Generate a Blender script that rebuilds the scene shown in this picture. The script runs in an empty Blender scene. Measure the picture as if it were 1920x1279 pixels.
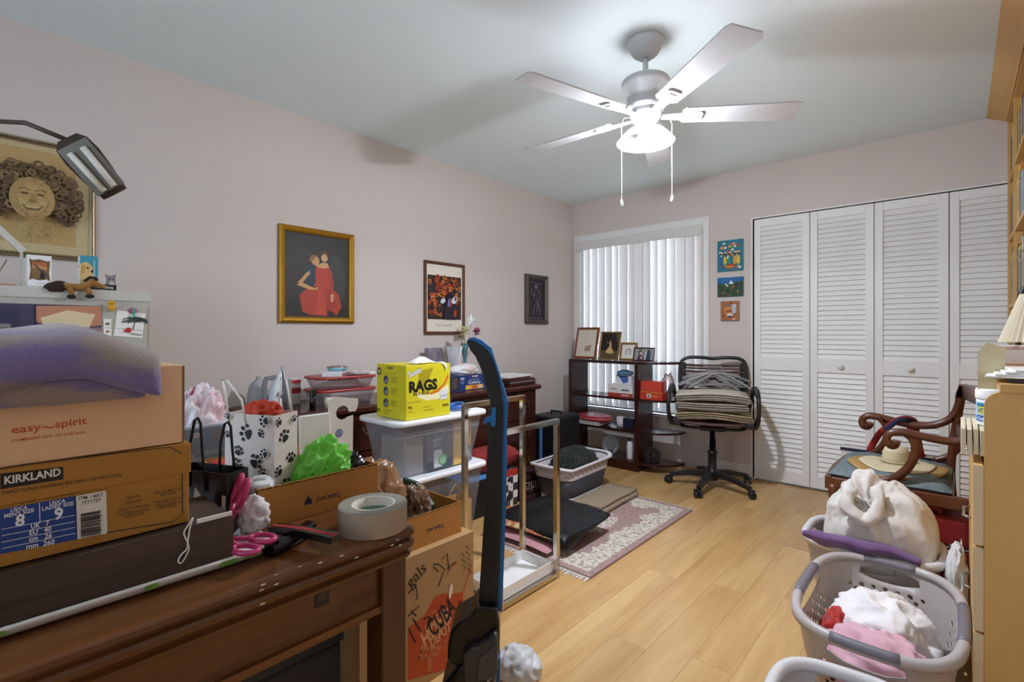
import bpy, bmesh, math, random
from mathutils import Vector, Matrix, noise
rnd = random.Random(7)
R = math.radians
PI = math.pi
SC = bpy.context.scene
COL = SC.collection

# ------------------------------------------------------------------ camera, world, light, exposure
F, TH, CY, H = 930.48, 0.7342, 623.66, 1.145      # focal length (px), heading, horizon row, eye height
cd = bpy.data.cameras.new('camera'); cam = bpy.data.objects.new('camera', cd); COL.objects.link(cam)
cd.sensor_width = 36; cd.lens = 36 * F / 1920; cd.shift_y = -(639.5 - CY) / 1920; cd.clip_start = .02
cam.location = (0, 0, H); cam.rotation_euler = (PI / 2, 0, TH)
SC.camera = cam
w = bpy.data.worlds.new('sky'); SC.world = w; w.use_nodes = True
bg = w.node_tree.nodes['Background']; bg.inputs[0].default_value = (.68, .81, 1, 1); bg.inputs[1].default_value = 5.6
BULB = 2200.0; SHADE = 33.0
vs = SC.view_settings
vs.view_transform = 'Standard'; vs.look = 'None'; vs.gamma = 1; vs.use_curve_mapping = False
vs.exposure = 0.54
try:
    SC.cycles.use_denoising = True
    SC.cycles.max_bounces = 10; SC.cycles.diffuse_bounces = 6; SC.cycles.transparent_max_bounces = 16
    SC.cycles.sample_clamp_indirect = 6
except Exception:
    pass

def _ray(u, v):
    a = (u - 960) / F; s, c = math.sin(TH), math.cos(TH)
    return Vector((-s + a * c, c + a * s, (CY - v) / F))
def on_x(u, v, X): r = _ray(u, v); return Vector((0, 0, H)) + r * (X / r.x)      # survey: photo point on a plane of the room
def on_y(u, v, Y): r = _ray(u, v); return Vector((0, 0, H)) + r * (Y / r.y)
def on_z(u, v, Z): r = _ray(u, v); return Vector((0, 0, H)) + r * ((Z - H) / r.z)

# ------------------------------------------------------------------ materials
def lin(h):
    h = h.lstrip('#'); o = []
    for i in (0, 2, 4):
        x = int(h[i:i + 2], 16) / 255
        o.append(x / 12.92 if x <= .04045 else ((x + .055) / 1.055) ** 2.4)
    return (o[0], o[1], o[2], 1)
_M = {}
def _new(name):
    m = bpy.data.materials.new(name); m.use_nodes = True
    nt = m.node_tree
    return m, nt, nt.nodes['Principled BSDF'], nt.nodes['Material Output']
def _N(nt, t, **kw):
    n = nt.nodes.new(t)
    for k, v in kw.items(): setattr(n, k, v)
    return n
def mat(name, hx, rough=.6, metal=0, var=.06, scale=14, bump=0, bscale=120, spec=.5, sheen=0, emit=0, transl=0, sss=0):
    if name in _M: return _M[name]
    m, nt, b, out = _new(name); L = nt.links
    c = lin(hx)
    b.inputs['Roughness'].default_value = rough; b.inputs['Metallic'].default_value = metal
    b.inputs['Specular IOR Level'].default_value = spec
    if sheen: b.inputs['Sheen Weight'].default_value = sheen
    tc = _N(nt, 'ShaderNodeTexCoord')
    nz = _N(nt, 'ShaderNodeTexNoise'); nz.inputs['Scale'].default_value = scale; nz.inputs['Detail'].default_value = 4
    L.new(tc.outputs['Object'], nz.inputs['Vector'])
    mx = _N(nt, 'ShaderNodeMix', data_type='RGBA')
    mx.inputs[6].default_value = tuple(x * (1 - var) for x in c[:3]) + (1,)
    mx.inputs[7].default_value = tuple(min(1, x * (1 + var)) for x in c[:3]) + (1,)
    L.new(nz.outputs['Fac'], mx.inputs[0]); L.new(mx.outputs[2], b.inputs['Base Color'])
    if bump:
        n2 = _N(nt, 'ShaderNodeTexNoise'); n2.inputs['Scale'].default_value = bscale; n2.inputs['Detail'].default_value = 3
        L.new(tc.outputs['Object'], n2.inputs['Vector'])
        bp = _N(nt, 'ShaderNodeBump'); bp.inputs['Strength'].default_value = bump; bp.inputs['Distance'].default_value = .002
        L.new(n2.outputs['Fac'], bp.inputs['Height']); L.new(bp.outputs['Normal'], b.inputs['Normal'])
    if emit:
        b.inputs['Emission Color'].default_value = c; b.inputs['Emission Strength'].default_value = emit
    if transl:
        t = _N(nt, 'ShaderNodeBsdfTranslucent'); L.new(mx.outputs[2], t.inputs['Color'])
        ms = _N(nt, 'ShaderNodeMixShader'); ms.inputs[0].default_value = transl
        L.new(b.outputs[0], ms.inputs[1]); L.new(t.outputs[0], ms.inputs[2]); L.new(ms.outputs[0], out.inputs[0])
    _M[name] = m; return m
def wood(name, ha, hb, axis=1, scale=9, rough=.4, stretch=.06, per=False, contrast=1.0, bump=.1, spec=.5):
    if name in _M: return _M[name]
    m, nt, b, out = _new(name); L = nt.links
    tc = _N(nt, 'ShaderNodeTexCoord'); mp = _N(nt, 'ShaderNodeMapping')
    sv = [1, 1, 1]; sv[axis] = stretch; mp.inputs['Scale'].default_value = sv
    L.new(tc.outputs['Object'], mp.inputs['Vector'])
    vec = mp.outputs[0]
    if per:
        oi = _N(nt, 'ShaderNodeObjectInfo'); ml = _N(nt, 'ShaderNodeMath', operation='MULTIPLY'); ml.inputs[1].default_value = 37
        L.new(oi.outputs['Random'], ml.inputs[0]); ad = _N(nt, 'ShaderNodeVectorMath', operation='ADD')
        L.new(vec, ad.inputs[0]); L.new(ml.outputs[0], ad.inputs[1]); vec = ad.outputs[0]
    n1 = _N(nt, 'ShaderNodeTexNoise'); n1.inputs['Scale'].default_value = scale; n1.inputs['Detail'].default_value = 6; n1.inputs['Distortion'].default_value = .8
    L.new(vec, n1.inputs['Vector'])
    n2 = _N(nt, 'ShaderNodeTexNoise'); n2.inputs['Scale'].default_value = scale * 7; n2.inputs['Detail'].default_value = 3
    L.new(vec, n2.inputs['Vector'])
    av = _N(nt, 'ShaderNodeMath', operation='MULTIPLY_ADD'); av.inputs[1].default_value = .35
    L.new(n2.outputs['Fac'], av.inputs[0]); L.new(n1.outputs['Fac'], av.inputs[2])
    cr = _N(nt, 'ShaderNodeValToRGB'); e = cr.color_ramp.elements
    e[0].position = .67 - .27 / contrast; e[0].color = lin(hb); e[1].position = .67 + .2 / contrast; e[1].color = lin(ha)
    L.new(av.outputs[0], cr.inputs[0]); colr = cr.outputs[0]
    if per:
        hs = _N(nt, 'ShaderNodeHueSaturation'); mr = _N(nt, 'ShaderNodeMapRange')
        mr.inputs[3].default_value = .92; mr.inputs[4].default_value = 1.06
        L.new(oi.outputs['Random'], mr.inputs[0]); L.new(mr.outputs[0], hs.inputs['Value']); L.new(colr, hs.inputs['Color']); colr = hs.outputs[0]
    L.new(colr, b.inputs['Base Color']); b.inputs['Roughness'].default_value = rough; b.inputs['Specular IOR Level'].default_value = spec
    if bump:
        bp = _N(nt, 'ShaderNodeBump'); bp.inputs['Strength'].default_value = bump; bp.inputs['Distance'].default_value = .001
        L.new(n2.outputs['Fac'], bp.inputs['Height']); L.new(bp.outputs['Normal'], b.inputs['Normal'])
    _M[name] = m; return m
def clear(name, hx='ffffff', solid=.25, rough=.15, gl=.12):
    """clear plastic or thin glass: mostly see-through, partly its own tint, with a gloss"""
    if name in _M: return _M[name]
    m, nt, b, out = _new(name); L = nt.links
    b.inputs['Base Color'].default_value = lin(hx); b.inputs['Roughness'].default_value = rough
    tr = _N(nt, 'ShaderNodeBsdfTransparent'); tr.inputs[0].default_value = tuple(.4 + .6 * x for x in lin(hx)[:3]) + (1,)
    fr = _N(nt, 'ShaderNodeLayerWeight'); fr.inputs[0].default_value = .35
    mm = _N(nt, 'ShaderNodeMath', operation='MULTIPLY_ADD', use_clamp=True); mm.inputs[1].default_value = gl * 3; mm.inputs[2].default_value = solid
    L.new(fr.outputs['Fresnel'], mm.inputs[0])
    ms = _N(nt, 'ShaderNodeMixShader'); L.new(mm.outputs[0], ms.inputs[0])
    L.new(tr.outputs[0], ms.inputs[1]); L.new(b.outputs[0], ms.inputs[2]); L.new(ms.outputs[0], out.inputs[0])
    _M[name] = m; return m
def mix2(name, ha, hb, scale=8, rough=.85, bump=.3, bscale=200, edge=.06, sv=(1, 1, 1), sheen=0, spec=.3):
    if name in _M: return _M[name]
    m, nt, b, out = _new(name); L = nt.links
    tc = _N(nt, 'ShaderNodeTexCoord'); mp = _N(nt, 'ShaderNodeMapping'); mp.inputs['Scale'].default_value = sv
    L.new(tc.outputs['Object'], mp.inputs['Vector'])
    n1 = _N(nt, 'ShaderNodeTexNoise'); n1.inputs['Scale'].default_value = scale; n1.inputs['Detail'].default_value = 5; L.new(mp.outputs[0], n1.inputs['Vector'])
    cr = _N(nt, 'ShaderNodeValToRGB'); e = cr.color_ramp.elements
    e[0].position = .5 - edge; e[0].color = lin(ha); e[1].position = .5 + edge; e[1].color = lin(hb)
    L.new(n1.outputs['Fac'], cr.inputs[0]); L.new(cr.outputs[0], b.inputs['Base Color'])
    b.inputs['Roughness'].default_value = rough; b.inputs['Sheen Weight'].default_value = sheen; b.inputs['Specular IOR Level'].default_value = spec
    n2 = _N(nt, 'ShaderNodeTexNoise'); n2.inputs['Scale'].default_value = bscale; L.new(tc.outputs['Object'], n2.inputs['Vector'])
    bp = _N(nt, 'ShaderNodeBump'); bp.inputs['Strength'].default_value = bump; bp.inputs['Distance'].default_value = .002
    L.new(n2.outputs['Fac'], bp.inputs['Height']); L.new(bp.outputs['Normal'], b.inputs['Normal'])
    _M[name] = m; return m
def emissive_glass(name, e):
    m, nt, b, out = _new(name); L = nt.links      # clear glass bell with added emission that softens the bulb's light
    tr = _N(nt, 'ShaderNodeBsdfTransparent'); em = _N(nt, 'ShaderNodeEmission'); em.inputs[0].default_value = lin('eef2ff'); em.inputs[1].default_value = e
    ms = _N(nt, 'ShaderNodeAddShader'); L.new(tr.outputs[0], ms.inputs[0]); L.new(em.outputs[0], ms.inputs[1]); L.new(ms.outputs[0], out.inputs[0])
    return m
def attr_mat(name, rough=.6, bump=0, bscale=300, var=0, transl=0, spec=.4):
    if name in _M: return _M[name]
    m, nt, b, out = _new(name); L = nt.links
    a = _N(nt, 'ShaderNodeVertexColor', layer_name='Col')
    tc = _N(nt, 'ShaderNodeTexCoord'); col = a.outputs[0]
    if var:
        nz = _N(nt, 'ShaderNodeTexNoise'); nz.inputs['Scale'].default_value = bscale * .5; L.new(tc.outputs['Object'], nz.inputs['Vector'])
        mr = _N(nt, 'ShaderNodeMapRange'); mr.inputs[3].default_value = 1 - var; mr.inputs[4].default_value = 1 + var; L.new(nz.outputs['Fac'], mr.inputs[0])
        hs = _N(nt, 'ShaderNodeHueSaturation'); L.new(mr.outputs[0], hs.inputs['Value']); L.new(col, hs.inputs['Color']); col = hs.outputs[0]
    L.new(col, b.inputs['Base Color']); b.inputs['Roughness'].default_value = rough; b.inputs['Specular IOR Level'].default_value = spec
    if bump:
        n2 = _N(nt, 'ShaderNodeTexNoise'); n2.inputs['Scale'].default_value = bscale; L.new(tc.outputs['Object'], n2.inputs['Vector'])
        bp = _N(nt, 'ShaderNodeBump'); bp.inputs['Strength'].default_value = bump; bp.inputs['Distance'].default_value = .002
        L.new(n2.outputs['Fac'], bp.inputs['Height']); L.new(bp.outputs['Normal'], b.inputs['Normal'])
    _M[name] = m; return m

# ------------------------------------------------------------------ mesh builder
class MB:
    def __init__(s): s.v = []; s.f = []; s.sm = []; s.c = []; s.col = None
    def add(s, vs, fs, smooth=False, col=None):
        o = len(s.v); s.v += [Vector(p) for p in vs]
        for f in fs: s.f.append([i + o for i in f]); s.sm.append(smooth); s.c.append(col)
        return s
    def xf(s, M, start=0):
        for i in range(start, len(s.v)): s.v[i] = M @ s.v[i]
        return s
    def merge(s, o, M=None):
        vs = [M @ p for p in o.v] if M else o.v
        k = len(s.v); s.v += [p.copy() for p in vs]
        for f, sm, c in zip(o.f, o.sm, o.c): s.f.append([i + k for i in f]); s.sm.append(sm); s.c.append(c)
        return s
    def box(s, lo, hi, bev=0, M=None, seg=1, smooth=False):
        (x0, y0, z0), (x1, y1, z1) = lo, hi
        if not bev:
            vs = [(x, y, z) for z in (z0, z1) for y in (y0, y1) for x in (x0, x1)]
            fs = [(0, 2, 3, 1), (4, 5, 7, 6), (0, 1, 5, 4), (2, 6, 7, 3), (0, 4, 6, 2), (1, 3, 7, 5)]
        else:
            bm = bmesh.new(); bmesh.ops.create_cube(bm, size=1)
            for v in bm.verts: v.co = Vector(((x0 + x1) / 2 + v.co.x * (x1 - x0), (y0 + y1) / 2 + v.co.y * (y1 - y0), (z0 + z1) / 2 + v.co.z * (z1 - z0)))
            bmesh.ops.bevel(bm, geom=bm.edges[:], offset=bev, segments=seg, affect='EDGES', profile=.6)
            bm.verts.index_update(); vs = [v.co.copy() for v in bm.verts]; fs = [[v.index for v in f.verts] for f in bm.faces]; bm.free()
        if M: vs = [M @ Vector(p) for p in vs]
        return s.add(vs, fs, smooth)
    def cbox(s, c, d, bev=0, M=None, seg=1):
        return s.box([c[i] - d[i] / 2 for i in range(3)], [c[i] + d[i] / 2 for i in range(3)], bev, M, seg)
    def sweep(s, pts, prof, closed=False, cap=True, smooth=True, up=None, scales=None):
        """sweep a 2D profile (list of (a,b)) along points; a along side, b along the up-ish normal"""
        pts = [Vector(p) for p in pts]; n = len(pts); m = len(prof); o = len(s.v)
        nv = None
        for i, p in enumerate(pts):
            if closed: t = pts[(i + 1) % n] - pts[i - 1]
            else: t = pts[min(i + 1, n - 1)] - pts[max(i - 1, 0)]
            t.normalize()
            if up is not None: nn = Vector(up)
            elif nv is None: nn = Vector((0, 0, 1)) if abs(t.z) < .9 else Vector((1, 0, 0))
            else: nn = nv
            sd = t.cross(nn)
            if sd.length < 1e-5: sd = t.cross(Vector((.3, .9, .2)))
            sd.normalize(); nn = sd.cross(t); nn.normalize(); nv = nn
            k = scales[i] if scales else 1
            for a, b in prof: s.v.append(p + sd * (a * k) + nn * (b * k))
        rng = n if closed else n - 1
        for i in range(rng):
            for j in range(m):
                a = o + i * m + j; b = o + i * m + (j + 1) % m; c = o + ((i + 1) % n) * m + (j + 1) % m; d = o + ((i + 1) % n) * m + j
                s.f.append([a, d, c, b]); s.sm.append(smooth); s.c.append(None)
        if cap and not closed:
            s.f.append([o + j for j in range(m)]); s.sm.append(False); s.c.append(None)
            s.f.append([o + (n - 1) * m + j for j in reversed(range(m))]); s.sm.append(False); s.c.append(None)
        return s
    def tube(s, pts, r, n=8, closed=False, cap=True, scales=None):
        return s.sweep(pts, [(r * math.cos(2 * PI * k / n), r * math.sin(2 * PI * k / n)) for k in range(n)], closed, cap, True, None, scales)
    def bar(s, pts, w, h, closed=False, up=None, smooth=False, scales=None):
        return s.sweep(pts, [(-w / 2, -h / 2), (w / 2, -h / 2), (w / 2, h / 2), (-w / 2, h / 2)], closed, True, smooth, up, scales)
    def lathe(s, prof, n=24, c=(0, 0, 0), smooth=True, a0=0, a1=2 * PI, cap=True):
        o = len(s.v); full = abs(a1 - a0 - 2 * PI) < 1e-6; k = n if full else n + 1
        for r, z in prof:
            for i in range(k):
                a = a0 + (a1 - a0) * i / n; s.v.append(Vector((c[0] + r * math.cos(a), c[1] + r * math.sin(a), c[2] + z)))
        for j in range(len(prof) - 1):
            for i in range(n):
                i2 = (i + 1) % k
                s.f.append([o + j * k + i, o + j * k + i2, o + (j + 1) * k + i2, o + (j + 1) * k + i]); s.sm.append(smooth); s.c.append(None)
        if cap and full:
            if prof[0][0] > 1e-6: s.f.append([o + i for i in reversed(range(k))]); s.sm.append(False); s.c.append(None)
            if prof[-1][0] > 1e-6: s.f.append([o + (len(prof) - 1) * k + i for i in range(k)]); s.sm.append(False); s.c.append(None)
        return s
    def prism(s, poly, lo, hi, M=None, smooth=False):
        """extrude polygon (x,y) from z=lo to z=hi, then transform"""
        n = len(poly); vs = [Vector((x, y, lo)) for x, y in poly] + [Vector((x, y, hi)) for x, y in poly]
        if M: vs = [M @ v for v in vs]
        fs = [list(reversed(range(n))), list(range(n, 2 * n))]
        s.add(vs, fs, False)
        o = len(s.v) - 2 * n
        for i in range(n):
            s.f.append([o + i, o + (i + 1) % n, o + n + (i + 1) % n, o + n + i]); s.sm.append(smooth); s.c.append(None)
        return s
    def grid(s, fn, nu, nv, closed_u=False, smooth=True, colfn=None, skip=None):
        o = len(s.v); ku = nu if closed_u else nu + 1
        for j in range(nv + 1):
            for i in range(ku): s.v.append(Vector(fn(i / nu, j / nv)))
        for j in range(nv):
            for i in range(nu):
                if skip and skip(i, j): continue
                i2 = (i + 1) % ku
                s.f.append([o + j * ku + i, o + j * ku + i2, o + (j + 1) * ku + i2, o + (j + 1) * ku + i]); s.sm.append(smooth)
                s.c.append(colfn((i + .5) / nu, (j + .5) / nv) if colfn else None)
        return s
    def ball(s, c, r, sub=2, fn=None, smooth=True):
        bm = bmesh.new(); bmesh.ops.create_icosphere(bm, subdivisions=sub, radius=1); bm.verts.index_update()
        rr = r if hasattr(r, '__len__') else (r, r, r); vs = []
        for v in bm.verts:
            p = v.co.copy(); k = fn(p) if fn else 1
            vs.append(Vector((c[0] + p.x * rr[0] * k, c[1] + p.y * rr[1] * k, c[2] + p.z * rr[2] * k)))
        fs = [[v.index for v in f.verts] for f in bm.faces]; bm.free()
        return s.add(vs, fs, smooth)
    def build(s, name, m=None, parent=None, loc=None, rz=None, mods=None, label=None, recalc=True):
        me = bpy.data.meshes.new(name); me.from_pydata([tuple(p) for p in s.v], [], s.f)
        me.polygons.foreach_set('use_smooth', s.sm)
        if any(c is not None for c in s.c):
            at = me.color_attributes.new('Col', 'FLOAT_COLOR', 'CORNER'); buf = []
            for f, c in zip(s.f, s.c): buf += list(c or (1, 1, 1, 1)) * len(f)
            at.data.foreach_set('color', buf)
        elif recalc:
            bm = bmesh.new(); bm.from_mesh(me); bmesh.ops.recalc_face_normals(bm, faces=bm.faces[:]); bm.to_mesh(me); bm.free()
        if m: me.materials.append(m)
        o = bpy.data.objects.new(name, me); COL.objects.link(o)
        if parent: o.parent = parent
        if loc: o.location = loc
        if rz: o.rotation_euler[2] = rz
        if mods:
            for k, a in mods:
                q = o.modifiers.new(k, k)
                for kk, vv in a.items(): setattr(q, kk, vv)
        if label: o['label'] = label
        return o

def tag(o, label, cat, group=None, kind=None):
    o['label'] = label; o['category'] = cat
    if group: o['group'] = group
    if kind: o['kind'] = kind
    return o
def thing(name, label, cat, loc=(0, 0, 0), rz=0, group=None, rot=None):
    o = bpy.data.objects.new(name, None); COL.objects.link(o); o.empty_display_size = .05
    o.location = loc; o.rotation_euler = rot if rot else (0, 0, rz)
    return tag(o, label, cat, group)
def struct(o): o['kind'] = 'structure'; return o
def stuff(o): o['kind'] = 'stuff'; return o
def copy_tree(o, parent=None, loc=None, rz=None, label=None):
    c = o.copy(); COL.objects.link(c)
    if parent: c.parent = parent
    if loc is not None: c.location = loc
    if rz is not None: c.rotation_euler[2] = rz
    if label: c['label'] = label
    for ch in [k for k in bpy.data.objects if k.parent == o]: copy_tree(ch, c)
    return c
def rot(ax, deg, c=(0, 0, 0)):
    c = Vector(c); return Matrix.Translation(c) @ Matrix.Rotation(R(deg), 4, ax) @ Matrix.Translation(-c)

# ------------------------------------------------------------------ flat print: coloured shapes and lettering on a real face
_T = {}
def text_mesh(t, bold):
    if (t, bold) in _T: return _T[(t, bold)]
    cu = bpy.data.curves.new('lettering', 'FONT'); cu.body = t; cu.size = 1; cu.resolution_u = 2; cu.offset = bold
    ob = bpy.data.objects.new('lettering', cu); COL.objects.link(ob)
    bpy.context.view_layer.update()
    me = ob.evaluated_get(bpy.context.evaluated_depsgraph_get()).to_mesh()
    vs = [v.co.to_2d() for v in me.vertices]; fs = [list(p.vertices) for p in me.polygons]
    x0 = min([v.x for v in vs] or [0]); x1 = max([v.x for v in vs] or [1])
    ob.evaluated_get(bpy.context.evaluated_depsgraph_get()).to_mesh_clear()
    bpy.data.objects.remove(ob); bpy.data.curves.remove(cu)
    _T[(t, bold)] = (vs, fs, x0, x1); return _T[(t, bold)]
def pr(parent, o, right, up, items, name='print', m=None, lift=.0004, step=.00012, label=None):
    o, right, up = Vector(o), Vector(right).normalized(), Vector(up).normalized(); nrm = right.cross(up)
    b = MB(); k = 0
    def put(pts, col):
        nonlocal k
        b.add([o + right * x + up * y + nrm * (lift + k * step) for x, y in pts], [list(range(len(pts)))], False, lin(col)); k += 1
    for it in items:
        q = it[0]
        if q == 'r': _, x, y, ww, hh, c = it; put([(x, y), (x + ww, y), (x + ww, y + hh), (x, y + hh)], c)
        elif q == 'p': put(it[1], it[2])
        elif q == 'e':
            _, x, y, rx, ry, c = it[:6]; a = R(it[6]) if len(it) > 6 else 0
            put([(x + rx * math.cos(t) * math.cos(a) - ry * math.sin(t) * math.sin(a), y + rx * math.cos(t) * math.sin(a) + ry * math.sin(t) * math.cos(a)) for t in [2 * PI * i / 18 for i in range(18)]], c)
        elif q == 'ring':
            _, x, y, r0, r1, c = it; n = 18
            b.add([o + right * (x + r * math.cos(2 * PI * i / n)) + up * (y + r * math.sin(2 * PI * i / n)) + nrm * (lift + k * step) for r in (r0, r1) for i in range(n)],
                  [[i, (i + 1) % n, n + (i + 1) % n, n + i] for i in range(n)], False, lin(c)); k += 1
        elif q == 'l':
            _, pts, ww, c = it; vv = []; ff = []
            P = [Vector(p) for p in pts]
            for i, p in enumerate(P):
                t = (P[min(i + 1, len(P) - 1)] - P[max(i - 1, 0)]); t = t.normalized() if t.length > 1e-9 else Vector((1, 0)); nn = Vector((-t.y, t.x)) * ww / 2
                for q2 in (p + nn, p - nn): vv.append(o + right * q2.x + up * q2.y + nrm * (lift + k * step))
            b.add(vv, [[2 * i, 2 * i + 1, 2 * i + 3, 2 * i + 2] for i in range(len(P) - 1)], False, lin(c)); k += 1
        elif q == 't':      # text, x, y, height, colour, width(None = natural), align, bold, rotation
            t, x, y, hh, c = it[1:6]; ww = it[6] if len(it) > 6 else None; al = it[7] if len(it) > 7 else 'l'; bo = it[8] if len(it) > 8 else 0; ro = R(it[9]) if len(it) > 9 else 0
            vs_, fs_, x0, x1 = text_mesh(t, bo); sy = hh / .7; sx = ww / (x1 - x0) if ww else sy
            off = -x0 * sx - (0 if al == 'l' else (x1 - x0) * sx * (.5 if al == 'c' else 1))
            pp = []
            for p in vs_:
                X, Y = p.x * sx + off, p.y * sy
                X, Y = X * math.cos(ro) - Y * math.sin(ro), X * math.sin(ro) + Y * math.cos(ro)
                pp.append(o + right * (x + X) + up * (y + Y) + nrm * (lift + k * step))
            b.add(pp, fs_, False, lin(c)); k += 1
    return b.build(name, m or attr_mat('print_ink', .55), parent, label=label)

# ------------------------------------------------------------------ soft shapes
def nz(p, f, seed=0): return noise.noise(Vector(p) * f + Vector((seed * 3.1, seed * 1.7, seed * 5.3)))
def blob(r, seed=0, amp=.25, freq=2.2, sub=4, c=(0, 0, 0), flat=-.75, fine=.08):
    def fn(p):
        a = 1 - math.sqrt(nz(p, freq, seed) ** 2 + .012) * 2
        return 1 + amp * (a - .5) + fine * (.7 - math.sqrt(nz(p, freq * 2.6, seed + 9) ** 2 + .02) * 2)
    b = MB().ball((0, 0, 0), 1, sub, fn)
    for p in b.v:
        p.z = max(p.z, flat); p.x *= r[0]; p.y *= r[1]; p.z *= r[2]; p += Vector(c)
    return b
def ribbon(path, th, wdt, nw=10, wob=.003, seed=0, f=9, taper=0):
    """a cloth strip: 2D path (a,z) given thickness, extruded along y by wdt"""
    P = [Vector(p) for p in path]; n = len(P); top = []; bot = []
    for i, p in enumerate(P):
        t = (P[min(i + 1, n - 1)] - P[max(i - 1, 0)]).normalized(); nn = Vector((-t.y, t.x)) * th / 2; top.append(p + nn); bot.append(p - nn)
    loop = top + bot[::-1]; m = len(loop); b = MB()
    def fn(u, v):
        i = int(round(u * m)) % m; p = loop[i]; y = (v - .5) * wdt
        q = Vector((p.x, y, p.y)); k = wob * nz(q, f, seed); k2 = wob * nz(q, f, seed + 20)
        return (p.x + k2, y * (1 + taper * p.x) + wob * 1.5 * nz((p.x, 0, p.y), f, seed + 40), p.y + k)
    b.grid(fn, m, nw, True)
    o = 0; b.f.append([i for i in reversed(range(m))]); b.sm.append(False); b.c.append(None)
    b.f.append([nw * m + i for i in range(m)]); b.sm.append(False); b.c.append(None)
    return b
def serp(depth, th, n, gap=1.04, z0=0, seg=6):
    """back-and-forth fold of n layers"""
    pts = []; r = th * gap / 2
    for k in range(n):
        z = z0 + th / 2 + k * th * gap; xs = [-.5 * depth + r, .5 * depth - r]
        if k % 2: xs = xs[::-1]
        for j in range(7): pts.append((xs[0] + (xs[1] - xs[0]) * j / 6, z))
        if k < n - 1:
            sg = 1 if xs[1] > xs[0] else -1
            for j in range(1, seg): a = -PI / 2 + PI * j / seg; pts.append((xs[1] + sg * r * math.cos(a), z + r + r * math.sin(a)))
    return pts
def rrect(w_, d_, r, n=5):
    o = []
    for cx, cy, a in ((w_ / 2 - r, d_ / 2 - r, 0), (-w_ / 2 + r, d_ / 2 - r, 90), (-w_ / 2 + r, -d_ / 2 + r, 180), (w_ / 2 - r, -d_ / 2 + r, 270)):
        for i in range(n + 1): t = R(a + 90 * i / n); o.append((cx + r * math.cos(t), cy + r * math.sin(t)))
    return o
def loft(rings, cap0=True, cap1=True, smooth=True):
    """rings: lists of equal length of 3D points"""
    b = MB(); m = len(rings[0])
    for rg in rings: b.v += [Vector(p) for p in rg]
    for j in range(len(rings) - 1):
        for i in range(m): b.f.append([j * m + i, j * m + (i + 1) % m, (j + 1) * m + (i + 1) % m, (j + 1) * m + i]); b.sm.append(smooth); b.c.append(None)
    if cap0: b.f.append(list(reversed(range(m)))); b.sm.append(False); b.c.append(None)
    if cap1: b.f.append([(len(rings) - 1) * m + i for i in range(m)]); b.sm.append(False); b.c.append(None)
    return b
def open_box(w_, d_, h_, th=.003):
    """carton tray: floor and four walls, x by y by z, from z=0"""
    b = MB()
    b.box((-w_ / 2, -d_ / 2, 0), (w_ / 2, d_ / 2, th))
    b.box((w_ / 2 - th, -d_ / 2, th), (w_ / 2, d_ / 2, h_)); b.box((-w_ / 2, -d_ / 2, th), (-w_ / 2 + th, d_ / 2, h_))
    b.box((-w_ / 2 + th, -d_ / 2, th), (w_ / 2 - th, -d_ / 2 + th, h_)); b.box((-w_ / 2 + th, d_ / 2 - th, th), (w_ / 2 - th, d_ / 2, h_))
    return b
XP, YP, ZP = (1, 0, 0), (0, 1, 0), (0, 0, 1); XN, YN = (-1, 0, 0), (0, -1, 0)
def smooth_path(P, n=4):
    P = [Vector(p) for p in P]; o = []
    for i in range(len(P) - 1):
        p0, p1, p2, p3 = P[max(i - 1, 0)], P[i], P[i + 1], P[min(i + 2, len(P) - 1)]
        for k in range(n):
            t = k / n; o.append(.5 * ((2 * p1) + (p2 - p0) * t + (2 * p0 - 5 * p1 + 4 * p2 - p3) * t * t + (3 * p1 - p0 - 3 * p2 + p3) * t ** 3))
    return o + [P[-1]]

# ================================================================== the room
XL, XR, YB, YF, ZC = -2.916, .56, 4.153, -1.3, 2.44
WALL = mat('wall_paint', 'd8cdc5', .75, var=.015, scale=2, bump=.12, bscale=260)
WHITE = mat('white_paint', 'f2f2ef', .45, var=.02)
CEIL = mat('ceiling_paint', 'ebf7f8', .8, var=.012, scale=3, bump=.15, bscale=300)
TRIM = mat('trim_paint', 'e9e7e4', .45, var=.02)
MAPLE = wood('maple_laminate', 'e0b46e', 'd09f58', 2, 5, .42, .12, bump=.03)
MAPLEX = wood('maple_laminate_across', 'e0b46e', 'd09f58', 1, 5, .42, .12, bump=.03)
PLANK = wood('maple_plank', 'd8b379', 'b0824a', 1, 6, .27, .1, per=True, contrast=.75, bump=.04)

fl = struct(MB().box((XL, YF, -.1), (XR, YB + .12, -.012)).build('floor', mat('plank_joint', '8a6436', .8)))
pw, pl = .1385, 1.22
plank_me = {}
i = 0; x = XL
while x < XR - .01:
    x1 = min(x + pw, XR); y = YF - ((i * .47) % 1.0) * pl
    while y < YB:
        a, b_ = max(y, YF), min(y + pl, YB)
        if b_ - a > .02:
            k = (round(b_ - a, 3), round(x1 - x, 3))
            if k not in plank_me:
                o = MB().box((.0002, .0002, -.012), (x1 - x - .0002, b_ - a - .0002, 0), .0005).build('plank', PLANK, fl, (x, a, 0)); plank_me[k] = o.data
            else:
                o = bpy.data.objects.new('plank', plank_me[k]); COL.objects.link(o); o.parent = fl; o.location = (x, a, 0)
        y += pl
    x += pw; i += 1

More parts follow.
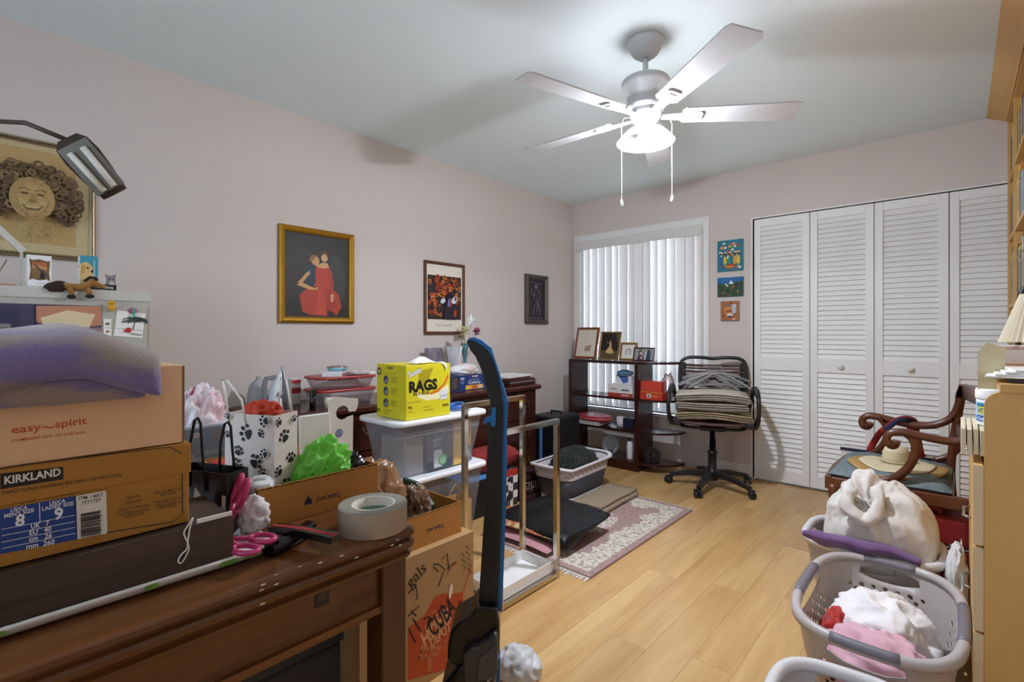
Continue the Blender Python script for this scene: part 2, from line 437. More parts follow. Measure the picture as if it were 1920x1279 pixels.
struct(MB().box((XL - .1, YF, -.1), (XL, YB + .12, ZC + .1)).build('wall_left', WALL))
struct(MB().box((XR, YF, -.1), (XR + .1, YB + .12, ZC + .1)).build('wall_right', WALL))
FX0, FX1, FZ0, FZ1 = -1.75, -.6, .8, 2.0               # added window opening, unseen behind the viewpoint, for fill daylight
b = MB(); b.box((XL - .1, YF - .1, -.1), (FX0, YF, ZC)); b.box((FX1, YF - .1, -.1), (XR + .1, YF, ZC)); b.box((FX0, YF - .1, -.1), (FX1, YF, FZ0)); b.box((FX0, YF - .1, FZ1), (FX1, YF, ZC))
struct(b.build('wall_front', WALL))
wf = struct(bpy.data.objects.new('added_fill_window', None)); COL.objects.link(wf)
wf['label'] = 'added sliding window for fill daylight in the wall facing the closet doors'
for a, c in ((FX0, (FX0 + FX1) / 2), ((FX0 + FX1) / 2, FX1)):
    s_ = MB(); t = .04
    s_.box((a, YF - .08, FZ0), (a + t, YF - .05, FZ1)); s_.box((c - t, YF - .08, FZ0), (c, YF - .05, FZ1)); s_.box((a + t, YF - .08, FZ0), (c - t, YF - .05, FZ0 + t)); s_.box((a + t, YF - .08, FZ1 - t), (c - t, YF - .05, FZ1))
    so = s_.build('sash', TRIM, wf); MB().box((a + t, YF - .067, FZ0 + t), (c - t, YF - .063, FZ1 - t)).build('pane', clear('window_glass', 'f4fbff', .02, .02, .06), so)
struct(MB().box((XL - .1, YF - .1, ZC), (XR + .1, YB + .12, ZC + .1)).build('ceiling', CEIL))
WX0, WX1, WZ0, WZ1 = -2.83, -1.60, .43, 2.05          # window opening
DX0, DX1, DZ1 = -1.205, .345, 2.032                     # closet opening
b = MB()
b.box((XL, YB, -.1), (WX0, YB + .12, ZC)); b.box((WX0, YB, -.1), (WX1, YB + .12, WZ0)); b.box((WX0, YB, WZ1), (WX1, YB + .12, ZC))
b.box((WX1, YB, -.1), (DX0, YB + .12, ZC)); b.box((DX0, YB, DZ1), (DX1, YB + .12, ZC)); b.box((DX1, YB, -.1), (XR, YB + .12, ZC))
struct(b.build('wall_back', WALL))
struct(MB().box((DX0, YB + .07, 0), (DX1, YB + .12, DZ1)).build('closet_shade_sheet', mat('closet_shade_dark', '2a2624', .9)))  # dark sheet standing in for the unlit closet interior
struct(MB().box((WX1 + .06, YB - .014, 0), (DX0 - .01, YB, .105), .003).build('baseboard_back', TRIM))
struct(MB().box((XL, YF, 0), (XL + .014, YB, .105), .003).build('baseboard_left', TRIM))
struct(MB().box((DX0 - .012, YB - .004, 0), (DX0, YB + .05, DZ1 + .012)).box((DX0, YB - .004, DZ1), (DX1, YB + .05, DZ1 + .012)).build('trim_2', TRIM))

# window with casing, sliding sashes and glass
wn = struct(thing('window_1', 'white cased window behind the vertical blinds', 'window', (0, 0, 0))); del wn['category']
b = MB(); cw = .06
b.box((WX0 - cw, YB - .015, WZ0 - .01), (WX0, YB, WZ1 + cw), .003); b.box((WX1, YB - .015, WZ0 - .01), (WX1 + cw, YB, WZ1 + cw), .003)
b.box((WX0, YB - .015, WZ1), (WX1, YB, WZ1 + cw), .003); b.build('casing', TRIM, wn)
MB().box((WX0 - .08, YB - .05, WZ0 - .03), (WX1 + .08, YB + .09, WZ0), .004).build('sill', TRIM, wn)
ALU = mat('sash_aluminium', 'd9dadb', .4, .3)
xm = (WX0 + WX1) / 2
for a, c in ((WX0, xm), (xm, WX1)):
    s_ = MB(); t = .035
    s_.box((a, YB + .075, WZ0), (a + t, YB + .105, WZ1)); s_.box((c - t, YB + .075, WZ0), (c, YB + .105, WZ1))
    s_.box((a + t, YB + .075, WZ0), (c - t, YB + .105, WZ0 + t)); s_.box((a + t, YB + .075, WZ1 - t), (c - t, YB + .105, WZ1))
    so = s_.build('sash', ALU, wn)
    MB().box((a + t, YB + .088, WZ0 + t), (c - t, YB + .092, WZ1 - t)).build('pane', clear('window_glass', 'f4fbff', .02, .02, .06), so)

# vertical blinds
vb = thing('vertical_blinds', 'vertical blinds of pale slats with white valance across the window', 'blinds', ((WX0 + WX1) / 2, YB - .03, 1.9))
hw = (WX1 - WX0) / 2
MB().box((-hw - .005, -.042, .055), (hw + .02, -.028, .142), .004).build('valance', mat('blind_valance', 'dedcd6', .5), vb)
MB().box((-hw + .01, -.015, .09), (hw - .01, .02, .135)).build('head_rail', TRIM, vb)
SL = mat('blind_fabric', 'd6cdc4', .6, var=.03, scale=30, transl=.09)
def slat_mb():
    b = MB(); ww = .089
    b.grid(lambda u, v: ((u - .5) * ww, .007 * (1 - (2 * u - 1) ** 2), -1.455 + 1.54 * v), 6, 1)
    return b
slat0 = None; n = 16
for k in range(n):
    px = -hw + .03 + (2 * hw - .05) * k / (n - 1)
    if slat0 is None: slat0 = o = slat_mb().build('slat', SL, vb)
    else: o = bpy.data.objects.new('slat', slat0.data); COL.objects.link(o); o.parent = vb
    o.location = (px, .003, 0); o.rotation_euler = (0, rnd.uniform(-.002, .002), R(rnd.uniform(-26, 6)))

# bifold louvred closet doors: four leaves
KN = mat('knob_white', 'f2f2f0', .25)
slat_me = rail_me = None
for k in range(4):
    x0 = -1.199 + k * .383 + .002; wd = .379
    d = struct(bpy.data.objects.new('door_%d' % (k + 1), None)); COL.objects.link(d); d.location = (x0, YB + .004, .012)
    d['label'] = ['leftmost louvred closet door leaf, beside the office chair', 'second louvred closet door leaf from the left, with a knob',
                  'third louvred closet door leaf from the left, with a knob', 'rightmost louvred closet door leaf, beside the bookcase'][k]
    sw = .047
    for a in (0, wd - sw): MB().box((a, 0, 0), (a + sw, .03, 2.015), .002).build('stile', WHITE, d)
    for z0, z1 in ((0, .09), (.845, .945), (1.955, 2.015)): MB().box((sw, .001, z0), (wd - sw, .029, z1), .0015).build('rail', WHITE, d)
    for z0, z1, cnt in ((.09, .845, 21), (.945, 1.955, 29)):
        pt = (z1 - z0) / cnt
        for j in range(cnt):
            if slat_me is None:
                o = MB().box((0, -.0032, -.0205), (wd - 2 * sw, .0032, .0205), .0012, rot('X', -21)).build('louvre', WHITE, d); slat_me = o.data
            else:
                o = bpy.data.objects.new('louvre', slat_me); COL.objects.link(o); o.parent = d
            o.location = (sw, .0155, z0 + (j + .5) * pt)
    if k in (1, 2):
        kb = MB().lathe([(.0, 0), (.008, 0), (.008, .012), (.017, .018), (.019, .026), (.014, .034), (0, .037)], 20)
        kb.xf(Matrix.Rotation(PI / 2, 4, 'X')); kb.build('knob', KN, d, ((wd / 2, 0, .895)))

# ================================================================== ceiling fan
FX, FY = -1.035, 2.03
FW = mat('fan_white', 'c6c6c5', .35, var=.01)
fan = thing('ceiling_fan', 'white five-blade ceiling fan with lit bulb and two pull chains', 'ceiling fan', (FX, FY, ZC))
MB().lathe([(.078, 0), (.08, -.012), (.075, -.03), (.055, -.062), (.034, -.078), (0, -.078)], 32).build('canopy', FW, fan)
MB().tube([(0, 0, -.07), (0, 0, -.19)], .0125, 14).lathe([(.022, -.172), (.022, -.15), (.012, -.14)], 16).build('downrod', FW, fan)
MB().lathe([(.02, -.165), (.05, -.172), (.1, -.18), (.105, -.19), (.098, -.21), (.078, -.262), (.074, -.285), (.084, -.29), (.084, -.305), (.07, -.312), (.04, -.312)], 40).build('motor_housing', FW, fan)
MB().lathe([(.066, -.312), (.068, -.33), (.06, -.352), (.05, -.362), (.03, -.366), (0, -.366)], 32).build('light_fitter', FW, fan)
FWB = wood('fan_blade_white', 'c8c8c7', 'bdbdbc', 0, 14, .5, .05, bump=.1)
for k in range(5):
    a = R(-34 + 72 * k); M = Matrix.Rotation(a, 4, 'Z') @ Matrix.Translation((0, 0, -.335)) @ Matrix.Rotation(R(-11), 4, 'X')
    poly = [(.17, -.05), (.62, -.068), (.645, -.06), (.66, .045), (.64, .062), (.17, .05), (.155, .035), (.155, -.035)]
    bl = MB().prism(poly, -.003, .003, M).build('blade', FWB, fan)
    br = MB(); br.prism([(.07, -.014), (.15, -.022), (.235, -.03), (.245, -.02), (.245, .02), (.235, .03), (.15, .022), (.07, .014)], -.010, -.0035, M)
    br.prism([(.16, -.011), (.225, -.016), (.225, .016), (.16, .011)], -.013, -.009, M)
    br.build('blade_bracket', FW, fan)
bu = MB().lathe([(0, -.366), (.013, -.366), (.014, -.386), (.02, -.395), (.032, -.412), (.034, -.425), (.035, -.434), (.032, -.434)], 24, cap=False).build('bulb', FW, fan)
MB().lathe([(.0315, -.433), (.028, -.441), (.021, -.448), (.012, -.453), (0, -.455)], 24, cap=False).build('bulb_globe', mat('bulb_glow', 'eaf0ff', .3, emit=BULB), bu)
sh = MB().lathe([(.05, -.36), (.06, -.375), (.082, -.405)], 40, cap=False).build('glass_shade', clear('shade_glass', 'ffffff', .02, .05, .04), fan)
MB().lathe([(.082, -.405), (.105, -.428), (.122, -.452)], 40, cap=False).build('glowing_bell', emissive_glass('emissive_shade_glass', SHADE), sh)
MB().tube([(.123 * math.cos(t), .123 * math.sin(t), -.452) for t in [2 * PI * q / 40 for q in range(40)]], .0025, 6, True).build('shade_rim', clear('rim_glass', 'ffffff', .35, .1, .1), fan)
for (du, zb) in ((-.106, .735), (.118, .715)):
    r_ = (math.cos(TH), math.sin(TH)); cx, cy = du * r_[0], du * r_[1]
    z0 = -.34
    b = MB(); b.tube([(cx * .55, cy * .55, z0), (cx * .9, cy * .9, z0 - .005), (cx, cy, z0 - .03), (cx, cy, -zb + .03)], .0016, 5)
    for q in range(40): b.ball((cx, cy, z0 - .04 - q * (zb + z0 - .07) / 40), .0024, 1)
    ch = b.build('pull_chain', mat('chain_white', 'f4f4f2', .3), fan)
    MB().lathe([(0, .03), (.003, .03), (.006, .016), (.0075, .006), (.005, -.003), (0, -.005)], 12, (cx, cy, -zb)).build('pendant', mat('pendant_white', 'f6f5f2', .35), ch)

# ================================================================== pictures on the walls
def frame_ring(w_, h_, bars, M=None):
    """bars: list of (inset_out, inset_in, depth_out, depth_in) mouldings; picture plane y=0 facing -y"""
    b = MB()
    for a, c, d0, d1 in bars:
        o = [(-w_ / 2 + a, h_ / 2 - a), (w_ / 2 - a, h_ / 2 - a), (w_ / 2 - a, -h_ / 2 + a), (-w_ / 2 + a, -h_ / 2 + a)]
        n_ = [(-w_ / 2 + c, h_ / 2 - c), (w_ / 2 - c, h_ / 2 - c), (w_ / 2 - c, -h_ / 2 + c), (-w_ / 2 + c, -h_ / 2 + c)]
        vs = [(x, -d0, z) for x, z in o] + [(x, -d1, z) for x, z in n_] + [(x, 0, z) for x, z in o] + [(x, 0, z) for x, z in n_]
        fs = []
        for i in range(4):
            j = (i + 1) % 4; fs += [(i, j, 4 + j, 4 + i), (8 + i, 8 + j, j, i), (4 + i, 4 + j, 12 + j, 12 + i)]
        b.add(vs, fs)
    return b
def picture(name, label, cat, loc, rz, w_, h_, bars, fmat, art, matte=None, tilt=0, backing='3a2c20', group=None, fr_rough=.4):
    t = thing(name, label, cat, loc, rz, group); t.rotation_euler = (R(tilt), 0, rz)
    frame_ring(w_, h_, bars).build('frame', fmat, t)
    q = bars[-1][1]
    MB().box((-w_ / 2 + .004, -.006, -h_ / 2 + .004), (w_ / 2 - .004, -.001, h_ / 2 - .004)).build('backing', mat('back_' + backing, backing, .8), t)
    its = [('r', -w_ / 2 + q - .002, -h_ / 2 + q - .002, w_ - 2 * q + .004, h_ - 2 * q + .004, matte or 'efe6d2')] + art
    pr(t, (0, -.007, 0), XP, ZP, its, 'picture', attr_mat('art_' + name, .5, .35, 220, .18))
    return t
LW = R(90)                                            # facing +X, hung on the left wall
GOLD = mat('gold_frame', 'b98a2c', .35, .75, var=.25, scale=60, bump=.3, bscale=300)
# pencil portrait, top left
S = []
w_, h_ = .43, .50
S += [('r', -.185, -.19, .333, .395, 'c2a26a')]
rp = random.Random(5); cx, cy = .006, .0
for k in range(420):
    a = rp.uniform(-.75, PI + .75); rr = rp.uniform(.062, .148); x = cx + rr * math.cos(a) * 1.05; y = cy + rr * math.sin(a) * .95
    S.append(('ring', x, y, rp.uniform(.006, .012), rp.uniform(.013, .019), rp.choice(['6a5539', '7a6243', '5d4a33', '8a714c'])))
S += [('e', cx, cy - .01, .07, .088, 'b3945f'), ('e', cx + .01, cy - .016, .057, .075, 'bc9b64')]
for sx in (-1, 1):
    S += [('e', cx + sx * .024, cy + .008, .013, .005, '6b5538'), ('l', [(cx + sx * .008, cy + .022), (cx + sx * .026, cy + .03), (cx + sx * .042, cy + .022)], .004, '77603f'), ('e', cx + sx * .034, cy - .028, .013, .010, 'c6a872')]
S += [('p', [(cx - .005, cy + .01), (cx + .007, cy + .01), (cx + .015, cy - .02), (cx - .012, cy - .02)], 'a5854f'), ('e', cx, cy - .022, .013, .006, '8e7045'),
      ('p', [(cx - .034, cy - .036), (cx - .015, cy - .042), (cx + .015, cy - .042), (cx + .034, cy - .034), (cx + .02, cy - .058), (cx - .018, cy - .06)], '7d6543'),
      ('p', [(cx - .027, cy - .041), (cx + .027, cy - .040), (cx + .016, cy - .05), (cx - .015, cy - .051)], 'c9ae7a'),
      ('l', [(cx - .045, cy - .02), (cx - .038, cy - .05), (cx - .015, cy - .085), (cx + .015, cy - .085), (cx + .042, cy - .05), (cx + .05, cy - .01)], .002, '8d7249')]
for k in range(130):
    a = rp.uniform(0, 2 * PI); rr = rp.uniform(.62, 1.0); x = cx + .068 * rr * math.cos(a); y = cy - .01 + .085 * rr * math.sin(a); S.append(('l', [(x, y), (x + rp.uniform(-.008, .008), y + rp.uniform(-.014, .002))], .0012, rp.choice(['8f744b', '9d8053', '846a43'])))
for k in range(60):
    x = cx + rp.uniform(-.03, .05); y = cy - .1 - rp.uniform(0, .07); S.append(('l', [(x, y), (x + rp.uniform(-.02, .03), y - rp.uniform(.01, .03))], .0012, rp.choice(['8f7448', '7c633f', 'a78a58'])))
picture('portrait_drawing', 'brown pencil portrait of a laughing curly-haired child in a silver-gold frame', 'picture', (XL + .001, .19, 1.712), LW, w_, h_,
        [(0, .006, .012, .02), (.006, .013, .02, .022), (.013, .022, .014, .010)], mat('silver_gold_frame', '9c8a68', .35, .6, var=.3, scale=90), S, 'cdb98c')
b = MB()
pd = bpy.data.objects['portrait_drawing']
for k in range(46):
    for zz in (.2375, -.2375): b.ball((-.2 + k * .4 / 45, -.0215, zz), .0036, 1)
for k in range(54):
    for xx in (.2025, -.2025): b.ball((xx, -.0215, -.232 + k * .464 / 53), .0036, 1)
stuff(b.build('beading', mat('dark_bead', '3c3222', .4, .3), pd))
# gold framed painting of a couple
S = [('r', -.19, -.24, .38, .48, '35302a'), ('p', [(-.19, -.24), (.19, -.24), (.19, -.17), (-.19, -.15)], '2a251f'), ('e', .12, -.02, .06, .16, '3f3c37'),
     ('p', [(-.10, -.215), (-.115, -.12), (-.07, -.075), (.0, -.06), (.06, -.05), (.13, -.10), (.155, -.18), (.12, -.235), (.03, -.24), (-.06, -.235)], 'b23f2c'),
     ('p', [(-.02, -.235), (.0, -.08), (.03, -.07), (.05, -.235)], 'c14a33'), ('p', [(.07, -.235), (.05, -.08), (.075, -.07), (.125, -.17)], 'a43827'),
     ('p', [(-.03, -.06), (-.015, .06), (.03, .085), (.075, .06), (.095, -.06)], 'b8402d'),
     ('p', [(-.015, .06), (.03, .088), (.06, .085), (.07, .06), (.03, .05)], 'd2a06c'), ('e', .04, .12, .022, .028, 'd3a676'), ('p', [(.016, .125), (.02, .152), (.045, .155), (.064, .14), (.06, .12), (.045, .142)], '6b4a2a'),
     ('p', [(-.09, .01), (-.075, .06), (-.04, .07), (-.015, .05), (-.02, -.05), (-.06, -.07), (-.09, -.04)], '2a3a44'),
     ('e', -.02, .095, .026, .033, 'c99a63', 30), ('p', [(-.06, .09), (-.045, .125), (-.01, .13), (-.02, .112), (-.04, .085)], '8a6238'),
     ('p', [(-.13, -.05), (-.08, .01), (-.055, .03), (-.05, .012), (-.075, -.015), (-.10, -.05)], 'c8955a'), ('p', [(-.135, -.06), (-.10, -.045), (-.02, -.075), (.0, -.062), (-.005, -.082), (-.05, -.085)], 'cc9c62'),
     ('p', [(.07, .05), (.09, .03), (.1, -.05), (.095, -.11), (.08, -.13), (.075, -.05)], 'ad3c2a'), ('p', [(.078, -.11), (.1, -.1), (.098, -.15), (.082, -.155)], 'd0a06a'), ('p', [(.06, -.2), (.11, -.225), (.1, -.24), (.06, -.235)], '3d2a20')]
for k in range(120):
    x, y = rp.uniform(-.185, .185), rp.uniform(.0, .235)
    if abs(x - .02) > .09 or y > .17: S.append(('l', [(x, y), (x + rp.uniform(-.012, .012), y + rp.uniform(-.008, .008))], .0018, rp.choice(['4d4942', '57534c', '2b2722'])))
picture('gold_framed_painting', 'gold-framed painting of a woman in a wide red dress beside a man', 'picture', (XL + .001, 1.456, 1.488), LW, .475, .57,
        [(0, .012, .018, .026), (.012, .026, .03, .024), (.026, .036, .024, .016)], GOLD, S, '35302a')
# brown framed print
S = [('r', -.165, -.16, .33, .33, '3a2a28')]
rp = random.Random(11)
for k in range(90):
    x, y = rp.uniform(-.155, .155), rp.uniform(-.15, .16)
    if -.04 < x < .11 and y < .02: continue
    r0 = rp.uniform(.008, .02); S.append(('ring', x, y, r0 * .55, r0, rp.choice(['c4522a', 'd0653a', 'a8401f', 'd98a3a'])))
S += [('p', [(-.02, -.16), (.0, -.02), (.09, -.02), (.11, -.16)], '2d2430'), ('p', [(-.005, -.01), (.01, .03), (.05, .045), (.07, .02), (.06, -.01)], '231c22'),
      ('e', -.025, -.02, .026, .018, 'd9dce6', 30), ('e', .09, -.01, .034, .024, 'dfe2ea', 40), ('p', [(.02, -.06), (.03, .0), (.045, .0), (.04, -.06)], '6f86c8'), ('p', [(.045, -.06), (.05, .0), (.062, .0), (.06, -.06)], 'c9473c'),
      ('p', [(.08, -.13), (.09, -.08), (.11, -.09), (.105, -.14)], 'b83a26'), ('e', .1, .0, .012, .016, '7f4a30'), ('l', [(-.08, .02), (-.06, .03), (-.05, .01)], .01, 'd8a23a')]
sig = [(-.1 + .02 * i, -.205 + .008 * math.sin(i * 2.1) + .004 * (i % 2)) for i in range(9)]
S.append(('l', sig, .0025, '4a4540'))
picture('poppy_print', 'brown-framed print of orange ringed flowers around a white-sleeved figure', 'picture', (XL + .001, 2.459, 1.404), LW, .395, .545,
        [(0, .016, .018, .02), (.016, .022, .02, .012)], wood('brown_frame', '6b4429', '4e2f1a', 2, 12, .4), S, 'ece4d3')
# dark metal relief
rl = picture('embossed_relief', 'small dark embossed metal relief in a worn silver frame near the corner', 'picture', (XL + .001, 3.56, 1.45), LW, .325, .45,
        [(0, .02, .022, .034), (.02, .034, .034, .02), (.034, .042, .02, .012)], mat('worn_silver', '5b544c', .45, .5, var=.5, scale=70, bump=1, bscale=90), [], '2b262b')
b = MB()
for p in ([(-.01, .13), (.0, .09)], [(-.03, .09), (-.05, .02), (-.03, -.03)], [(.02, .09), (.05, .05), (.03, -.02)], [(-.02, -.03), (-.05, -.12), (-.04, -.16)], [(.02, -.03), (.05, -.11), (.03, -.16)], [(-.05, .02), (-.08, .06), (-.07, .1)], [(0, .02), (.01, -.06), (-.01, -.15)], [(-.09, .15), (.09, .15)], [(-.09, -.17), (.09, -.17)]):
    b.tube([(x, -.009, z) for x, z in p], .006, 6)
b.ball((-.01, -.01, .115), (.02, .008, .025), 2)
b.build('relief_figure', mat('relief_metal', '7a727c', .3, .6, var=.4, scale=80, bump=.6, bscale=100), rl)
# three small tiles beside the closet
def tile(name, label, x, z, w_, h_, art, m):
    t = thing(name, label, 'picture', (x, YB, z))
    MB().box((-w_ / 2, -.014, -h_ / 2), (w_ / 2, 0, h_ / 2), .003).build('panel', mat('tile_edge', '4f8690', .5), t)
    pr(t, (0, -.0145, 0), XP, ZP, art, 'picture', attr_mat('tile_' + name, .35, .3, 150, .2))
p0 = on_y(1346, 452, YB); p1 = on_y(1394.5, 508, YB); tw, th = p1.x - p0.x, p0.z - p1.z - .01
def mk(w_, h_, bgc, n, pal, seed, extra):
    q = random.Random(seed); o = [('r', -w_ / 2 + .003, -h_ / 2 + .003, w_ - .006, h_ - .006, bgc)]
    for k in range(n): o.append(('e', q.uniform(-.4, .4) * w_, q.uniform(-.42, .42) * h_, q.uniform(.004, .012), q.uniform(.004, .014), q.choice(pal), q.uniform(0, 180)))
    return o + extra
ex = []
for x, c in ((-.35, '2f6fb0'), (-.18, 'd9c23a'), (0, '2f8f7a'), (.2, 'd9a83a'), (.33, 'e0c84a')):
    ex += [('e', x * tw, -.16 * th, .014, .035, c), ('e', x * tw, .06 * th, .009, .011, '3a2a22'), ('e', x * tw + .004, .1 * th, .012, .006, 'e8e0d0')]
ex += [('e', 0, -.36 * th, .04, .011, 'd8802a'), ('e', .01, -.3 * th, .03, .007, 'c23a2c')]
tile('market_tile', 'square blue-edged tile painted with market women, uppermost beside the closet', (p0.x + p1.x) / 2, (p0.z + p1.z) / 2, tw, th, mk(tw, th, '2d7f94', 60, ['c83a2c', 'e0b83a', 'f0ece0', '2f6fb8', '3a9a5a', 'd8682a'], 3, ex), 0)
p0 = on_y(1346, 521, YB); p1 = on_y(1395, 556, YB); tw, th = p1.x - p0.x, p0.z - p1.z - .006
tile('village_tile', 'small wide tile painted with a dark green village under blue sky', (p0.x + p1.x) / 2, (p0.z + p1.z) / 2, tw, th,
     mk(tw, th, '2a4a34', 46, ['3f6a3a', '5a3a2a', '7a4030', '25402e', '8a8a4a'], 4, [('p', [(-tw / 2 + .004, .2 * th), (-tw / 2 + .004, th / 2 - .004), (tw / 2 - .004, th / 2 - .004), (tw / 2 - .004, .3 * th), (0, .18 * th)], '2a6aa8'), ('p', [(-.01, .14 * th), (.01, .34 * th), (.03, .14 * th)], 'eceae6'), ('e', -.03, .02, .01, .006, 'e8e6e2'), ('e', -.02, .008, .008, .005, 'f0eeea'), ('e', .025, 0, .004, .009, 'd8b02a')]), 0)
p0 = on_y(1352, 565, YB); p1 = on_y(1387, 602, YB); tw, th = p1.x - p0.x, p0.z - p1.z - .004
tile('cottage_tile', 'smallest square tile painted with an orange house and a car, lowest of three', (p0.x + p1.x) / 2, (p0.z + p1.z) / 2, tw, th,
     mk(tw, th, 'b06a3a', 12, ['7a3a2a', '3a2a28', 'c8c0b0'], 6, [('p', [(-.04, -.02), (-.04, .03), (-.0, .045), (.02, .05), (.02, -.02)], 'dd8a35'), ('p', [(.02, -.02), (.02, .055), (.05, .055), (.05, -.02)], 'aec4d8'), ('e', -.01, .04, .018, .008, '5a6a9a'), ('r', -.025, -.012, .008, .02, '5a2a22'), ('r', -.01, -.012, .008, .022, '5a2a22'), ('r', .005, -.012, .008, .024, '5a2a22'), ('p', [(-.025, -.04), (-.02, -.025), (.0, -.018), (.025, -.025), (.03, -.04)], 'e8e2d8'), ('l', [(-.02, -.042), (.03, -.042)], .006, '3a2a2a')]), 0)

# ================================================================== filing cabinet against the left wall
CAB = mat('cabinet_grey', 'b9b5a8', .5, .1, var=.03, scale=30, bump=.25, bscale=500)
fc = thing('filing_cabinet', 'tall beige-grey metal filing cabinet covered in magnets and photos', 'cabinet', (-2.4, .05, 0))
b = MB(); b.box((-.45, -.455, 0), (0, .455, 1.302), .004); b.build('body', CAB, fc)
b = MB(); b.box((-.452, -.458, 1.302), (.004, .458, 1.306)).box((.0005, -.455, 1.268), (.004, .455, 1.302)); b.build('top_rail', mat('cabinet_trim', 'c9c6bb', .45, .1), fc)
for z0 in (.06, .36, .66, .96):
    d = MB().box((0, -.44, z0), (.014, .44, z0 + .285), .003).build('drawer', CAB, fc)
    MB().box((.014, -.06, z0 + .2), (.028, .06, z0 + .215), .003).build('drawer_pull', mat('pull_steel', 'a8a8a6', .3, .8), d)
CX = -2.385
def magnet_card(name, label, pts, art, cat='photograph', hx='f2eee4', th=.0012):
    q = [on_x(u, v, CX) for u, v in pts]; y0, y1 = min(p.y for p in q), max(p.y for p in q); z0, z1 = min(p.z for p in q), max(p.z for p in q)
    t = thing(name, label, cat, (CX, (y0 + y1) / 2, (z0 + z1) / 2)); w_, h_ = y1 - y0, z1 - z0
    MB().box((0.0002, -w_ / 2, -h_ / 2), (th, w_ / 2, h_ / 2)).build('card', mat('card_' + name, hx, .6), t)
    pr(t, (th, 0, 0), YP, ZP, art(w_, h_), 'picture', attr_mat('photo_' + name, .4))
    return t
def sky_art(w_, h_):
    x0, y0 = -w_ / 2, -h_ / 2; o = [('r', x0, y0, w_, h_, '4a4358')]
    q = random.Random(2)
    o += [('p', [(x0, y0 + .75 * h_), (x0 + .45 * w_, y0 + .4 * h_), (x0 + w_, y0 + .5 * h_), (x0 + w_, y0 + .2 * h_), (x0, y0 + .2 * h_)], '9a7a78'),
          ('p', [(x0, y0 + .62 * h_), (x0 + .2 * w_, y0 + .5 * h_), (x0 + .5 * w_, y0 + .33 * h_), (x0 + w_, y0 + .4 * h_), (x0 + w_, y0 + .2 * h_), (x0, y0 + .2 * h_)], 'c9a488'),
          ('p', [(x0 + .58 * w_, y0 + .96 * h_), (x0 + w_, y0 + h_), (x0 + w_, y0 + .55 * h_), (x0 + .8 * w_, y0 + .45 * h_), (x0 + .6 * w_, y0 + .6 * h_)], 'c08468'),
          ('p', [(x0 + .62 * w_, y0 + .7 * h_), (x0 + .78 * w_, y0 + .88 * h_), (x0 + .96 * w_, y0 + .8 * h_), (x0 + .9 * w_, y0 + .35 * h_), (x0 + .66 * w_, y0 + .3 * h_)], 'e2cba2'),
          ('p', [(x0 + .08 * w_, y0 + .32 * h_), (x0 + .4 * w_, y0 + .3 * h_), (x0 + w_, y0 + .3 * h_), (x0 + w_, y0 + .2 * h_), (x0, y0 + .2 * h_)], 'dfc398'),
          ('p', [(x0 + .58 * w_, y0 + h_), (x0 + .585 * w_, y0 + .55 * h_), (x0 + .595 * w_, y0 + .55 * h_), (x0 + .595 * w_, y0 + h_)], '2f2c3c'), ('r', x0 + .4 * w_, y0 + .45 * h_, .1 * w_, .45 * h_, '3b3a50')]
    o.append(('r', x0, y0, w_, .2 * h_, '2b2a22'))
    for k in range(22): a = q.random(); o.append(('r', x0 + a * .96 * w_, y0 + .12 * h_, .03 * w_, h_ * q.uniform(.08, .16), q.choice(['2b2a22', '34322a', '23241f'])))
    o += [('r', x0 + .255 * w_, y0 + .05 * h_, .045 * w_, .75 * h_, '4c5a50'), ('r', x0 + .27 * w_, y0 + .05 * h_, .03 * w_, .72 * h_, '34443e'), ('r', x0 + .87 * w_, y0 + .15 * h_, .04 * w_, .35 * h_, '2a2620')]
    return o
magnet_card('sunset_panorama', 'wide dusk city skyline photograph across the filing cabinet front', [(-150, 571), (190, 574), (190, 640), (-150, 660)], sky_art, 'photograph', '2b2a2a')
def strip_art(w_, h_): return [('e', 0, .22 * h_, .3 * w_, .07 * h_, '6a6a58'), ('e', 0, -.2 * h_, .25 * w_, .06 * h_, 'b0563a'), ('r', -.4 * w_, .0, .8 * w_, .02 * h_, '8a8478')]
magnet_card('stamp_strip', 'narrow cream card with two small printed motifs, under the yellow bear', [(194, 598), (209, 598), (209, 632), (194, 632)], strip_art, 'card')
def palm_art(w_, h_):
    q = random.Random(8); o = [('r', -w_ / 2, -h_ / 2 + .3 * h_, w_, .012 * h_, '5a5a50'), ('l', [(.12 * w_, -.2 * h_), (.16 * w_, .1 * h_)], .003, '4a4438')]
    for k in range(34): a = q.uniform(-.3, PI + .3); L_ = q.uniform(.02, .045); o.append(('l', [(.16 * w_, .12 * h_), (.16 * w_ + L_ * .6 * math.cos(a), .12 * h_ + L_ * .5 * math.sin(a) + .004), (.16 * w_ + L_ * math.cos(a), .12 * h_ + L_ * .6 * math.sin(a) - .004)], .0045, q.choice(['3c4a44', '2f3c38', '4a5850'])))
    o += [('p', [(-.2 * w_, -.3 * h_), (-.1 * w_, -.14 * h_), (0, -.12 * h_), (.08 * w_, -.2 * h_), (.02 * w_, -.34 * h_)], 'b8322e'), ('e', .3 * w_, -.3 * h_, .06, .0, '555')] if 0 else [('p', [(-.2 * w_, -.3 * h_), (-.1 * w_, -.14 * h_), (0, -.12 * h_), (.08 * w_, -.2 * h_), (.02 * w_, -.34 * h_)], 'b8322e'), ('l', [(.05 * w_, -.36 * h_), (.45 * w_, -.38 * h_)], .003, '4a4a46'), ('t', 'A', -.3 * w_, .05 * h_, .012, '5a5a54')]
    return o
pc = magnet_card('palm_postcard', 'white postcard with a dark palm tree and red figure on the cabinet', [(216, 584), (270, 590), (270, 632), (216, 632)], palm_art, 'postcard')
pc.rotation_euler = (R(-6), 0, 0)
